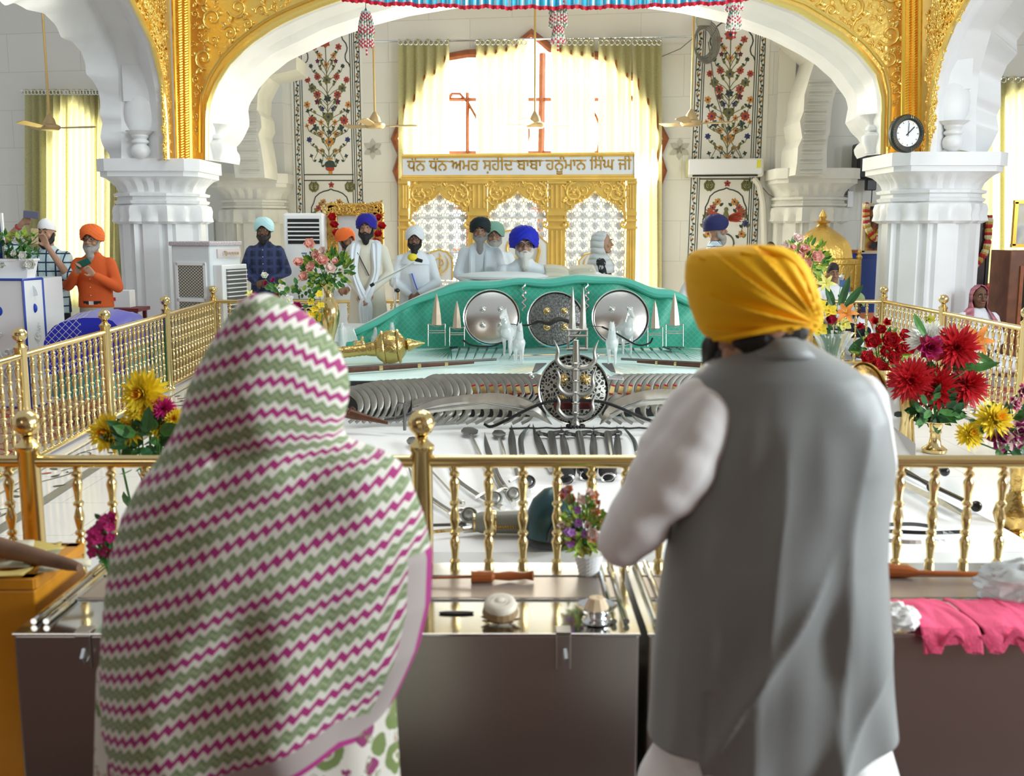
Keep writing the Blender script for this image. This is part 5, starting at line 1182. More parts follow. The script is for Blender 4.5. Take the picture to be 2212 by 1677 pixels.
def broad(pts, ws, label, D=7.12):
    P = smoothpath([at(x, y, D) for x, y in pts], 22); b = MB(); rows = []
    for k, p in enumerate(P):
        t = (P[min(k+1, 21)]-P[max(k-1, 0)]).normalized(); n_ = V((-t.z, 0, t.x)); w = ms(interp([(i/(len(ws)-1), w_) for i, w_ in enumerate(ws)], k/21)[0], D)
        rows.append([p+n_*w, p+n_*w*.1+V((0, -.016, 0)), p-n_*w+V((0, -.004, 0)), p+V((0, .008, 0))])
    b.loft(rows); r = thing('broad_sword', label, 'sword', tuple(P[0])); b.build('blade', mat('pale_blade', (.60, .59, .53), .3, .85, var=.2, vscale=9), r, smooth=True, w=True, edge=30)
    b = MB(); b.tube([P[1]+V((0, -.02, .0)), P[10]+V((0, -.02, -.01)), P[17]+V((0, -.018, -.0))], .004, 4); b.build('fuller', DSTEEL, r, w=True)
    return r, P
r, P = broad([(893, 892), (950, 876), (1020, 868), (1090, 868), (1150, 886), (1192, 917)], [10, 14, 17, 18, 14, 1], 'broad curved sword left of the trident, hilt at its left')
hp = P[0]; b = MB(); b.tube([hp+V((.02, -.01, .005)), hp+V((-.10, -.01, -.04)), hp+V((-.2, -.01, -.05))], [.014, .02, .012], 8); b.tube([hp+V((-.06, -.02, .06)), hp+V((-.06, -.02, -.12))], .012, 6); b.tube(smoothpath([hp+V((-.02, -.02, .05)), hp+V((-.10, -.03, .07)), hp+V((-.13, -.02, -.04))], 10), .007, 6); b.build('hilt', DSTEEL, r, smooth=True, w=True)
broad([(1530, 858), (1470, 858), (1410, 858), (1350, 872), (1318, 893), (1296, 917)], [14, 17, 17, 16, 13, 1], 'broad curved sword right of the trident, tip toward it')
b = MB(); b.tube([at(735, 888, 7.1), at(765, 897, 7.08), at(800, 905, 7.05), at(838, 914, 7.02)], [.04, .035, .02, .012], 8); b.tube(smoothpath([at(752, 894, 7.05), at(760, 880, 7.05), at(768, 886, 7.05)], 8), .007, 5); tag(b.build('flintlock', RIFW, smooth=True), 'dark wooden flintlock beside the shawl, below the curved blades', 'gun')
b = MB(); b.tube([at(1100, 926, 7.03)]+[at(1100+20*k, 925+(.7 if k % 2 else -.7), 7.03) for k in range(1, 16)], .007, 5); tag(b.build('cord', DARK), 'twisted dark cord along the front edge of the upper step', 'cord')
# ---------------------------------------------------------------- arms on the low white platform
def on1(px, py, dz=.018): return atz(px, py, Z1+.01)+V((0, 0, dz))
def axe(head, foot, label, w=30, h=24, group=None):
    a, c = on1(*head), on1(*foot); r = thing('axe', label, 'axe', tuple(a)); d = (c-a).normalized(); n_ = V((-d.y, d.x, 0)); D = a.y; W_, H_ = ms(w/2, D), .17
    b = MB(); pts = [(-.0, -.6), (.55, -.5), (1.0, .1), (.8, .5), (.2, .75), (-.2, .75), (-.8, .5), (-1.0, .1), (-.55, -.5)]
    b.prism([(x*W_, y*H_) for x, y in pts], a-d*H_*.2, n_, d, V((0, 0, 1)), .012); b.build('head', DSTEEL, r, w=True)
    b = MB(); b.tube([a, c], .011, 7); b.build('shaft', SIL, r, smooth=True, w=True)
axe((1015, 940), (1078, 1080), 'spade-headed axe, leftmost of the blades seen over the front rail', 38); axe((1078, 946), (1090, 990), 'smaller spade-headed axe between two straight knives', 30); axe((893, 962), (900, 1010), 'axe head half hidden beside the brass front post', 30)
def knife(pts, w, label, group=None, mt=None, hilt=None, name='knife'):
    P = smoothpath([on1(x, y) for x, y in pts], 12); r = thing(name, label, 'blade', tuple(P[0]), group=group); b = MB(); rows = []
    for k, p in enumerate(P):
        t = (P[min(k+1, 11)]-P[max(k-1, 0)]).normalized(); n_ = V((-t.y, t.x, 0)); ww = ms(w/2, p.y)*min(1, .06+(k/5)**.8)
        rows.append([p+n_*ww, p+V((0, 0, .014)), p-n_*ww, p-V((0, 0, .004))])
    b.loft(rows); b.build('blade', mt or DSTEEL, r, w=True, edge=20)
    e = P[-1]; t = (P[-1]-P[-2]).normalized(); b = MB(); b.tube([e, e+t*.14], .016, 8)
    if hilt: b.ball(e+t*.16, .035, 12, 8, (1, 1, .5))
    b.build('hilt', SIL, r, smooth=True, w=True)
    return r
for pts, w, lab in (([(1047, 942), (1053, 975), (1072, 1030), (1090, 1060)], 15, 'straight knife between the two spade-headed axes'), ([(1105, 925), (1106, 960), (1112, 1010)], 17, 'broad knife right of the second spade axe'), ([(1145, 924), (1126, 950), (1128, 990)], 12, 'slim curved knife with its tip bent right'), ([(1151, 924), (1165, 965), (1185, 1010)], 17, 'leaning straight dagger beside the first ram-horn mace'), ([(1212, 927), (1220, 975), (1228, 1015)], 18, 'straight dagger between the first two ram-horn maces'), ([(1282, 928), (1282, 975), (1284, 1010)], 17, 'straight dagger between the last two ram-horn maces'), ([(1333, 927), (1334, 975), (1336, 1010)], 17, 'straight dagger right of the last ram-horn mace'), ([(1346, 930), (1368, 955), (1376, 985)], 10, 'curved dagger leaning beside the white sleeve')):
    knife(pts, w, lab)
for px, lab in ((1190, 'ram-horn mace with curling head, leftmost of the three'), (1250, 'ram-horn mace with curling head, middle of the three'), (1312, 'ram-horn mace with curling head, rightmost of the three')):
    a, c = on1(px, 945), on1(px+14, 1030); r = thing('horned_mace', lab, 'mace', tuple(a)); b = MB(); b.tube([a, c], [.03, .018], 10); b.build('shaft', DSTEEL, r, smooth=True, w=True)
    for s in (-1, 1): b = MB(); b.tube(smoothpath([a, a+V((s*.05, .01, .01)), a+V((s*.085, -.0, .015)), a+V((s*.08, -.04, .01)), a+V((s*.055, -.04, .01))], 12), [.022-.0013*k for k in range(12)], 7); b.build('horn', DSTEEL, r, smooth=True, w=True)
for pts, w, lab in (([(880, 1010), (905, 1060), (960, 1105), (1005, 1128)], 16, 'long curved sword lowest on the left behind the brass post'), ([(965, 1000), (985, 1040), (1030, 1075), (1060, 1092)], 13, 'curved sword second from the brass post'), ([(1060, 1005), (1075, 1045), (1092, 1070), (1100, 1082)], 12, 'curved sword ending in a round pommel near the second baluster'), ([(1110, 1005), (1120, 1035), (1132, 1055)], 12, 'short curved sword with dark round pommel')):
    r = knife(pts, w, lab, mt=BLADE, name='curved_sword')
    e = on1(*pts[-1]); b = MB(); b.lathe([(.0, .012), (.02, .016), (.03, .006), (.036, .012), (.042, .0)], e+V((.02, -.05, .03)), 20, M.Rotation(.9, 3, 'X')); b.build('disc_pommel', DSTEEL if 'dark' in lab else BLADE, r, smooth=True, w=True)
    b = MB(); b.tube(smoothpath([e+V((-.08, .0, .02)), e+V((-.03, .05, .03)), e+V((.04, .03, .02))], 8), .009, 6); b.build('cross_guard', SIL, r, smooth=True, w=True)
for (x0, y0), (x1, y1), lab, rr in (((930, 1022), (998, 1096), 'thin steel spear shaft running down right of the brass post', .007), ((935, 1092), (985, 1125), 'thin steel arrow shaft near the brass post', .006), ((936, 1143), (1000, 1141), 'dark spear lying level beside the quiver', .008)):
    b = MB(); b.tube([on1(x0, y0), on1(x1, y1)], rr, 7); b.ball(on1(x1, y1), .018, 8, 5); tag(b.build('spear', DSTEEL if 'dark' in lab else SIL, smooth=True), lab, 'spear')
kk = knife([(936, 1160), (965, 1157), (1000, 1154)], 10, 'gilt bladed dagger lying level below the dark spear', mt=BRASS)
a, c = on1(1020, 1152, .05), on1(1152, 1150, .05); r = thing('quiver', 'grey and gilt quiver lying across behind the balusters', 'quiver', tuple(a)); d = c-a
b = MB(); b.tube([a, a+d*.15, a+d*.5, c], [.035, .05, .052, .056], 14); b.build('body', mat('grey_leather', (.22, .22, .18), .4), r, smooth=True, w=True)
for k0 in (.02, .32, .36, .97): b = MB(); b.tube([a+d*k0, a+d*(k0+.03)], .058 if k0 > .1 else .042, 14); b.build('gilt_band', BRASS, r, smooth=True, w=True)
b = MB(); b.tube([a+d*(.36+.02*k)+V((0, -.05-.006*(k % 2), -.015+.012*(k % 2))) for k in range(31)], .006, 5); b.build('gilt_braid', BRASS, r, w=True)
# helmets and black round shields/drums
for px, py, rr, lab in ((1222, 1038, .055, 'black round mace head cluster, left one'), (1268, 1030, .06, 'black round mace head cluster, middle one'), (1312, 1035, .05, 'black round mace head cluster, right one')):
    p = on1(px, py, .05); r = thing('gauntlet', lab.replace('mace head cluster', 'gauntlet behind the flower pot'), 'gauntlet', tuple(p))
    b = MB(); b.lathe([(rr*.7, -.05), (rr, -.02), (rr*1.05, .03), (rr*.8, .06), (.01, .075)], (0, 0, 0), 18, M.Rotation(.5, 3, 'X')); b.build('shell', BLK, r, smooth=True)
    b = MB(); b.tube([V((rr*.75*cos(a), -.055, rr*.55*sin(a)-.03)) for a in [i*pi/8 for i in range(17)]], .007, 6); b.build('ring', CHROME, r, smooth=True)
p = on1(1196, 1168, .0); hm = thing('helmet', 'large dark teal and black helmet behind the flower pot', 'helmet', tuple(p))
b = MB(); R_ = .135; b.lathe([(R_, 0), (R_*1.0, .05), (R_*.93, .12), (R_*.7, .19), (R_*.35, .235), (.005, .25)], (0, 0, 0), 32); b.build('dome', mat('dark_teal_steel', (.03, .07, .075), .28, .5), hm, smooth=True)
b = MB(); b.lathe([(R_*1.02, -.005), (R_*1.06, .01), (R_*1.02, .03)], (0, 0, 0), 32, cap=False); b.build('brim', BLK, hm, smooth=True)
b = MB(); b.tube([V((.07*cos(a)+.05, -R_*.92, .04+.09*sin(a))) for a in [i*pi/8 for i in range(9)]], .05, 8, flat=.4); b.build('face_opening', BLK, hm, smooth=True)
for (x0, y0), (x1, y1), lab in (((1930, 1012), (2012, 1064), 'shortest black ball-headed mace on the right of the white platform'), ((1925, 1018), (2108, 1107), 'longest black ball-headed mace on the right of the white platform'), ((1985, 1005), (2040, 1030), 'black ball-headed mace nearest the railing top on the right')):
    a, c = on1(x0, y0, .03), on1(x1, y1, .03); r = thing('ball_mace', lab, 'mace', tuple(a)); b = MB(); b.tube([a, c], .012, 8); b.build('shaft', BLK, r, smooth=True, w=True); b = MB(); b.ball(c, .028, 12, 8); b.build('ball_head', BLK, r, smooth=True, w=True)
P = [on1(1905, 1032, .03), on1(1960, 1062, .03), on1(2030, 1098, .03), on1(2086, 1128, .03)]; r = thing('cleaver', 'very wide grey blade lying on the right of the white platform', 'blade', tuple(P[0])); b = MB()
b.loft([[p+V((.02*k, .10*k, 0)), p+V((0, 0, .02)), p-V((.02*k, .10*k, 0)), p-V((0, 0, .01))] for p, k in zip(P, (.9, 1, .9, .15))]); b.build('blade', BLADE, r, w=True)
knife([(2022, 1150), (1970, 1143), (1905, 1144)], 14, 'arrow-headed knife lying level on the right of the white platform'); knife([(2075, 1160), (2000, 1162), (1905, 1158)], 8, 'ribbed black rod-like knife lying level on the right', mt=BLK); knife([(2040, 1180), (1970, 1183), (1905, 1178)], 10, 'pale steel knife lying level nearest the right balusters', mt=SIL)
a, c = at(1940, 935, 6.4), at(2075, 975, 5.6); b = MB(); b.add([atz(1930, 925, Z1+.08), atz(1978, 962, Z1+.08), atz(1978, 1000, Z1+.03), atz(1905, 1000, Z1+.03)], [(0, 1, 2, 3)]); tag(b.build('grey_cloth', mat('grey_cloth', (.42, .41, .38), .8), solid=.02), 'grey folded cloth at the right edge of the white platform', 'cloth')
# ---------------------------------------------------------------- flowers
def pm(name, c, var=.18): return mat(name, c, .55, var=var, vscale=25, sss=.0)
YEL, YELO = pm('yellow_petal', (.95, .72, .04)), pm('orange_centre', (.92, .48, .03)); MAG = pm('magenta_petal', (.50, .015, .16)); CRIM = pm('crimson_petal', (.52, .008, .015)); DRED = pm('dark_red_petal', (.36, .01, .035))
PINK = pm('pink_petal', (.93, .48, .40)); PALEP = pm('pale_pink_petal', (.95, .74, .67)); WPET = pm('white_petal', (.85, .86, .80)); ORG = pm('orange_petal', (.85, .30, .06)); LEMON = pm('lemon_petal', (.82, .80, .22)); PURP = pm('purple_petal', (.40, .03, .20)); LILAC = pm('lilac_petal', (.38, .16, .52)); PEACH = pm('peach_petal', (.85, .45, .25))
LEAFM = mat('leaf_green', (.06, .20, .04), .5); LEAFL = mat('leaf_yellow_green', (.3, .45, .05), .5); LEAFD = mat('leaf_dark', (.025, .10, .03), .45, var=.4, vscale=14); STEM = mat('flower_stem', (.08, .22, .05), .5)
def frame(d):
    d = V(d).normalized(); a = d.cross(V((0, 0, 1)) if abs(d.z) < .9 else V((1, 0, 0))).normalized(); return d, a, a.cross(d).normalized()
def bloom(kind, b, c, r, d, rg):
    d, a, e = frame(d); c = V(c)
    def ringpet(n, el, ln, w, curl, cup, tip=0.0, jit=.15, m=0, off=0.0, nl=3):
        b.cur = m
        for k in range(n):
            th = 2*pi*(k+off)/n+rg.uniform(-jit, jit); el_ = el+rg.uniform(-jit, jit)*.6
            rad = a*cos(th)+e*sin(th); dd = rad*cos(el_)+d*sin(el_)
            b.petal(c, dd, d, ln*rg.uniform(.88, 1.06), w, curl, cup, nl, tip)
    if kind == 'dahlia':
        for i, el in enumerate((-.7, -.4, -.1, .15, .4, .65, .9, 1.2)): ringpet(30-3*i, el, r*(1-.045*i), r*.075, .12, .3, 0, .2, 0, i*.5)
    elif kind == 'chrysanth':
        for i, el in enumerate((-.6, -.3, .0, .25, .5, .8, 1.1)): ringpet(22-2*i, el, r*(1-.06*i), r*.10, .22, .4, r*.03, .2, 0 if i < 6 else 1, i*.5)
    elif kind == 'rose':
        for i, (n, el, ln, w) in enumerate(((6, .15, 1.0, .42), (6, .5, .95, .40), (5, .85, .85, .34), (4, 1.15, .75, .26), (3, 1.4, .68, .18))): ringpet(n, el, r*ln, r*w, .35 if i < 2 else .1, .5, r*.14, .12, 0 if i < 3 else 1, i*.5, 4)
        b.cur = 0; b.ball(c+d*r*.2, r*.35, 8, 6)
    elif kind == 'peony':
        for i, el in enumerate((-.1, .3, .65, 1.0, 1.3)): ringpet(9-i, el, r*(1-.08*i), r*.30, .15, .6, r*.12, .3, 0 if i % 2 == 0 else 1, i*.5, 4)
    elif kind == 'lily':
        ringpet(6, .75, r*1.2, r*.24, -.55, .25, 0, .1, 0, 0, 5); b.cur = 1
        for k in range(5): b.tube([c, c+d*r*.7+a*r*.15*cos(k*1.3)+e*r*.15*sin(k*1.3)], r*.02, 4)
    elif kind == 'orchid':
        ringpet(5, .25, r, r*.42, -.1, .3, r*.1, .1, 0, 0, 4); b.cur = 1; b.ball(c+d*r*.15, r*.16, 7, 5)
    elif kind == 'bud':
        ringpet(5, 1.25, r*1.5, r*.36, -.1, .7, 0, .1, 0, 0, 4)
def flower(kind, px, py, D, rpx, mats, label, group, foot, name=None, facing=(-.1, -1, .35), seed=0):
    rg = random.Random(int(px*7+py*13+seed)); c = at(px, py, D); r_ = ms(rpx, D); f = V(facing)+V((rg.uniform(-.5, .5), 0, rg.uniform(-.3, .5)))
    r_ *= 1.45 if kind == 'chrysanth' else 1.38 if kind == 'dahlia' else 1.2
    o = thing(name or {'chrysanth': 'chrysanthemum', 'bud': 'rose_bud'}.get(kind, kind), label, 'flower', tuple(c), group=group)
    b = MB(); bloom(kind, b, (0, 0, 0), r_, f, rg); b.build('petals', mats, o, smooth=True, edge=180)
    b = MB(); q = V(foot)-c; b.tube(smoothpath([(0, 0, 0), V((0, 0, 0))-f.normalized()*r_*.5, q*.5+V((0, .02, 0)), q], 8), max(.003, r_*.05), 5)
    for k in range(3):
        p = q*(.25+.2*k); b.petal(p, (cos(k*2.2+px), -.4, sin(k+px)*.5+.3), (0, 0, 1), r_*.8, r_*.2, .3, .2, 3)
    b.build('stem', LEAFM, o)
    return o
def leaves(px, py, D, rx, ry, n, mats, label, ln=.07, w=.014, lit=.4, seed=1, up=.3):  # lit: share of leaves given the second leaf colour
    rg = random.Random(seed); b = MB()
    for _ in range(n):
        a, q = rg.uniform(0, 6.3), rg.random()**.5; x, y = px+rx*q*cos(a), py+ry*q*sin(a); p = at(x, y, D+rg.uniform(-.08, .1)); b.cur = 1 if rg.random() < lit else 0
        b.petal(p, (cos(a)+rg.uniform(-.6, .6), rg.uniform(-.9, .3), -sin(a)+up+rg.uniform(-.5, .5)), (0, -1, .3), ln*rg.uniform(.6, 1.25), w, .25, .2, 3)
    return tag(b.build('foliage', mats), label, 'leaves', kind='stuff')
def vase(prof, c, label, m, n=32, handles=None):
    r = thing('vase', label, 'vase', tuple(c)); b = MB(); b.lathe(prof, (0, 0, 0), n); b.build('body', m, r, smooth=True, edge=50); return r
# tall brass vase with pink roses, left of the throne
DV = 9.0; vb = at(713, 762, DV); vb.z = Z2+.012; h = at(713, 612, DV).z-vb.z
b = vase([(.06, 0), (.065, .015), (.03, .05*h/.6), (.022, .12*h), (.045, .28*h), (.085, .48*h), (.094, .60*h), (.085, .70*h), (.05, .78*h), (.035, .84*h), (.04, .92*h), (.075, .985*h), (.08, h), (.06, h), (.03, .9*h)], vb, 'tall polished brass vase holding pink roses left of the green throne', BRASS)
ft = vb+V((0, 0, h*.95))
leaves(707, 583, DV, 52, 40, 190, [LEAFM, LEAFL], 'leafy yellow green filler in the tall brass vase of pink roses', .075, .013, .5, 3)
for x, y, r in ((668, 528, 13), (645, 569, 13), (684, 551, 11), (699, 543, 11), (696, 565, 15), (712, 581, 14), (674, 579, 13), (658, 598, 12), (725, 567, 9)): flower('rose', x, y, DV-.12, r, [PINK if (x+y) % 3 else PALEP, PALEP], 'artificial pink rose in the tall brass vase left of the throne', 'pink roses in the left brass vase', ft)
# trailing spray of white, red and yellow blooms below it
DS = 8.7; sf = at(700, 745, DS)
for x, y, r, k, m, lab in ((571, 597, 9, 'rose', [WPET, LEMON], 'white rose at the tip of the trailing spray'), (612, 650, 11, 'orchid', [WPET, LEMON], 'white orchid bloom, left of the pair on the trailing spray'), (624, 648, 11, 'orchid', [WPET, LEMON], 'white orchid bloom, right of the pair on the trailing spray'), (643, 664, 12, 'rose', [MAG, CRIM], 'large magenta red rose low on the trailing spray'), (607, 622, 9, 'orchid', [WPET, LEMON], 'small white bloom midway up the trailing spray'), (575, 613, 6, 'rose', [MAG, MAG], 'small pink red bud near the tip of the trailing spray'), (590, 607, 6, 'rose', [MAG, MAG], 'small pink red bud right of the spray tip'), (597, 643, 9, 'rose', [DRED, MAG], 'dark red rose beside the shawl top'), (540, 637, 9, 'lily', [LEMON, YEL], 'pale yellow lily beside the shawl peak')): flower(k, x, y, DS, r, m, lab, None, sf)
for x, y, r in ((672, 652, 9), (690, 636, 9), (693, 660, 9), (680, 668, 10), (688, 685, 12), (672, 680, 10)): flower('orchid', x, y, DS+.05, r, [YEL, YELO], 'yellow orchid bloom in front of the tall brass vase', 'yellow orchids by the tall brass vase', sf)
leaves(625, 640, DS+.1, 55, 30, 60, [LEAFM, LEAFL], 'sparse grey green leaves along the trailing spray', .06, .018, .3, 5)
# yellow chrysanthemums behind the front rail, left
DY = 4.05; yf = at(318, 985, DY); yf.z = ZP+.02
for x, y, r, k, m, lab, g_ in ((308, 850, 43, 'chrysanth', [YEL, YELO], 'largest yellow chrysanthemum, topmost on the left behind the front rail', None), (232, 936, 37, 'chrysanth', [YEL, YELO], 'yellow chrysanthemum farthest left behind the front rail', None), (283, 927, 28, 'chrysanth', [YEL, YELO], 'yellow chrysanthemum half behind the farthest left one', None), (300, 888, 26, 'chrysanth', [YEL, YELO], 'yellow chrysanthemum just under the topmost one', None), (352, 884, 25, 'dahlia', [MAG, MAG], 'magenta dahlia among the yellow chrysanthemums', None), (338, 868, 16, 'chrysanth', [YELO, YEL], 'small orange chrysanthemum above the magenta dahlia', None), (341, 921, 22, 'chrysanth', [YEL, YELO], 'half open yellow chrysanthemum under the magenta dahlia', None), (376, 905, 22, 'chrysanth', [YEL, YELO], 'yellow chrysanthemum touching the patterned shawl', None)): flower(k, x, y, DY, r, m, lab, g_, yf)
leaves(318, 948, DY+.02, 58, 26, 60, [LEAFD, LEAFM], 'dark leaves under the yellow chrysanthemums', .085, .024, .3, 8)
b = MB(); b.lathe([(.05, 0), (.07, .1), (.06, .25), (.075, .33), (.06, .33), (.05, .2)], yf, 20); tag(b.build('vase', BRASS, smooth=True), 'brass vase of yellow chrysanthemums hidden behind the front rail', 'vase')
# magenta sprig beside the orange box
leaves(222, 1160, 3.10, 18, 40, 12, [LEAFD, LEAFM], 'dark leaves of the magenta sprig', .03, .008, .3, 9)
for i in range(24):
    rg = random.Random(i+50); flower('orchid', 218+rg.uniform(-22, 24), 1158+rg.uniform(-45, 42), 3.03+rg.uniform(-.03, .02), 13, [MAG, MAG], 'small magenta bloom of the sprig between orange box and shawl', 'magenta sprig blooms', at(235, 1240, 3.05), 'sprig_bloom')
# small pot on the steel box
pc = atz(1271, 1240, .605); pot = thing('flower_pot', 'white diamond-textured cone pot of mixed flowers on the steel box', 'flower pot', tuple(pc))
b = MB(); n = 24; rows = []
for i in range(11):
    z = .066*i/10*1.0; rr = .030+.016*i/10; rows.append([V(((rr+.0022*((j+i) % 2))*cos(2*pi*j/n), (rr+.0022*((j+i) % 2))*sin(2*pi*j/n), z)) for j in range(n)])
b.loft(rows); b.build('pot', mat('white_ceramic', (.86, .88, .88), .3), pot)
DPt = pc.y; pf = pc+V((0, 0, .06))
leaves(1262, 1140, DPt, 42, 58, 150, [mat('olive_sprig', (.25, .22, .03), .5), LEAFL], 'olive yellow sprigs in the white cone pot', .035, .006, .5, 11)
rg = random.Random(5)
for i in range(16): x, y = 1258+rg.uniform(-42, 45), 1115+rg.uniform(-62, 55); flower('rose' if i % 2 else 'bud', x, y, DPt-.05+rg.uniform(-.03, .03), rg.uniform(11, 15), [PEACH if i % 3 else PALEP, PALEP], 'small peach bloom in the white cone pot', 'peach blooms in the cone pot', pf, 'pot_rose')
for i in range(9): x, y = 1262+rg.uniform(-45, 45), 1120+rg.uniform(-60, 60); flower('orchid', x, y, DPt-.07, 10, [LILAC, PURP], 'tiny lilac bloom in the white cone pot', 'lilac blooms in the cone pot', pf, 'pot_violet')
# right: red dahlias in a brass vase
DE = 6.75; vb = atz(2018, 976, ZP+.004); DE = vb.y; h = at(2018, 909, DE).z-vb.z
k = DE/FPX
vase([(26*k, 0), (27*k, .02), (14*k, .05), (11*k, .1), (11*k, h*.6), (13*k, h*.62), (13*k, h*.66), (12*k, h*.7), (16*k, h*.9), (31*k, h*.98), (31*k, h), (20*k, h*.98), (8*k, h*.9)], vb, 'brass trumpet vase of big red dahlias right of the man', BRASS)
ft = vb+V((0, 0, h*.95))
leaves(2020, 885, DE, 45, 25, 60, [LEAFD, LEAFM], 'dark leaves under the big red dahlias', .11, .024, .3, 12)
for x, y, r, kd, m, lab in ((2066, 752, 46, 'dahlia', [CRIM, CRIM], 'big red dahlia at the top right of the trumpet vase'), (1968, 822, 46, 'dahlia', [CRIM, CRIM], 'big red dahlia farthest left in the trumpet vase'), (2022, 836, 46, 'dahlia', [CRIM, CRIM], 'big red dahlia lowest in the middle of the trumpet vase'), (2089, 834, 42, 'dahlia', [CRIM, CRIM], 'big red dahlia lowest on the right of the trumpet vase'), (2004, 730, 36, 'chrysanth', [WPET, WPET], 'white chrysanthemum behind the red dahlias'), (2010, 752, 28, 'peony', [DRED, MAG], 'dark crimson peony in front of the white chrysanthemum'), (2112, 738, 26, 'lily', [ORG, YEL], 'orange lily at the right of the red dahlias'), (2003, 690, 16, 'bud', [LEMON, LEMON], 'pale yellow lily bud rising above the red dahlias')): flower(kd, x, y, DE+(.12 if y < 740 else 0), r, m, lab, None, ft)
b = MB()
for (x, y), (dx, dz), ln in (((1998, 722), (-.8, .9), .22), ((2095, 800), (.9, .3), .2), ((2060, 795), (.9, .1), .22), ((2110, 765), (.8, -.6), .16)): b.petal(at(x, y, DE), (dx, -.2, dz), (0, -1, .2), ln, .026, .3, .3, 5)
tag(b.build('long_leaf', LEAFM), 'long pointed leaves sticking out of the red dahlias', 'leaves', kind='stuff')
# red roses behind
DF = 8.0; vf = atz(1905, 870, ZP+.01); vf.y = DF; vf.x = at(1905, 800, DF).x
vase([(.08, 0), (.10, .1), (.07, .3), (.09, .42), (.07, .42)], (vf.x, DF, ZP+.004), 'brass vase behind the brass shield holding red roses', BRASS)
for x, y, r, kd in ((1853, 708, 14, 'bud'), (1893, 698, 15, 'bud'), (1915, 698, 14, 'bud'), (1905, 715, 13, 'rose'), (1888, 738, 20, 'rose'), (1925, 738, 22, 'rose'), (1958, 728, 18, 'rose'), (1963, 750, 18, 'rose'), (1872, 776, 18, 'rose'), (1890, 790, 18, 'rose'), (1928, 772, 18, 'rose'), (1905, 800, 20, 'rose'), (1940, 757, 15, 'rose'), (1912, 760, 15, 'rose'), (1920, 812, 17, 'rose'), (1985, 712, 13, 'bud')): flower(kd, x, y, DF, r, [CRIM, DRED], 'red rose in the loose bunch above the brass shield', 'red roses above the brass shield', V((vf.x, DF, ZP+.4)))
leaves(1910, 765, DF+.08, 55, 50, 80, [LEAFM, LEAFL], 'thin leaves and yellow green spikes among the red roses', .08, .012, .4, 14)
# lilies in a clear wrap
DL = 8.4; lw = at(1797, 760, DL); wr = thing('flower_wrap', 'clear plastic cone wrap of lilies right of the yellow turban', 'wrapper', tuple(lw))
b = MB(); n = 36; b.loft([[V(((rr+.012*sin(7*t+z*30))*cos(t), (rr+.012*sin(7*t+z*30))*sin(t), z)) for t in [2*pi*j/n for j in range(n)]] for rr, z in ((.05, -.1), (.08, .0), (.12, .08), (.16, .16))], cap=False); b.build('wrap', mat('clear_film', (.80, .84, .82), .15, trans=.75, ior=1.1), wr, smooth=True)
b = MB()
for i in range(16): a = i*.4; b.tube([(.02*cos(a), .02*sin(a), -.1), (.06*cos(a), .06*sin(a), .12)], .005, 5)
b.build('stems', STEM, wr)
for x, y, r, kd, m, lab in ((1785, 613, 16, 'lily', [LEMON, YEL], 'pale yellow lily highest in the clear wrap'), (1772, 660, 15, 'orchid', [YEL, YELO], 'yellow orchid bloom beside the turban, upper'), (1793, 672, 15, 'orchid', [YEL, YELO], 'yellow orchid bloom above the dark red rose'), (1828, 678, 21, 'lily', [ORG, YEL], 'orange lily in the clear wrap near the back railing'), (1824, 702, 15, 'orchid', [LEMON, YEL], 'pale yellow orchid bloom under the orange lily'), (1792, 690, 14, 'rose', [DRED, MAG], 'dark red rose in the middle of the clear wrap bunch'), (1772, 712, 16, 'orchid', [YEL, YELO], 'yellow orchid bloom lowest beside the turban'), (1760, 700, 12, 'orchid', [LEMON, YEL], 'yellow orchid bloom touching the turban edge'), (1818, 604, 9, 'bud', [WPET, LEMON], 'white lily bud right of the highest yellow lily')): flower(kd, x, y, DL-.05, r, m, lab, None, lw)
b = MB()
for x, y, dx, dz, ln in ((1800, 660, -.5, 1, .2), (1815, 660, .2, 1, .26), (1825, 665, .6, .9, .24), (1790, 665, -.9, .5, .18), (1835, 760, .7, .8, .18)): b.petal(at(x, y, DL), (dx, -.1, dz), (0, -1, .2), ln, .032, .15, .3, 5)
tag(b.build('lily_leaf', LEAFD), 'broad dark leaves in the clear wrap of lilies', 'leaves', kind='stuff')
# pink roses right, behind the turban
DH = 9.0; hf = at(1738, 640, DH); vase([(.06, 0), (.09, .2), (.04, .4), (.07, .5), (.05, .5)], (hf.x, DH, Z2+.01), 'brass vase of pink roses behind the yellow turban', BRASS)
leaves(1738, 562, DH+.05, 50, 42, 170, [LEAFM, LEAFL], 'bright green filler around the right pink roses', .075, .014, .65, 17)
for x, y, r in ((1724, 518, 14), (1737, 541, 14), (1764, 555, 15), (1727, 556, 12), (1745, 569, 12), (1698, 531, 10), (1712, 536, 9)): flower('rose', x, y, DH-.1, r, [PALEP if y < 535 else PINK, PALEP], 'artificial pink rose behind the yellow turban', 'pink roses in the right vase', hf)
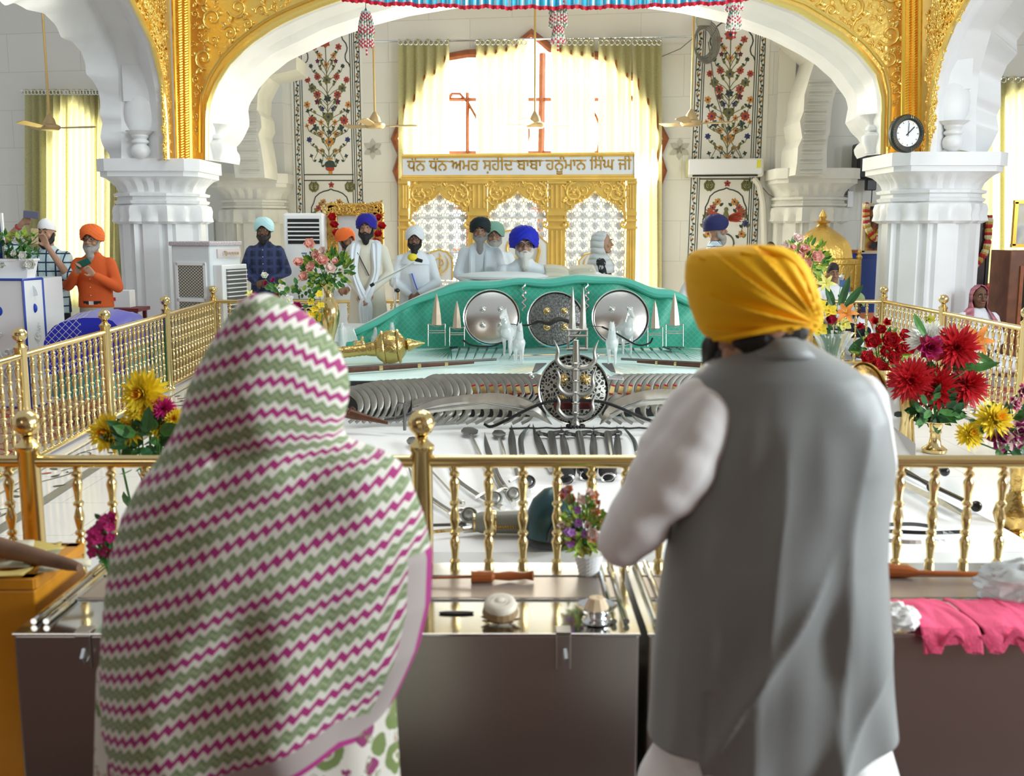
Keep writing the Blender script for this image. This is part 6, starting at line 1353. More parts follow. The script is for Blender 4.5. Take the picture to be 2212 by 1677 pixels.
# right front: yellow and magenta peonies in an engraved vase
vb = atz(2190, 1166, ZP+.004); DI = vb.y; k = DI/FPX; h = at(2190, 1000, DI).z-vb.z
vase([(30*k, 0), (34*k, .02), (20*k, .05), (42*k, h*.22), (48*k, h*.33), (42*k, h*.45), (18*k, h*.60), (15*k, h*.7), (18*k, h*.73), (16*k, h*.78), (20*k, h*.92), (30*k, h), (22*k, h)], vb, 'engraved round-bellied brass vase behind the rightmost balusters', mat('engraved_brass', (.66, .44, .14), .22, 1.0, bump=.6, bscale=30, var=.25, vscale=16))
ft = vb+V((0, 0, h))
for x, y, r, kd, m, lab in ((2095, 940, 26, 'chrysanth', [YEL, YELO], 'yellow chrysanthemum at the far left of the right front bunch'), (2148, 908, 36, 'chrysanth', [YEL, YELO], 'larger yellow chrysanthemum above the magenta peonies'), (2162, 946, 34, 'peony', [PURP, PALEP], 'magenta peony with pale edges resting on the front rail'), (2206, 936, 34, 'peony', [PURP, PALEP], 'magenta peony with pale edges cut by the photo edge'), (2192, 872, 16, 'peony', [MAG, PALEP], 'small magenta peony high in the right front bunch'), (2210, 845, 16, 'peony', [MAG, PALEP], 'topmost magenta peony at the photo edge')): flower(kd, x, y, DI-.02, r, m, lab, None, ft)
leaves(2175, 930, DI+.05, 60, 50, 40, [LEAFD, LEAFM], 'leaves of the right front peony bunch', .09, .02, .3, 19)
# white blooms in the podium planter
for x, y, r in ((51, 553, 11), (67, 572, 13), (33, 549, 9), (8, 574, 8)): flower('rose', x, y, 10.0, r, [WPET, WPET], 'white rose in the planter on the podium', 'white roses in the podium planter', at(25, 600, 10.1))
# red roses hung on the gold frame
for x, y in ((718, 470), (722, 487), (727, 505), (733, 515), (820, 472), (824, 490), (817, 508), (812, 525)): flower('rose', x, y, 14.15, 10, [CRIM, DRED], 'red rose tied to the side of the large gold frame', 'red roses on the gold frame', at(x+(8 if x < 760 else -8), y+6, 14.25))
# ---------------------------------------------------------------- people
SK1, SK2, SK3 = mat('skin_tan', (.42, .235, .15), .5, sss=.05), mat('skin_brown', (.27, .135, .08), .5, sss=.05), mat('skin_deep', (.15, .07, .04), .5, sss=.05)
EYEW, IRIS = mat('eye_white', (.42, .38, .35), .4), mat('eye_dark', (.02, .012, .01), .2); LIP = mat('lip', (.36, .13, .10), .5)
BBLK, BGRY, BWHT = mat('black_hair', (.012, .010, .009), .6, bump=.6, bscale=90), mat('grey_hair', (.34, .33, .31), .7, bump=.6, bscale=90), mat('white_hair', (.72, .71, .66), .7, bump=.6, bscale=90)
def cloth(name, c, r=.75, **k): return mat(name, c, r, bump=k.pop('bump', .15), bscale=k.pop('bscale', 12), **k)
def plaid(name, base, line1, line2, sc, w=.16):
    m = mat(name, base, .75); t = NT(m); tc = t.n('ShaderNodeTexCoord'); sx = t.n('ShaderNodeSeparateXYZ'); t.l(tc.outputs['Object'], sx.inputs[0])
    fx = t.math('FRACT', t.math('MULTIPLY', sx.outputs[0], sc)); fz = t.math('FRACT', t.math('MULTIPLY', sx.outputs[2], sc))
    c = t.mix(t.step(fx, .5, .78), base, line2); c = t.mix(t.math('MULTIPLY', t.step(fz, .5, .78), .6), c, line2)
    c = t.mix(t.step(fx, .1, .1+w), c, line1); c = t.mix(t.step(fz, .1, .1+w), c, line1); t.l(c, t.b.inputs['Base Color']); return m
def rings(mb, rows, n=24, y0=0.0):
    mb.loft([[V((x0+rx*cos(2*pi*j/n), y0+dy+ry*sin(2*pi*j/n), z)) for j in range(n)] for z, rx, ry, x0, dy in [(r+(0, 0))[:5] for r in rows]])
def hand(mb, w, d, nrm, curl=.5, sc=1.0, thumb=1):
    w, d, nrm = V(w), V(d).normalized(), V(nrm).normalized(); s = d.cross(nrm).normalized(); nrm = s.cross(d).normalized()
    p = w+d*.045*sc; mb.ball(p, .042*sc, 12, 8, (1, 1, 1), None) if False else None
    for k in (-1, -.33, .33, 1): cap(mb, w+s*.014*k*sc, w+d*.085*sc+s*.028*k*sc, .016*sc, .0125*sc, 8)
    for k, ln in ((-1, .062), (-.33, .075), (.33, .072), (1, .055)):
        a = w+d*.085*sc+s*.028*k*sc; d1 = (d*cos(curl)+nrm*sin(curl)); d2 = (d*cos(curl*2.1)+nrm*sin(curl*2.1))
        b_ = a+d1*ln*.55*sc; cap(mb, a, b_, .0105*sc, .0095*sc, 8); cap(mb, b_, b_+d2*ln*.5*sc, .0095*sc, .0078*sc, 8)
    a = w+d*.02*sc-s*thumb*.026*sc; b_ = a+(d*.6-s*thumb*.6+nrm*.4).normalized()*.042*sc; cap(mb, a, b_, .014*sc, .0115*sc, 8); cap(mb, b_, b_+(d*.9+nrm*.4).normalized()*.032*sc, .011*sc, .009*sc, 8)
def turban(parent, c, m, s=1.0, rx=.122, ry=.135, rz=.105, seed=0, lean=0.0, peak=1.0, n=64, name='turban'):
    c = V(c); b = MB(); rows = []; nv = 26
    for i in range(nv+1):
        v = i/nv; row = []
        for j in range(n):
            th = 2*pi*j/n; fx, fy = cos(th), sin(th)          # fy<0 is the front
            front = max(0, -fy)
            zmin = -.62+.62*front**6*peak-.15*max(0, fy)
            ph = math.asin(max(-1, min(1, zmin))); a = ph+(pi/2-ph)*v
            z = sin(a); r = max(cos(a), .0)**.85 if cos(a) > 0 else 0
            if a < 0: r = .90+.10*cos(a*1.6)
            x = r*fx; y = r*fy
            w = z*1.0+abs(x)*(.95 if fy < .3 else .5)+.15*x+seed*.1
            k = 1+.05*((w*3.1) % 1.0)-.02
            row.append(c+V((x*rx*k+lean*z*rz, y*ry*k, z*rz*(1+.03*((w*3.1) % 1))))*s if False else c+V((x*rx*k+lean*max(z, 0)*rz, y*ry*k, z*rz*k))*1.0)
        rows.append(row)
    b.loft(rows, cap=False); b.add(rows[-1], [tuple(range(n))])
    inner = [c+(p-c)*.86 for p in rows[0]]; b.strip(rows[0]+[rows[0][0]], inner+[inner[0]])
    o = b.build(name, m, parent, smooth=True, edge=70); return o
def person(label, px, ytop, D, z0, skin=SK2, arms=None, tb=None, beard=None, top=None, hem=.80, flare=0.0, legs=None, yaw=0.0, s=None, glasses=False, seated=False, sleeve=1.0, head_turn=0.0, wide=1.0, scarf=None, belt=None, group=None, hair=None, tbs=1.0, hat=None, stack=None):
    P = at(px, ytop, D); ht = 1.80
    if s is None: s = (P.z-z0)/ht
    root = thing('person', label, 'person', (P.x, D, z0), yaw, group)
    dz = (P.z-z0)/s-ht          # seated figures: torso lowered
    U = lambda x, y, z: V((x*s, y*s, (z+dz)*s))
    arms = arms or {-1: ((-.27, -.02, 1.13), (-.07, -.20, 1.0), (1, -.15, -.25), (0, -1, 0), .6), 1: ((.27, -.02, 1.13), (.07, -.205, 1.02), (-1, -.15, -.25), (0, -1, 0), .6)}
    q = M.Rotation(head_turn, 3, 'Z'); HC = V((0, -.015, 1.63))
    def hp(x, y, z): p = HC+q @ V((x, y, z)); return U(p.x, p.y, p.z)
    b = MB()
    n = 20
    b.loft([[hp(rx*cos(2*pi*j/n), oy+ry*sin(2*pi*j/n), z) for j in range(n)] for z, rx, ry, oy in ((-.125, .022, .025, -.065), (-.115, .040, .042, -.05), (-.09, .055, .065, -.025), (-.05, .066, .085, -.005), (0, .073, .095, .005), (.05, .074, .098, .01), (.09, .062, .085, .012), (.115, .035, .05, .012), (.12, .008, .01, .012))])
    cap(b, hp(0, -.095, .015), hp(0, -.122, -.028), .009*s, .0145*s, 8)          # nose
    for sd in (-1, 1):
        b.ball(hp(sd*.011, -.108, -.032), .010*s, 8, 5); cap(b, hp(sd*.014, -.098, .034), hp(sd*.045, -.082, .034), .010*s, .009*s, 8)     # nostril, brow ridge
        b.ball(hp(sd*.042, -.072, -.03), .024*s, 8, 6); b.ball(hp(sd*.076, .005, -.01), .022*s, 8, 6, (.5, 1, 1.4))                      # cheek, ear
    cap(b, hp(-.018, -.094, -.06), hp(.018, -.094, -.06), .010*s, .010*s, 8); b.ball(hp(0, -.085, -.098), .022*s, 8, 6)                   # mouth, chin
    cap(b, U(0, .02, 1.42), U(0, .0, 1.56), .058*s, .052*s)
    W = wide
    rings(b, [(( z+dz)*s, rx*s*W, ry*s) for z, rx, ry in ((.86, .15, .10), (1.0, .145, .10), (1.25, .165, .105), (1.38, .17, .09), (1.45, .10, .07), (1.48, .05, .05))])
    for sd in (-1, 1):
        e, w, hd, hn, cu_ = arms[sd]
        cap(b, U(sd*.165*W, 0, 1.40), U(*e), .050*s, .040*s); cap(b, U(*e), U(*w), .040*s, .027*s)
        hand(b, U(*w), hd, hn, cu_, s, sd)
        if seated: cap(b, U(sd*.09, 0, .90), U(sd*.38, -.30, .86), .08*s, .06*s); cap(b, U(sd*.38, -.30, .86), U(-sd*.02, -.40, .84), .055*s, .04*s)
        else:
            cap(b, U(sd*.085, 0, .90), U(sd*.09, -.01, .50), .082*s, .055*s); cap(b, U(sd*.09, -.01, .50), U(sd*.09, .02, .09), .055*s, .037*s); cap(b, U(sd*.09, .03, .045), U(sd*.10, -.15, .03), .042*s, .03*s)
    bo = remesh(b, 'body', skin, root, .0085*s, 3)
    # face
    for sd in (-1, 1):
        b = MB(); b.ball(hp(sd*.031, -.084, .011), .0118*s, 10, 7, (1.15, 1, .72)); e = b.build('eye', EYEW, bo, smooth=True)
        b = MB(); b.ball(hp(sd*.031, -.0920, .010), .0066*s, 8, 6); b.build('iris', IRIS, e, smooth=True)
        b = MB(); b.tube([hp(sd*.012, -.108, .034), hp(sd*.032, -.104, .043), hp(sd*.052, -.088, .036)], [.004*s, .0055*s, .002*s], 6); b.build('eyebrow', BBLK if beard is None or beard[0] is not BWHT else BWHT, bo, smooth=True)
    b = MB(); b.tube([hp(-.022, -.103, -.060), hp(0, -.109, -.0575), hp(.022, -.103, -.060)], [.003*s, .006*s, .003*s], 6); b.build('lips', LIP, bo, smooth=True)
    if beard:
        bm_, ln = beard; b = MB()
        for sd in (-1, 1):
            cap(b, hp(sd*.070, -.01, -.005), hp(sd*.062, -.035, -.07), .016*s, .03*s, 8); cap(b, hp(sd*.06, -.04, -.075), hp(sd*.022, -.085, -.105), .028*s, .034*s, 8)
            cap(b, hp(sd*.004, -.112, -.046), hp(sd*.046, -.088, -.064), .0085*s, .008*s, 8)
        cap(b, hp(0, -.085, -.10), hp(0, -.075, -.115-ln*.6), .04*s, .042*s); cap(b, hp(0, -.075, -.115-ln*.5), hp(0, -.07, -.12-ln), .045*s, .022*s)
        remesh(b, 'beard', bm_, bo, .0075*s, 2)
    if glasses:
        b = MB()
        for sd in (-1, 1): b.tube([hp(sd*.033+.026*cos(a), -.118+.012*abs(cos(a))*(1 if sd*cos(a) > 0 else 0), .010+.020*sin(a)) for a in [i*pi/8 for i in range(17)]], .0022*s, 5); b.tube([hp(sd*.058, -.108, .012), hp(sd*.078, .0, .012)], .002*s, 5)
        b.tube([hp(-.008, -.119, .014), hp(.008, -.119, .014)], .002*s, 5); b.build('spectacles', mat('dark_rim', (.03, .03, .03), .3), bo, smooth=True)
    if tb:
        c = hp(0, .012, .065); o = turban(bo, c, tb, 1, .120*s*tbs, .138*s*tbs, .107*s*tbs, seed=px % 7, lean=.1*((px % 3)-1)); 
        o.data.transform(M.Translation(c) @ M.Rotation(head_turn, 4, 'Z') @ M.Translation(-c))
    if hat: hat(bo, hp, s)
    if top:
        b = MB(); fl = flare
        rows = [(hem, .180+fl, .125+fl*.8), (hem+(.95-hem)*.5, .178+fl*.5, .128+fl*.4), (.95, .175, .128), (1.08, .168, .124), (1.25, .188, .126), (1.36, .194, .115), (1.43, .155, .095), (1.475, .082, .075), (1.505, .066, .066)]
        if hem > .95: rows = [r for r in rows if r[0] >= .95]
        if seated: rows = [(.80, .25, .20), (.9, .21, .17)]+rows[3:]
        rings(b, [((z+dz)*s, rx*s*W, ry*s) for z, rx, ry in rows])
        for sd in (-1, 1):
            e, w, *_ = arms[sd]; E_, W_ = U(*e), U(*w); cap(b, U(sd*.155*W, 0, 1.385), E_, .072*s, .060*s)
            if sleeve >= .9: cap(b, E_, E_.lerp(W_, .93), .058*s, .042*s)
            elif sleeve < .5: pass
        if seated and legs is None:
            for sd in (-1, 1): cap(b, U(sd*.1, 0, .88), U(sd*.38, -.30, .86), .11*s, .09*s); cap(b, U(sd*.38, -.3, .86), U(0, -.4, .84), .08*s, .07*s)
        if not seated and hem > .95: pass
        remesh(b, 'kurta' if hem < .6 else 'shirt', top, bo, .0115*s, 4)
        b = MB()
        for k in range(5): b.ball(U(0, -.128-.002*k, 1.40-.085*k), .006*s, 6, 4)
        if hem > .6: b.build('buttons', mat('shirt_button', (.7, .7, .68), .4), bo)
    if legs and not seated:
        b = MB(); rings(b, [((z+dz)*s, rx*s*W, ry*s) for z, rx, ry in ((.80, .168, .12), (.9, .168, .118), (1.0, .165, .118))])
        for sd in (-1, 1): cap(b, U(sd*.085, 0, .84), U(sd*.095, -.01, .48), .098*s, .075*s); cap(b, U(sd*.095, -.01, .48), U(sd*.10, .015, .07), .075*s, .065*s)
        remesh(b, 'trousers', legs, bo, .013*s, 3)
    if seated and legs:
        b = MB()
        for sd in (-1, 1): cap(b, U(sd*.1, 0, .88), U(sd*.38, -.30, .86), .11*s, .09*s); cap(b, U(sd*.38, -.3, .86), U(0, -.4, .84), .08*s, .07*s)
        remesh(b, 'trousers', legs, bo, .014*s, 3)
    if belt:
        b = MB(); rings(b, [((z+dz)*s, .176*s, .128*s) for z in (.965, 1.0)]); b.build('belt', BLACKP, bo, smooth=True)
        b = MB(); b.box(U(0, -.13, .98), (.05*s, .012*s, .04*s)); b.build('buckle', SIL, bo)
    root['u'] = 0; del root['u']
    return root, bo, U, hp, s
def phone(name, c, d, m, label, rot, lens=True):
    r = thing('phone', label, 'phone', tuple(c)); b = MB(); b.box((0, 0, 0), d, rot=rot); b.build('case', m, r, bevel=.006)
    if lens:
        b = MB()
        for k in ((-.3, .34), (-.05, .38), (-.18, .28)): b.ball(rot @ V((d[0]*k[0], d[1]*.55, d[2]*k[1])), .008, 8, 5)
        b.build('camera_lenses', BLACKP, r)
    return r
TB_O, TB_RB, TB_BK, TB_W, TB_LB, TB_G, TB_NV, TB_OL = [cloth(n, c) for n, c in (('orange_turban_cloth', (.80, .15, .025)), ('royal_blue_turban_cloth', (.02, .012, .30)), ('black_green_turban_cloth', (.008, .016, .02)), ('white_turban_cloth', (.80, .82, .83)), ('pale_blue_turban_cloth', (.45, .72, .76)), ('sage_turban_cloth', (.20, .38, .29)), ('navy_turban_cloth', (.015, .018, .10)), ('olive_turban_cloth', (.28, .36, .16)))]
WK, CK = cloth('white_kurta_cloth', (.80, .83, .86), bscale=7, bump=.3), cloth('cream_kurta_cloth', (.78, .73, .60), bscale=7, bump=.3)
NAVYT, BEIGET = cloth('navy_trousers', (.01, .012, .025)), cloth('beige_trousers', (.42, .38, .28))
# plaid shirt man filming with two phones
PL1 = plaid('aqua_plaid', (.50, .74, .76), (.02, .03, .09), (.62, .78, .80), 11)
def kerchief(bo, hp, s):
    b = MB(); n = 24; b.loft([[hp(rx*cos(2*pi*j/n), .012+ry*sin(2*pi*j/n)-.0*k, z+.02*sin(2*pi*j/n)*(-1)) for j in range(n)] for k, (z, rx, ry) in enumerate(((.025, .082, .108), (.06, .083, .108), (.10, .070, .092), (.125, .042, .055), (.132, .005, .006)))], cap=False); b.build('head_kerchief', TB_W, bo, smooth=True)
    b = MB(); cap(b, hp(0, .11, .04), hp(.02, .14, -.02), .02*s, .012*s); b.build('kerchief_knot', TB_W, bo, smooth=True)
r, bo, U, hp, s = person('man in aqua plaid shirt and white kerchief filming with two phones', 100, 467, 11.0, 0.0, SK1, {-1: ((-.42, -.10, 1.52), (-.17, -.16, 1.73), (.75, -.1, .6), (.2, -1, 0), .7), 1: ((.27, -.20, 1.20), (.10, -.25, 1.50), (-.35, -.05, .95), (0, -1, .1), .6)}, None, (BBLK, .015), PL1, .82, 0, NAVYT, 0, sleeve=.6, hat=kerchief, wide=1.08)
b = MB(); b.lathe([(.034*s, -.008), (.036*s, 0), (.034*s, .008)], U(-.22, -.15, 1.69), 14, V((.5, -.1, .45)).to_track_quat('Z', 'Y').to_matrix(), cap=False); b.build('thread_bracelet', RED, bo)
Wd = M.Translation(r.location)
phone('p', r.location+U(-.045, -.24, 1.81), (.155, .010, .075), mat('grey_blue_phone', (.14, .15, .22), .3), 'grey blue phone held level above the plaid man\'s head', M.Rotation(.1, 3, 'Y'))
phone('p', r.location+U(.005, -.30, 1.60), (.075, .010, .155), mat('gold_phone', (.66, .50, .28), .3), 'gold phone held upright before the plaid man\'s face', M.Rotation(.06, 3, 'Y'))
# orange turban man with phone
r, bo, U, hp, s = person('man in orange turban, orange shirt and beige trousers looking down at a phone', 198, 484, 10.9, 0.0, SK1, {-1: ((-.26, -.06, 1.16), (-.08, -.27, 1.31), (.5, -.3, .6), (.3, -.8, .5), .7), 1: ((.26, -.06, 1.14), (.10, -.27, 1.28), (-.5, -.3, .6), (-.3, -.8, .5), .7)}, TB_O, (BGRY, .09), cloth('orange_shirt', (.62, .10, .015)), .93, 0, BEIGET, glasses=True, belt=True, wide=1.05)
phone('p', r.location+U(.02, -.33, 1.40), (.15, .010, .075), mat('green_phone', (.02, .12, .09), .3), 'dark green phone held by the man in orange', M.Rotation(-.4, 3, 'Y') @ M.Rotation(.5, 3, 'X'))
# arm of a person at the left photo edge
r, bo, U, hp, s = person('person at the left photo edge raising a bare arm with a black watch', -46, 470, 11.0, 0.0, SK1, {-1: ((-.3, 0, 1.15), (-.3, -.1, .9), (0, -.2, -1), (1, 0, 0), .4), 1: ((.33, -.06, 1.45), (.255, -.12, 1.72), (-.3, 0, 1), (0, -1, 0), .5)}, None, None, cloth('brown_tee', (.22, .12, .09)), .85, 0, NAVYT, sleeve=.4, hat=kerchief)
b = MB(); b.lathe([(.035*s, -.016), (.039*s, 0), (.035*s, .016)], U(.275, -.10, 1.66), 14, V((-.25, 0, 1)).to_track_quat('Z', 'Y').to_matrix(), cap=False); b.build('watch', BLACKP, bo, smooth=True)
b = MB(); b.box(at(-6, 530, 10.25)+V((0, 0, 0)), (.12, .03, .62)); b.cur = 1; b.box(at(8, 530, 10.25), (.02, .034, .62)); tag(b.build('notice_board', [BLUE, WPL]), 'blue board with white edge standing on the podium at the photo edge', 'board')
# pale blue turban man
r, bo, U, hp, s = person('man in pale blue turban and dark blue checked shirt standing by the left pilaster', 570, 469, 13.6, 0.0, SK3, None, TB_LB, (BBLK, .03), plaid('navy_check', (.02, .035, .10), (.035, .05, .14), (.012, .018, .05), 9, .3), .80, 0, NAVYT, wide=1.08)
# orange turban man half hidden
person('man in orange turban and white shirt half hidden behind the blue turbaned man', 746, 492, 13.3, 0.0, SK2, None, TB_O, (BBLK, .02), WK, .5, .03, NAVYT, head_turn=.9)
# royal blue turban, cream kurta, white scarf
r, bo, U, hp, s = person('man in royal blue turban, cream kurta and long white scarf', 791, 461, 11.12, ZP, SK1, {-1: ((-.25, -.03, 1.12), (-.06, -.17, .90), (.35, -.2, -.9), (0, -1, 0), .3), 1: ((.26, -.03, 1.12), (.05, -.18, .92), (-.35, -.2, -.9), (0, -1, 0), .3)}, TB_RB, (BBLK, .05), CK, .28, .06, CK, wide=1.1)
SCF = cloth('white_scarf_cloth', (.82, .86, .90), bump=.4, bscale=16)
for sd in (-1, 1):
    b = MB(); P = smoothpath([U(sd*.06, .06, 1.50), U(sd*.11, -.06, 1.46), U(sd*.125, -.150, 1.30), U(sd*.12, -.165, 1.12), U(sd*.05, -.20, .93), U(-sd*.015, -.215, .78), U(-sd*.01, -.2, .55)], 24)
    b.loft([[p+V((x*k*s, y*s, 0)) for x, y in ((-.05, 0), (-.03, -.018), (-.01, -.004), (.012, -.02), (.035, -.004), (.05, 0), (0, .012))] for p, k in zip(P, [1+.25*sin(i*.4) for i in range(24)])]); b.build('scarf', SCF, bo, smooth=True)
b = MB(); b.tube([U(-.09, -.128, 1.36), U(-.02, -.145, 1.22), U(.04, -.150, 1.10)], .011*s, 6, flat=.4); b.build('black_strap', BLACKP, bo)
# white turban man with strap and glasses
r, bo, U, hp, s = person('man in white turban, spectacles and white kurta with a blue strap, hands clasped', 896, 488, 11.14, ZP, SK2, {-1: ((-.27, -.04, 1.10), (-.05, -.19, .96), (.55, -.2, -.7), (0, -1, 0), .5), 1: ((.27, -.04, 1.10), (.06, -.195, .98), (-.55, -.2, -.7), (0, -1, 0), .5)}, TB_W, (BBLK, .075), WK, .28, .07, WK, glasses=True, wide=1.15)
b = MB(); b.tube([U(-.03, -.150, 1.22), U(.0, -.158, 1.12), U(.035, -.162, 1.02)], .022*s, 6, flat=.3); b.build('blue_strap', mat('blue_strap_cloth', (.02, .10, .60), .6), bo)
b = MB(); rings(b, [(U(0, 0, z).z, rx*s, ry*s, 0, -.01*s) for z, rx, ry in ((1.33, .20, .145), (1.38, .195, .135), (1.44, .14, .11), (1.475, .10, .095))]); b.build('shoulder_cloth', WK, bo, smooth=True)
# black turban man, long grey beard
r, bo, U, hp, s = person('man in black turban with long grey beard and white robe behind the throne', 1037, 469, 11.25, ZP, SK1, None, TB_BK, (BGRY, .17), WK, .28, .07, WK, wide=1.2, tbs=1.05)
for sd in (-1, 1):
    b = MB(); P = smoothpath([U(sd*.05, .04, 1.50), U(sd*.085, -.08, 1.43), U(sd*.09, -.150, 1.25), U(sd*.085, -.155, .95)], 14); b.loft([[p+V((x*s, y*s, 0)) for x, y in ((-.035, 0), (-.015, -.012), (.01, -.003), (.035, 0), (0, .01))] for p in P]); b.build('stole', SCF, bo, smooth=True)
person('man in sage green turban and spectacles peering from behind the black turban', 1068, 478, 12.2, 0.0, SK1, None, TB_G, (BGRY, .03), WK, .5, .03, NAVYT, glasses=True)
# the reader behind the book
r, bo, U, hp, s = person('seated reader in big royal blue turban, spectacles, long white beard and white robe', 1132, 492, 10.9, .30, mat('skin_fair', (.50, .30, .21), .5, sss=.05), {-1: ((-.30, -.06, 1.12), (-.16, -.30, 1.02), (.3, -1, -.1), (0, -.2, -1), .3), 1: ((.32, -.04, 1.14), (.2, -.30, 1.04), (-.2, -1, -.1), (0, -.2, -1), .3)}, mat('bright_blue_turban_cloth', (.012, .02, .50), .7, bump=.15, bscale=12), (BWHT, .17), WK, seated=True, s=1.08, glasses=True, wide=1.25, tbs=1.2, head_turn=.08)
b = MB(); b.tube([U(-.06, -.135, 1.34), U(-.03, -.16, 1.22)], .02*s, 6, flat=.4); b.build('black_strap', BLACKP, bo)
tag((lambda b: (b.box((r.location.x, 10.95, .42), (.95, .62, .40)), b.build('reader_seat', WCL, bevel=.05))[1])(MB()), 'white covered seat behind the throne under the seated reader', 'seat')
# woman in profile
DUP = cloth('pale_grey_veil', (.62, .64, .63), .6, bump=.3)
BF = mat('black_floral', (.012, .012, .014), .7); t = NT(BF); tc = t.n('ShaderNodeTexCoord'); vo = t.n('ShaderNodeTexVoronoi'); vo.inputs['Scale'].default_value = 13; t.l(tc.outputs['Object'], vo.inputs['Vector']); nz = t.n('ShaderNodeTexNoise'); nz.inputs['Scale'].default_value = 60; t.l(tc.outputs['Object'], nz.inputs['Vector'])
t.l(t.mix(t.math('MULTIPLY', t.math('LESS_THAN', vo.outputs['Distance'], .38), t.math('GREATER_THAN', nz.outputs['Fac'], .5)), (.012, .012, .014), (.42, .42, .44)), t.b.inputs['Base Color'])
def veil(m):
    def f(bo, hp, s):
        b = MB(); n = 28; rows = []
        for z, rx, ry, op, dy in ((.138, .02, .02, 0, .01), (.125, .055, .07, .5, .012), (.08, .088, .115, 1.0, .02), (.02, .095, .122, 1.2, .03), (-.06, .095, .12, 1.2, .03), (-.13, .10, .115, .9, .03), (-.20, .17, .15, .6, .02), (-.27, .22, .18, .6, .01), (-.36, .235, .19, .7, .01)):
            rows.append([hp(rx*sin(a), dy+ry*cos(a), z+.004*sin(5*a)) for a in [(-pi+op)+(2*pi-2*op)*j/n for j in range(n+1)]])
        for r0, r1 in zip(rows, rows[1:]): b.strip(r0, r1)
        b.build('veil', m, bo, smooth=True, solid=.006)
    return f
r, bo, U, hp, s = person('woman in black floral dress and pale grey veil, walking right past the screen', 1300, 494, 12.2, 0.0, SK1, {-1: ((-.22, -.05, 1.13), (-.12, -.27, 1.06), (0, -1, .3), (0, -.2, -1), .4), 1: ((.22, -.06, 1.12), (.10, -.30, 1.10), (0, -.8, .6), (0, -.2, -1), .4)}, None, None, BF, .45, .05, NAVYT, yaw=1.45, hat=veil(DUP))
# navy turban man in profile
person('man in navy turban and pale blue check shirt seen in profile by the painted panel', 1546, 465, 13.2, 0.0, SK1, None, TB_NV, (BGRY, .06), plaid('pale_check', (.62, .74, .80), (.05, .09, .16), (.50, .64, .72), 14), .85, 0, NAVYT, yaw=1.35, tbs=1.1)
c = at(1476, 640, 11.0); b = MB(); cap(b, V((0, 0, .30)), V((.06, 0, .72)), .26, .15); cap(b, V((.07, 0, .74)), V((.09, 0, .95)), .13, .06)
o = remesh(b, 'draped_seat', WCL, None, .03, 3); o.location = (c.x, 11.3, ZP-.05); tag(o, 'white draped mound between the green throne and the yellow turban', 'cloth')
# seated people on the right
def hairf(m, long=False):
    def f(bo, hp, s):
        b = MB(); n = 20; b.loft([[hp(rx*cos(2*pi*j/n), .02+ry*sin(2*pi*j/n), z+.03*(sin(2*pi*j/n) < -.2)) for j in range(n)] for z, rx, ry in ((-.02, .079, .095), (.04, .083, .105), (.09, .072, .092), (.125, .04, .05), (.134, .004, .004))], cap=False); b.build('hair', m, bo, smooth=True)
    return f
person('seated boy in white printed shirt before the golden palanquin', 1800, 566, 11.9, 0.0, SK2, None, None, None, cloth('printed_white_tee', (.78, .80, .82)), seated=True, s=.82, hat=hairf(BBLK), legs=NAVYT)
person('seated person with dark hair just left of the pink roses', 1664, 521, 13.6, 0.0, SK2, None, None, None, cloth('pale_shirt', (.66, .68, .70)), seated=True, s=.80, hat=hairf(BBLK), legs=NAVYT)
person('seated man in olive green turban and white shirt behind the back railing', 1846, 633, 12.1, 0.0, SK3, None, TB_OL, (BBLK, .03), WK, seated=True, s=.86, tbs=1.15)
PKV = mat('pink_scarf', (.55, .20, .26), .7, var=.6, vscale=9)
person('seated woman in pink patterned head scarf and white top by the red table', 2117, 610, 11.6, 0.0, SK3, None, None, None, cloth('white_top', (.72, .74, .80)), seated=True, s=.95, hat=veil(PKV), wide=1.15)
# microphones ----------------------------------------------------------------------------------------
o = at(852, 600, 9.9); ms_ = thing('microphone_stand', 'chrome boom microphone stand in front of the white turbaned man', 'microphone stand', (o.x, o.y, Z2+.01)); zt = o.z-Z2-.01
b = MB(); b.tube([(0, 0, 0), (0, 0, zt)], .012, 8); b.build('pole', CHROME, ms_, smooth=True)
b = MB(); b.tube([at(800, 618, 9.9)-ms_.location, at(838, 597, 9.9)-ms_.location, at(868, 582, 9.8)-ms_.location, at(893, 568, 9.75)-ms_.location], .009, 8); b.build('boom', CHROME, ms_, smooth=True)
b = MB(); b.tube([at(800, 618, 9.9)-ms_.location, at(808, 613, 9.9)-ms_.location], .016, 8); b.ball((.03, -.02, zt-.12), .022, 8, 6); b.build('counterweight', BLACKP, ms_, smooth=True)
b = MB(); b.lathe([(.09, 0), (.085, .012), (.02, .02)], (0, 0, 0), 16); b.build('base', BLACKP, ms_)
o = at(891, 556, 9.7); mi = thing('microphone', 'microphone with round yellow foam cover on the boom stand', 'microphone', tuple(o)); b = MB(); b.ball((0, 0, 0), .042, 14, 10, (1.15, 1, .85)); b.build('foam_cover', mat('yellow_foam', (.85, .68, .05), .9, bump=.5, bscale=120), mi, smooth=True)
b = MB(); b.tube([(.03, 0, -.02), (.09, -.02, -.035)], [.02, .016], 8); b.build('handle', BLACKP, mi, smooth=True)
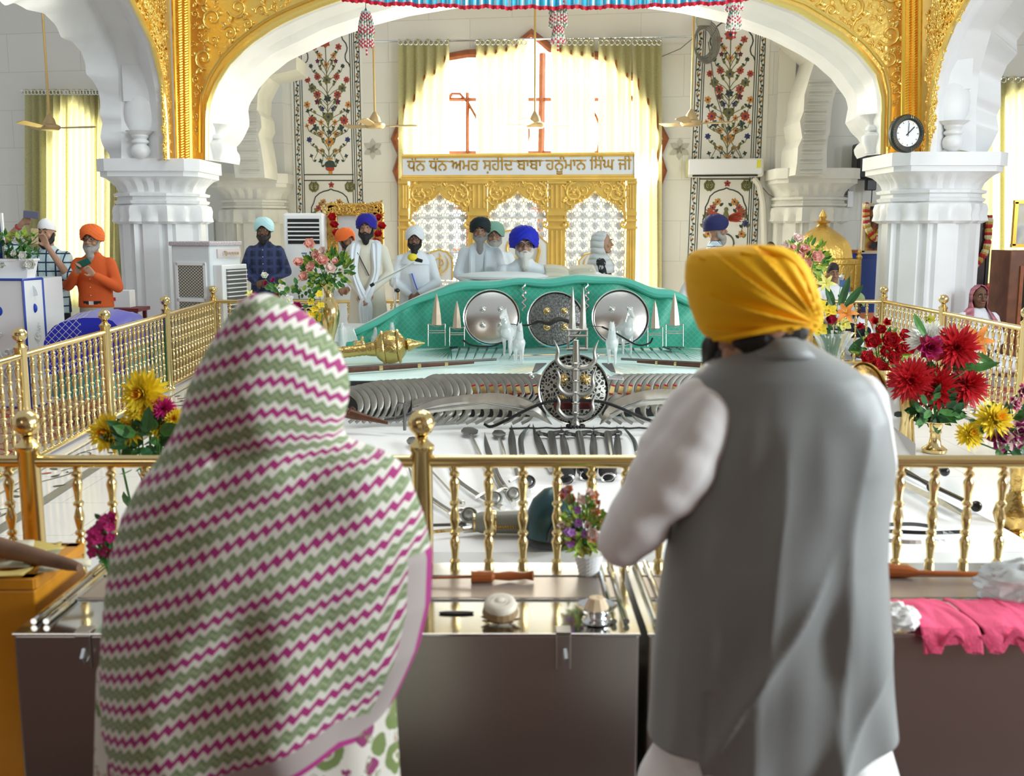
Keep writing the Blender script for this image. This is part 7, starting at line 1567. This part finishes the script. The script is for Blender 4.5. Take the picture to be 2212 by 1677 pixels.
# ---------------------------------------------------------------- donation boxes at the front
ZX = .60
BST = mat('box_steel', (.42, .395, .36), .34, 1.0, bump=.03, bscale=25, stretch=(1, 1, 40)); BTOP = mat('box_top_steel', (.62, .62, .60), .10, 1.0, bump=.02, bscale=6); TANB = mat('strip_tan', (.36, .30, .25), .3, .3)
yf, yb = atz(700, 1370, ZX).y, 3.36
def tx(px, y):            # x of a pixel column on the box top at distance y
    p = V((0, y, ZX)); d = (y*cp+(CAMH-ZX)*sp_); return (px-CX)/FPX*d
def steelbox(x0, x1, label):
    r = thing('donation_box', label, 'donation box', ((x0+x1)/2, (yf+yb)/2, 0)); w = x1-x0; dp = yb-yf; SX = (tx(985, yf+.12)-(x0+x1)/2) if x0 < 0 else w*.2
    b = MB(); b.box((0, 0, ZX/2), (w, dp, ZX-.004)); b.build('body', BST, r, bevel=.008)
    b = MB(); b.box((0, 0, ZX-.002), (w+.006, dp+.006, .008)); b.build('top_plate', BTOP, r, bevel=.002)
    b = MB(); b.box((0, dp*.10, ZX+.003), (w*.97, dp*.30, .004)); b.build('tan_strip', TANB, r)  # tan strip across the box top
    for k in (-.08, .28): b = MB(); b.tube([(-w*.485, dp*k, ZX+.004), (w*.485, dp*k, ZX+.004)], .0035, 6); b.build('lid_seam', CHROME, r)
    for s in (-1, 1):
        for q in (0, 1): b = MB(); b.tube([(s*(w/2-.03-.035*q), -dp*.40, ZX+.012), (s*(w/2-.03-.035*q), dp*.46, ZX+.012)], .009, 8); b.build('edge_bar', CHROME, r, smooth=True)
    b = MB(); b.tube([V((SX+.05*cos(a), -dp*.26+.009*sin(a), ZX+.006)) for a in [i*pi/12 for i in range(25)]], .0022, 5); b.build('coin_slot_rim', DSTEEL, r)
    b = MB(); b.box((SX, -dp*.26, ZX+.004), (.095, .012, .003)); b.build('coin_slot', DARK, r)
    return r, w, dp
def hasp(r, x, dp):
    b = MB(); b.box((x, -dp/2-.006, ZX-.05), (.042, .008, .10)); b.box((x, -dp/2+.015, ZX+.007), (.044, .05, .006)); h = b.build('hasp', BST, r, bevel=.003)
    b = MB(); b.tube([(x+.004, -dp/2-.012, ZX-.04), (x+.006, -dp/2-.034, ZX-.055), (x+.004, -dp/2-.012, ZX-.078)], .006, 8); b.build('staple', CHROME, h, smooth=True)
xl, xr = tx(28, yf), tx(1382, yf)
r, w, dp = steelbox(xl, xr, 'left brushed steel donation box with a hasp, behind the patterned shawl')
hasp(r, tx(1217, yf)-r.location.x, dp); hasp(r, tx(180, yf)-r.location.x, dp)
r2, w2, dp2 = steelbox(tx(1401, yf), tx(1401, yf)+1.72, 'right brushed steel donation box, behind the man in the grey vest')
# orange box
OW = mat('orange_painted_wood', (.72, .30, .015), .35, var=.15, vscale=5)
zo = .66; yo0, yo1 = atz(60, 1262, zo).y, 3.34; x1 = tx(77, yo0)-.0; r = thing('orange_box', 'orange painted wooden offering box at the left photo edge', 'donation box', (x1-.5, (yo0+yo1)/2, 0)); dp = yo1-yo0
b = MB(); b.box((-.1, 0, zo/2-.01), (1.2, dp, zo-.02)); b.build('body', OW, r, bevel=.006)
b = MB()
for c, d in (((-.1, -dp/2+.02, zo), (1.2, .05, .035)), ((-.1, dp/2-.02, zo), (1.2, .05, .035)), ((.48, 0, zo), (.05, dp, .035))): b.box(c, d)
b.build('raised_rim', OW, r, bevel=.004)
b = MB(); b.box((.35, dp/2-.02, zo+.019), (.22, .008, .003)); b.build('scratch_mark', DARK, r)
NOTE = [mat('note_pale', (.72, .68, .50), .7), mat('note_yellow', (.70, .55, .16), .7), mat('note_green', (.36, .38, .22), .7)]
rg = random.Random(21)
for i in range(13):
    p = atz(rg.uniform(-10, 140), rg.uniform(1182, 1240), zo+.004+.003*i); a = rg.uniform(-.5, .5); b = MB()
    b.grid(lambda u, v: V(((u-.5)*.15, (v-.5)*.066, .008*sin(3*u+i)*(.4+v)+.004*sin(9*v))), 8, 3); o = b.build('banknote', NOTE[i % 3], None, smooth=True, solid=.0008); o.location = p; o.rotation_euler = (0, 0, a); tag(o, 'loose banknote lying in the orange box', 'banknote', 'banknotes in the orange box')
b = MB(); a, c = atz(-30, 1175, zo+.07), atz(172, 1226, zo+.05); b.tube([a, a.lerp(c, .5), a.lerp(c, .9), c], [.032, .026, .018, .012], 12); tag(b.build('wooden_club', mat('grey_brown_wood', (.22, .12, .07), .6, var=.25, vscale=12), smooth=True), 'brown wooden club lying across the orange box', 'club')
# things on the boxes
HW = mat('red_brown_handle', (.34, .09, .02), .25, var=.2, vscale=14)
def ot(px, py, dz=.0): return atz(px, py, ZX+.006)+V((0, 0, dz))
a = ot(1020, 1258, .02); r = thing('sheathed_knife', 'long knife with brown wooden handle lying on the left steel box', 'knife', tuple(a))
b = MB(); b.tube([ot(1018, 1258, .018), ot(1062, 1258, .018), ot(1068, 1257, .018), ot(1100, 1256, .018), ot(1135, 1256, .018), ot(1152, 1257, .02)], [.020, .018, .011, .016, .011, .016], 10); b.build('handle', HW, r, smooth=True, w=True)
b = MB(); b.tube([ot(900, 1258, .012), ot(1018, 1258, .018)], [.003, .005], 6); b.build('blade', HW, r, w=True)
b = MB(); b.tube([ot(1910, 1246, .02), ot(1960, 1248, .02), ot(1985, 1250, .018), ot(2130, 1252, .016)], [.024, .02, .009, .008], 10); tag(b.build('wooden_bat', HW, smooth=True), 'brown wooden bat-like stick on the right steel box', 'bat')
DOUGH = mat('cream_dough', (.72, .66, .54), .55, var=.08, vscale=12); LEAFB = mat('dry_leaf', (.30, .19, .09), .6)
c = ot(1081, 1338); r = thing('sweet_cake', 'swirl-topped cream cake on a dry leaf plate on the left steel box', 'cake', tuple(c))
b = MB(); b.lathe([(.001, .05), (.012, .052), (.015, .046), (.021, .053), (.027, .046), (.033, .052), (.037, .046), (.042, .047), (.047, .035), (.046, .012), (.044, .0)], (0, 0, .012), 40, M.Rotation(.22, 3, 'X')); b.build('cake', DOUGH, r, smooth=True, edge=180)
b = MB(); b.lathe([(.048, .030), (.052, .012), (.044, .0)], (0, 0, .010), 18, M.Rotation(.22, 3, 'X'), cap=False)
for k in range(7): b.petal((.035*cos(k*.9), -.02+.02*sin(k*.9), .003), (cos(k*.9), sin(k*.9)-.4, .1), (0, 0, 1), .028, .012, .2, .3, 3)
b.build('leaf_plate', LEAFB, r)
c = ot(1288, 1342); r = thing('footed_bowl', 'small steel footed bowl holding a tan cone sweet on the left steel box', 'bowl', tuple(c))
b = MB(); b.lathe([(.040, 0), (.042, .004), (.030, .012), (.028, .018), (.038, .024), (.048, .038), (.056, .046), (.058, .047), (.050, .042), (.036, .034), (.002, .031)], (0, 0, 0), 40, cap=False); b.build('bowl', CHROME, r, smooth=True, edge=60)
c2 = c+V((0, 0, .036)); b = MB(); b.lathe([(.036*k, z) for k, z in ((1, 0), (.98, .004), (.66, .030), (.60, .034), (.3, .035), (.001, .033))], (0, 0, 0), 10); o = b.build('cone_sweet', mat('tan_sweet', (.66, .50, .32), .6)); o.location = c2; tag(o, 'tan fluted cone sweet sitting in the small steel bowl', 'sweet')
o = None
# pink carry bags, white wrap, plastic bag
PB = mat('pink_bag_cloth', (.80, .09, .20), .75, bump=.25, bscale=160, var=.06, vscale=8)
def bag(x0, px1, lab, seed, tw):
    rg = random.Random(seed); xa, xb = tx(x0, yf+.12), tx(px1, yf+.12); w = xb-xa
    r = thing('carry_bag', lab, 'bag', (xa+w/2, yf+.08, ZX+.008)); rows = []
    prof = [(.14, .004), (.09, .012), (.04, .014), (.0, .013), (-.05, .011), (-.092, .008), (-.112, -.012), (-.118, -.035), (-.120, -.055)]
    b = MB(); nu = 26
    def fn(u, v):
        i = v*(len(prof)-1); k = min(int(i), len(prof)-2); f = i-k; y = prof[k][0]*(1-f)+prof[k+1][0]*f; z = prof[k][1]*(1-f)+prof[k+1][1]*f
        cut = 0
        if v > .86: z += .05*sin(pi*min(max((u-.25)/.5, 0), 1))
        n_ = noise.noise(V((u*4+seed, v*3, 2)))
        return V(((u-.5)*w*(1+.06*v)+tw*v*.06, y+.004*n_, z+abs(.007*n_)+.003+.005*sin(u*3+v*3+seed)**2))
    b.grid(fn, nu, 32); b.build('cloth', PB, r, smooth=True, solid=.003)
    for s in (0, 1):
        b = MB(); xs = -w*.5+s*w*.62; b.strip([V((xs, -.114, -.0)), V((xs+w*.18, -.122, -.045)), V((xs+w*.36, -.12, -.05))], [V((xs+w*.12, -.114, .004)), V((xs+w*.24, -.122, -.028)), V((xs+w*.40, -.12, -.03))]); b.build('handle_loop', PB, r, solid=.003)
    return r
bag(1945, 2060, 'pink cloth carry bag nearer the man, hanging over the right steel box edge', 3, .2); bag(2065, 2175, 'pink cloth carry bag in the middle of the pair on the right steel box', 8, .5); bag(2168, 2290, 'pink cloth carry bag cut by the right photo edge', 14, .2)
def crumple(name, c, r_, sc, m, lab, cat, seed, amp=.45):
    b = MB(); n, q = 48, 30
    def fn(u, v):
        a, p = 2*pi*u, -pi/2+pi*v; d = V((cos(a)*cos(p), sin(a)*cos(p), sin(p))); k = 1+amp*(noise.ridged_multi_fractal(d*1.9+V((seed, 0, 0)), 1, 2, 4, 1, 2)-1.1)*.5
        return V((d.x*sc[0], d.y*sc[1], max(d.z, -.55)*sc[2]))*r_*k
    b.grid(fn, n, q, True); o = b.build(name, m, None, smooth=True, edge=50); o.location = c; return tag(o, lab, cat)
crumple('crumpled_cloth', ot(1938, 1362, .035), .055, (1.0, .9, .75), mat('white_tissue', (.80, .80, .78), .8), 'crumpled white cloth beside the pink carry bags', 'cloth', 3)
crumple('plastic_bag', ot(2205, 1296, .05), .12, (1.1, .8, .55), mat('thin_plastic', (.72, .76, .76), .25, trans=.55, ior=1.1), 'crumpled translucent plastic bag at the right photo edge', 'bag', 9, .5)
# ---------------------------------------------------------------- woman in the chevron shawl
DW = 2.12
wc = at(588, 640, DW)
wr = thing('person', 'woman seen from behind under a chevron striped shawl', 'person', (wc.x, DW, 0))
def UW(x, y, z): return V((x, y, z))
hz = wc.z
def plainbody(root, hz, s, skin, arms, yaw=0.0, lean=0.0):
    b = MB(); q = M.Rotation(yaw, 3, 'Z'); HC = V((0, lean, hz-.15*s))
    def hp(x, y, z): return HC+q @ V((x*s, y*s, z*s))
    n = 20
    b.loft([[hp(rx*cos(2*pi*j/n), oy+ry*sin(2*pi*j/n), z) for j in range(n)] for z, rx, ry, oy in ((-.125, .022, .025, -.065), (-.09, .055, .065, -.025), (-.05, .066, .085, -.005), (0, .073, .095, .005), (.05, .074, .098, .01), (.09, .062, .085, .012), (.12, .008, .01, .012))])
    cap(b, hp(0, -.095, .015), hp(0, -.122, -.028), .009*s, .0145*s, 8)
    for sd in (-1, 1): b.ball(hp(sd*.076, .005, -.01), .022*s, 8, 6, (.5, 1, 1.4)); b.ball(hp(sd*.042, -.072, -.03), .024*s, 8, 6); cap(b, hp(sd*.014, -.098, .034), hp(sd*.045, -.082, .034), .010*s, .009*s, 8)
    cap(b, hp(-.018, -.094, -.06), hp(.018, -.094, -.06), .010*s, .010*s, 8); b.ball(hp(0, -.085, -.098), .022*s, 8, 6)
    sh = hz-.36*s; cap(b, V((0, .0, sh)), HC+V((0, .01, -.06)), .06*s, .052*s)
    rings(b, [(z, rx*s, ry*s) for z, rx, ry in ((sh-.58*s, .15, .10), (sh-.40*s, .14, .10), (sh-.16*s, .16, .105), (sh-.03*s, .165, .09), (sh+.05*s, .09, .07))])
    for sd in (-1, 1):
        S_, e, w_, hd, hn, cu_ = arms[sd]; cap(b, V(S_), V(e), .047*s, .038*s); cap(b, V(e), V(w_), .038*s, .026*s); hand(b, V(w_), hd, hn, cu_, s, sd)
        cap(b, V((sd*.085*s, 0, sh-.52*s)), V((sd*.09*s, 0, .46*s)), .085*s, .055*s); cap(b, V((sd*.09*s, 0, .46*s)), V((sd*.09*s, 0, .09)), .055*s, .036*s); cap(b, V((sd*.09*s, -.02, .045)), V((sd*.1*s, .15, .03)) if yaw > 1 else V((sd*.1*s, -.15, .03)), .042*s, .03*s)
    return remesh(b, 'body', skin, root, .009*s, 3), hp
s = .93
wb_, hpw = plainbody(wr, hz-.03, s, SK2, {-1: ((-.16, 0, 1.18), (-.24, .05, .95), (-.06, .24, 1.10), (.4, .3, .6), (0, 1, 0), .2), 1: ((.16, 0, 1.18), (.24, .05, .95), (.06, .24, 1.10), (-.4, .3, .6), (0, 1, 0), .2)}, yaw=pi-.1, lean=.035)
for sd in (-1, 1): b = MB(); b.ball(hpw(sd*.031, -.088, .012), .011, 8, 6); b.build('eye', IRIS, wb_, smooth=True)
b = MB(); b.ball(hpw(0, .02, .03), .100*s, 16, 12, (.85, 1.02, 1.05)); b.build('hair', BBLK, wb_, smooth=True)
FLD = mat('floral_dress_cloth', (.76, .74, .66), .8); t = NT(FLD); tc = t.n('ShaderNodeTexCoord'); mp = t.n('ShaderNodeMapping'); mp.inputs['Scale'].default_value = (15, 15, 13); t.l(tc.outputs['Object'], mp.inputs[0])
vo = t.n('ShaderNodeTexVoronoi'); vo.inputs['Scale'].default_value = 1; vo.inputs['Randomness'].default_value = .8; t.l(mp.outputs[0], vo.inputs['Vector']); no = t.n('ShaderNodeTexNoise'); no.inputs['Scale'].default_value = 2.2; no.inputs['Detail'].default_value = 3; t.l(mp.outputs[0], no.inputs['Vector'])
sc_ = t.n('ShaderNodeSeparateColor'); t.l(vo.outputs['Color'], sc_.inputs[0]); dd = t.math('ADD', vo.outputs['Distance'], t.math('MULTIPLY', no.outputs['Fac'], .35))
c = t.mix(t.math('MULTIPLY', t.math('LESS_THAN', dd, .60), t.math('GREATER_THAN', sc_.outputs[0], .4)), (.76, .74, .66), (.30, .05, .16)); c = t.mix(t.math('MULTIPLY', t.math('LESS_THAN', dd, .66), t.math('LESS_THAN', sc_.outputs[0], .4)), c, (.20, .27, .09)); c = t.mix(t.step(dd, .32, .38), c, (.76, .72, .60)); c = t.mix(t.step(no.outputs['Fac'], .60, .64), c, (.25, .30, .14)); c = t.mix(t.math('GREATER_THAN', no.outputs['Fac'], .70), c, (.42, .16, .08)); t.l(c, t.b.inputs['Base Color'])
b = MB(); rows = []
for i in range(30):
    f = i/29; py = 1180+f*1300; z = 1.2-1.14*f
    y = py; x0, x1 = interp([(1180, 330, 800), (1400, 225, 840), (1450, 212, 850), (1677, 206, 862), (2500, 150, 930)], y)
    p0, p1 = at(x0, min(y, 1700), DW+.0), at(x1, min(y, 1700), DW); hw = (p1.x-p0.x)/2; cx_ = (p0.x+p1.x)/2
    if y > 1700: z = at(560, 1700, DW).z*(1-(y-1700)/800)+.05*(y-1700)/800
    else: z = p0.z
    rows.append([V((cx_+hw*cos(a)*(1+.015*sin(9*a)), DW+.02-.17*sin(a)*(1+.05*sin(11*a+f*3)), z)) for a in [2*pi*j/64 for j in range(64)]])
b.loft(rows); b.build('dress', FLD, wb_, smooth=True, w=True, edge=180)
# shawl
SR = [(636, 546, 566), (642, 532, 586), (652, 517, 606), (680, 497, 652), (720, 469, 697), (760, 446, 725), (800, 424, 742), (830, 410, 748), (870, 397, 746), (910, 386, 737), (935, 375, 734), (955, 362, 748), (975, 350, 800), (990, 342, 840), (1010, 326, 862), (1050, 298, 884), (1120, 262, 911), (1200, 240, 931), (1300, 228, 928), (1400, 216, 905), (1460, 222, 882), (1520, 246, 858), (1600, 258, 826), (1700, 262, 815)]
SD = [(636, .02), (652, .06), (700, .095), (760, .125), (830, .14), (900, .125), (950, .115), (990, .13), (1050, .15), (1200, .19), (1400, .205), (1700, .21)]
def hemy(px): return 1552+(751-px)*.40 if px < 751 else 1552+(px-751)*.22
def sst(x): x = min(max(x, 0), 1); return x*x*(3-2*x)
NU, NV = 220, 250; vs = []; uvs = []; uv2 = []
for i in range(NV+1):
    t_ = i/NV; yn = 636+t_*(1600-636); x0, x1 = interp(SR, yn); dep = interp(SD, yn)[0]
    for j in range(NU+1):
        a = -.20+(pi+.40)*j/NU; ca, sa = cos(a), sin(a)           # 0 = right edge, pi/2 = towards the camera
        px = (x0+x1)/2+(x1-x0)/2*ca
        py = yn+(hemy(px)-1600)*sst((t_-.62)/.38)
        # folds of the cloth
        f1 = .014*sin((py+.40*px)*.022+1.3)*sst((yn-960)/120); f2 = .024*sin((px-.2*py)*.021)*sst((yn-1250)/250); f3 = .012*math.exp(-((py-965-(.06*(px-560)))/26)**2)*(1 if px > 480 else .4)
        n_ = noise.noise(V((px*.008, py*.006, 3.1)))*.03*sst((yn-700)/200)
        D = DW-(dep+f1+f2-f3*2.2+n_)*sa+.02*(1-sa)
        base = at((x0+x1)/2, py, DW); pt = at(px, py, DW)
        vs.append(V((pt.x, D, pt.z)))
        # stripe coordinate, follows the drape
        sb = py+.40*(px-560)-.00030*max(0, px-700)**2+.9*max(0, px-840)*sst((py-1050)/200)
        sh_ = py+.30*max(0, 600-px)*-1*-.0+.34*min(0, px-600)-.55*max(0, px-650)-.0*px
        k = sst((yn-880)/130); sv = sh_*(1-k)+(sb-10)*k
        uvs.append(((px+.25*py)/22.0, sv/62.0))
        e1 = (hemy(px)-py)*(1.0 if t_ > .5 else 9); e2 = (x1-px)*1.0 if yn > 1180 else 999
        uv2.append((e1/100, e2/100))
fs = [(i*(NU+1)+j, i*(NU+1)+j+1, (i+1)*(NU+1)+j+1, (i+1)*(NU+1)+j) for i in range(NV) for j in range(NU)]
b = MB(); b.add(vs, fs)
SHM = mat('chevron_shawl_cloth', (.75, .72, .64), .8, sheen=.15); t = NT(SHM)
u1 = t.n('ShaderNodeUVMap'); u1.uv_map = 'map'; s1 = t.n('ShaderNodeSeparateXYZ'); t.l(u1.outputs[0], s1.inputs[0]); u2 = t.n('ShaderNodeUVMap'); u2.uv_map = 'border'; s2 = t.n('ShaderNodeSeparateXYZ'); t.l(u2.outputs[0], s2.inputs[0])
nz = t.n('ShaderNodeTexNoise'); nz.inputs['Scale'].default_value = 2.5; t.l(u1.outputs[0], nz.inputs['Vector'])
tri = t.math('ABSOLUTE', t.math('SUBTRACT', t.math('FRACT', s1.outputs[0]), .5)); v_ = t.math('FRACT', t.math('ADD', t.math('ADD', s1.outputs[1], t.math('MULTIPLY', tri, .39)), t.math('MULTIPLY', nz.outputs['Fac'], .05)))
c = t.mix(t.step(v_, .0, .22), (.74, .72, .64), (.37, .022, .17)); c = t.mix(t.step(v_, .42, .80), c, (.20, .27, .13)); c = t.mix(t.step(v_, .57, .65), c, (.34, .40, .24))
wv = t.n('ShaderNodeTexNoise'); wv.inputs['Scale'].default_value = 60; t.l(u1.outputs[0], wv.inputs['Vector'])
brd = t.math('MAXIMUM', t.math('LESS_THAN', s2.outputs[0], .62), t.math('LESS_THAN', s2.outputs[1], .44)); c = t.mix(brd, c, t.mix(wv.outputs['Fac'], (.30, .22, .22), (.62, .58, .54)))
edg = t.math('MAXIMUM', t.math('LESS_THAN', s2.outputs[0], .11), t.math('LESS_THAN', s2.outputs[1], .09)); c = t.mix(edg, c, (.42, .03, .22)); t.l(c, t.b.inputs['Base Color'])
sh = b.build('shawl', SHM, wb_, smooth=True, w=True, edge=180, solid=.004)
me = sh.data
for nm, src in (('map', uvs), ('border', uv2)):
    L_ = me.uv_layers.new(name=nm)
    for l in me.loops: L_.data[l.index].uv = src[l.vertex_index]
b = MB(); P = [vs[NV*(NU+1)+j] for j in range(0, NU+1, 4)]; b.tube(P, .0035, 5); b.build('hem_cord', mat('magenta_hem', (.40, .03, .2), .7), sh, w=False).matrix_parent_inverse = wm(sh).inverted()
# ---------------------------------------------------------------- man in the grey vest and yellow turban
DM = 2.20; mc_ = at(1636, 640, DM+.02)
mr = thing('person', 'man seen from behind in yellow turban, grey sleeveless vest and white kurta', 'person', (mc_.x, DM, 0))
hz = at(1640, 528, DM).z
mb_, hpm = plainbody(mr, hz-.075, 1.0, SK1, {-1: ((-.17, 0, 1.27), tuple(at(1352, 1165, DM-.02)-V(mr.location)), tuple(at(1500, 1040, DM+.22)-V(mr.location)), (.6, .3, .7), (0, 1, 0), .2), 1: ((.17, 0, 1.27), (.24, .05, 1.0), (.0, .24, 1.18), (-.6, .3, .6), (0, 1, 0), .2)}, yaw=pi+.35, lean=.015)
for sd in (-1, 1): b = MB(); b.ball(hpm(sd*.031, -.088, .012), .011, 8, 6); b.build('eye', IRIS, mb_, smooth=True)
b = MB()
for sd in (-1, 1): cap(b, hpm(sd*.070, -.01, -.005), hpm(sd*.062, -.035, -.07), .02, .035, 8); cap(b, hpm(sd*.06, -.04, -.075), hpm(sd*.022, -.085, -.115), .032, .04, 8)
cap(b, hpm(0, -.085, -.11), hpm(0, -.075, -.16), .045, .035); remesh(b, 'beard', BBLK, mb_, .008, 2)
b = MB(); p0, p1 = at(1530, 735, DM-.0), at(1528, 790, DM+.02); cap(b, at(1552, 722, DM+.02), at(1540, 790, DM+.05), .022, .02, 10); cap(b, at(1538, 745, DM+.05), at(1535, 800, DM+.08), .025, .02, 10); remesh(b, 'side_beard', BBLK, mb_, .006, 2, w=True)
b = MB(); cap(b, at(1596, 735, DM+.0), at(1612, 800, DM+.02), .046, .045, 14); cap(b, at(1640, 735, DM-.02), at(1650, 800, DM-.0), .048, .05, 14); cap(b, at(1695, 730, DM-.0), at(1690, 800, DM+.0), .04, .04, 14); remesh(b, 'neck', SK2, mb_, .007, 3, w=True)
b = MB(); cap(b, at(1598, 738, DM-.050), at(1640, 734, DM-.064), .018, .026, 10); cap(b, at(1640, 734, DM-.064), at(1722, 716, DM-.058), .026, .026, 10); cap(b, at(1620, 756, DM-.052), at(1716, 742, DM-.050), .018, .018, 10); remesh(b, 'nape_hair', BBLK, mb_, .006, 2, w=True)
# turban: rows traced from its outline, folds fan out from the knot at the lower right
TR = [(529, 1628, 1664), (533, 1560, 1690), (540, 1505, 1706), (550, 1490, 1722), (570, 1483, 1737), (600, 1481, 1752), (630, 1483, 1763), (660, 1490, 1771), (690, 1501, 1774), (710, 1509, 1764), (725, 1520, 1748), (735, 1543, 1700), (739, 1560, 1640)]
b = MB(); NR, NC = 110, 150; rows = []
for i in range(NR+1):
    y = 529+(739-529)*i/NR; x0, x1 = interp(TR, y); q = (y-529)/210; dep = .135*max(.06, sin(pi*(.04+.92*q**.75)))**.5
    row = []
    for j in range(NC):
        a = 2*pi*j/NC; px = (x0+x1)/2+(x1-x0)/2*cos(a)
        ang = math.atan2(700-y, 1752-px)                    # 0 points left of the knot, pi/2 up
        rr_ = math.hypot(700-y, 1752-px)
        k = ang*2.15+.12*sin(rr_*.012)
        saw = (k*1.55) % 1.0
        amp = .016*min(1, rr_/60)*(1 if sin(a) > -.2 else .4)
        d = dep*abs(sin(a))**.92*(1 if sin(a) > 0 else -1)
        d += (amp*(saw-.5)+.006*sin(k*14)*min(1, 90/(rr_+20)))*max(0, sin(a))
        row.append(V((at(px, y, DM).x, DM-.0-d, at(px, y, DM).z)))
    rows.append(row)
b.loft(rows); YT = mat('yellow_turban_cloth', (.95, .50, .0), .75, bump=.12, bscale=60); b.build('turban', YT, mb_, smooth=True, w=True, edge=180)
b = MB()
for k, (pts, r_) in enumerate((([(1512, 556), (1560, 572), (1620, 602), (1690, 650), (1752, 690)], .012), ([(1600, 545), (1655, 560), (1700, 600), (1730, 650), (1755, 688)], .016), ([(1640, 533), (1700, 556), (1740, 606), (1764, 668)], .014), ([(1540, 735), (1620, 720), (1690, 705), (1752, 695)], .010))):
    P = smoothpath([at(x, y, DM-.098+.05*((x-1640)/150)**2) for x, y in pts], 18); b.tube(P, [r_*(.35+.65*sin(pi*(i+.5)/18)) for i in range(18)], 8, flat=.7)
b.build('turban_fold', YT, mb_, smooth=True, w=True)
# vest
VM = mat('grey_vest_cloth', (.235, .25, .245), .46, spec=.4, sheen=.3, bump=.06, bscale=220)
VR = [(728, 1640, 1722), (733, 1622, 1734), (745, 1606, 1752), (760, 1582, 1778), (775, 1552, 1806), (790, 1528, 1832), (810, 1506, 1858), (840, 1494, 1884), (900, 1490, 1909), (1000, 1480, 1926), (1060, 1470, 1922), (1100, 1462, 1914), (1200, 1440, 1908), (1300, 1425, 1911), (1400, 1416, 1916), (1500, 1409, 1923), (1580, 1404, 1928), (1610, 1402, 1930)]
VD = [(728, .085), (745, .098), (775, .112), (810, .125), (900, .14), (1050, .15), (1200, .155), (1610, .16)]
b = MB(); NR, NC = 150, 160; rows = []
for i in range(NR+1):
    q = i/NR; yn = 728+(1604-728)*q; x0, x1 = interp(VR, yn); dep = interp(VD, yn)[0]; row = []
    for j in range(NC):
        a = 2*pi*j/NC; px = (x0+x1)/2+(x1-x0)/2*cos(a); hem = (1584 if px < 1490 else 1611 if px < 1780 else 1611-(px-1780)*.25) if True else 0
        y = yn+(hem-1604)*sst((q-.85)/.15)
        w_ = px+26*noise.noise(V((px*.006, y*.004, 1)))+.10*(y-1000); f = .020*(1-abs(sin(w_*.019)))**1.5*sst((y-860)/240)+.022*(1-abs(sin((w_+y*.5)*.012)))**3*sst((y-1100)/200)+.012*sin((px*.6+y*.42)*.022)*sst((y-900)/200)*sst((1500-y)/250)+.026*noise.noise(V((px*.011, y*.0042, 7)))*sst((y-780)/150)
        if abs(px-1504) < 9 and y > 1440: f -= .006
        d = (dep+f)*abs(sin(a))**.85*(1 if sin(a) > 0 else -1); row.append(V((at(px, y, DM).x, DM-d, at(px, y, DM).z)))
    rows.append(row)
b.loft(rows, cap=False); vest = b.build('vest', VM, mb_, smooth=True, w=True, edge=180, solid=.005)
b = MB(); rows = []
for y, e in ((722, 0), (742, .0), (762, .004)):
    x0, x1 = interp([(722, 1616, 1728), (742, 1600, 1750), (762, 1584, 1774)], y); dep = interp([(722, .090), (742, .102), (762, .112)], y)[0]
    rows.append([V((at((x0+x1)/2+(x1-x0)/2*cos(a), y+10*(1-sin(a)), DM).x, DM-(dep+e)*sin(a), at((x0+x1)/2, y+10*(1-sin(a)), DM).z)) for a in [2*pi*j/60 for j in range(60)]])
b.loft(rows, cap=False); o = b.build('collar', VM, vest, smooth=True, solid=.005); o.matrix_parent_inverse = wm(vest).inverted()
# kurta: sleeve and skirt
KW = mat('white_kurta_fine', (.80, .79, .78), .8, bump=.2, bscale=9)
b = MB(); A_, E_, F_ = at(1528, 905, DM-.06), at(1352, 1160, DM-.05), at(1500, 1060, DM+.20)
for i in range(10):
    f = i/10; p, q = A_.lerp(E_, f), A_.lerp(E_, f+.1); cap(b, p, q, .066+.016*sin(pi*min(1, f*1.2))+.003*sin(i*2.3), .066+.016*sin(pi*min(1, (f+.1)*1.2))+.003*sin((i+1)*2.3), 14)
cap(b, E_, F_, .056, .045, 14); cap(b, at(1500, 870, DM-.02), at(1440, 980, DM-.04), .055, .07, 14)
slv = remesh(b, 'sleeve', KW, mb_, .009, 5, w=True)
for v in slv.data.vertices:
    n_ = noise.noise(v.co*9+V((4, 0, 0)))*.010+.005*sin(60*(v.co.x*.6+v.co.z*.8)+8*v.co.x)*max(0, noise.noise(v.co*4)); v.co += v.normal*n_
b = MB(); cap(b, at(1862, 860, DM-.0), at(1895, 1010, DM+.04), .055, .045, 14); cap(b, at(1895, 1010, DM+.04), at(1860, 1100, DM+.2), .045, .04, 14); remesh(b, 'sleeve', KW, mb_, .01, 4, w=True)
b = MB(); rows = []
for i in range(26):
    f = i/25; y = 1500+180*min(f*2.2, 1); x0, x1 = interp([(1500, 1440, 1895), (1570, 1440, 1895), (1610, 1412, 1922), (1677, 1378, 1940), (1680, 1377, 1941)], y); z = at(1650, y, DM).z; xa, xb = at(x0, y, DM).x, at(x1, y, DM).x
    if f > .4545: g_ = (f-.4545)/.5455; z = z*(1-g_)+.22*g_; xa -= .05*g_; xb += .05*g_
    rows.append([V(((xa+xb)/2+(xb-xa)/2*cos(a), DM-(.112+.045*sst((f-.24)/.2)+.03*f+(.012*sin(9*a+2*f)+.008*sin(15*a))*sst((f-.2)/.15))*sin(a), z)) for a in [2*pi*j/90 for j in range(90)]])
b.loft(rows, cap=False); b.build('kurta_skirt', KW, mb_, smooth=True, w=True, edge=180)
b = MB()
for sd in (-1, 1): cap(b, V((sd*.1, 0, .6)), V((sd*.1, .02, .08)), .10, .07)
remesh(b, 'trousers', KW, mb_, .014, 3)
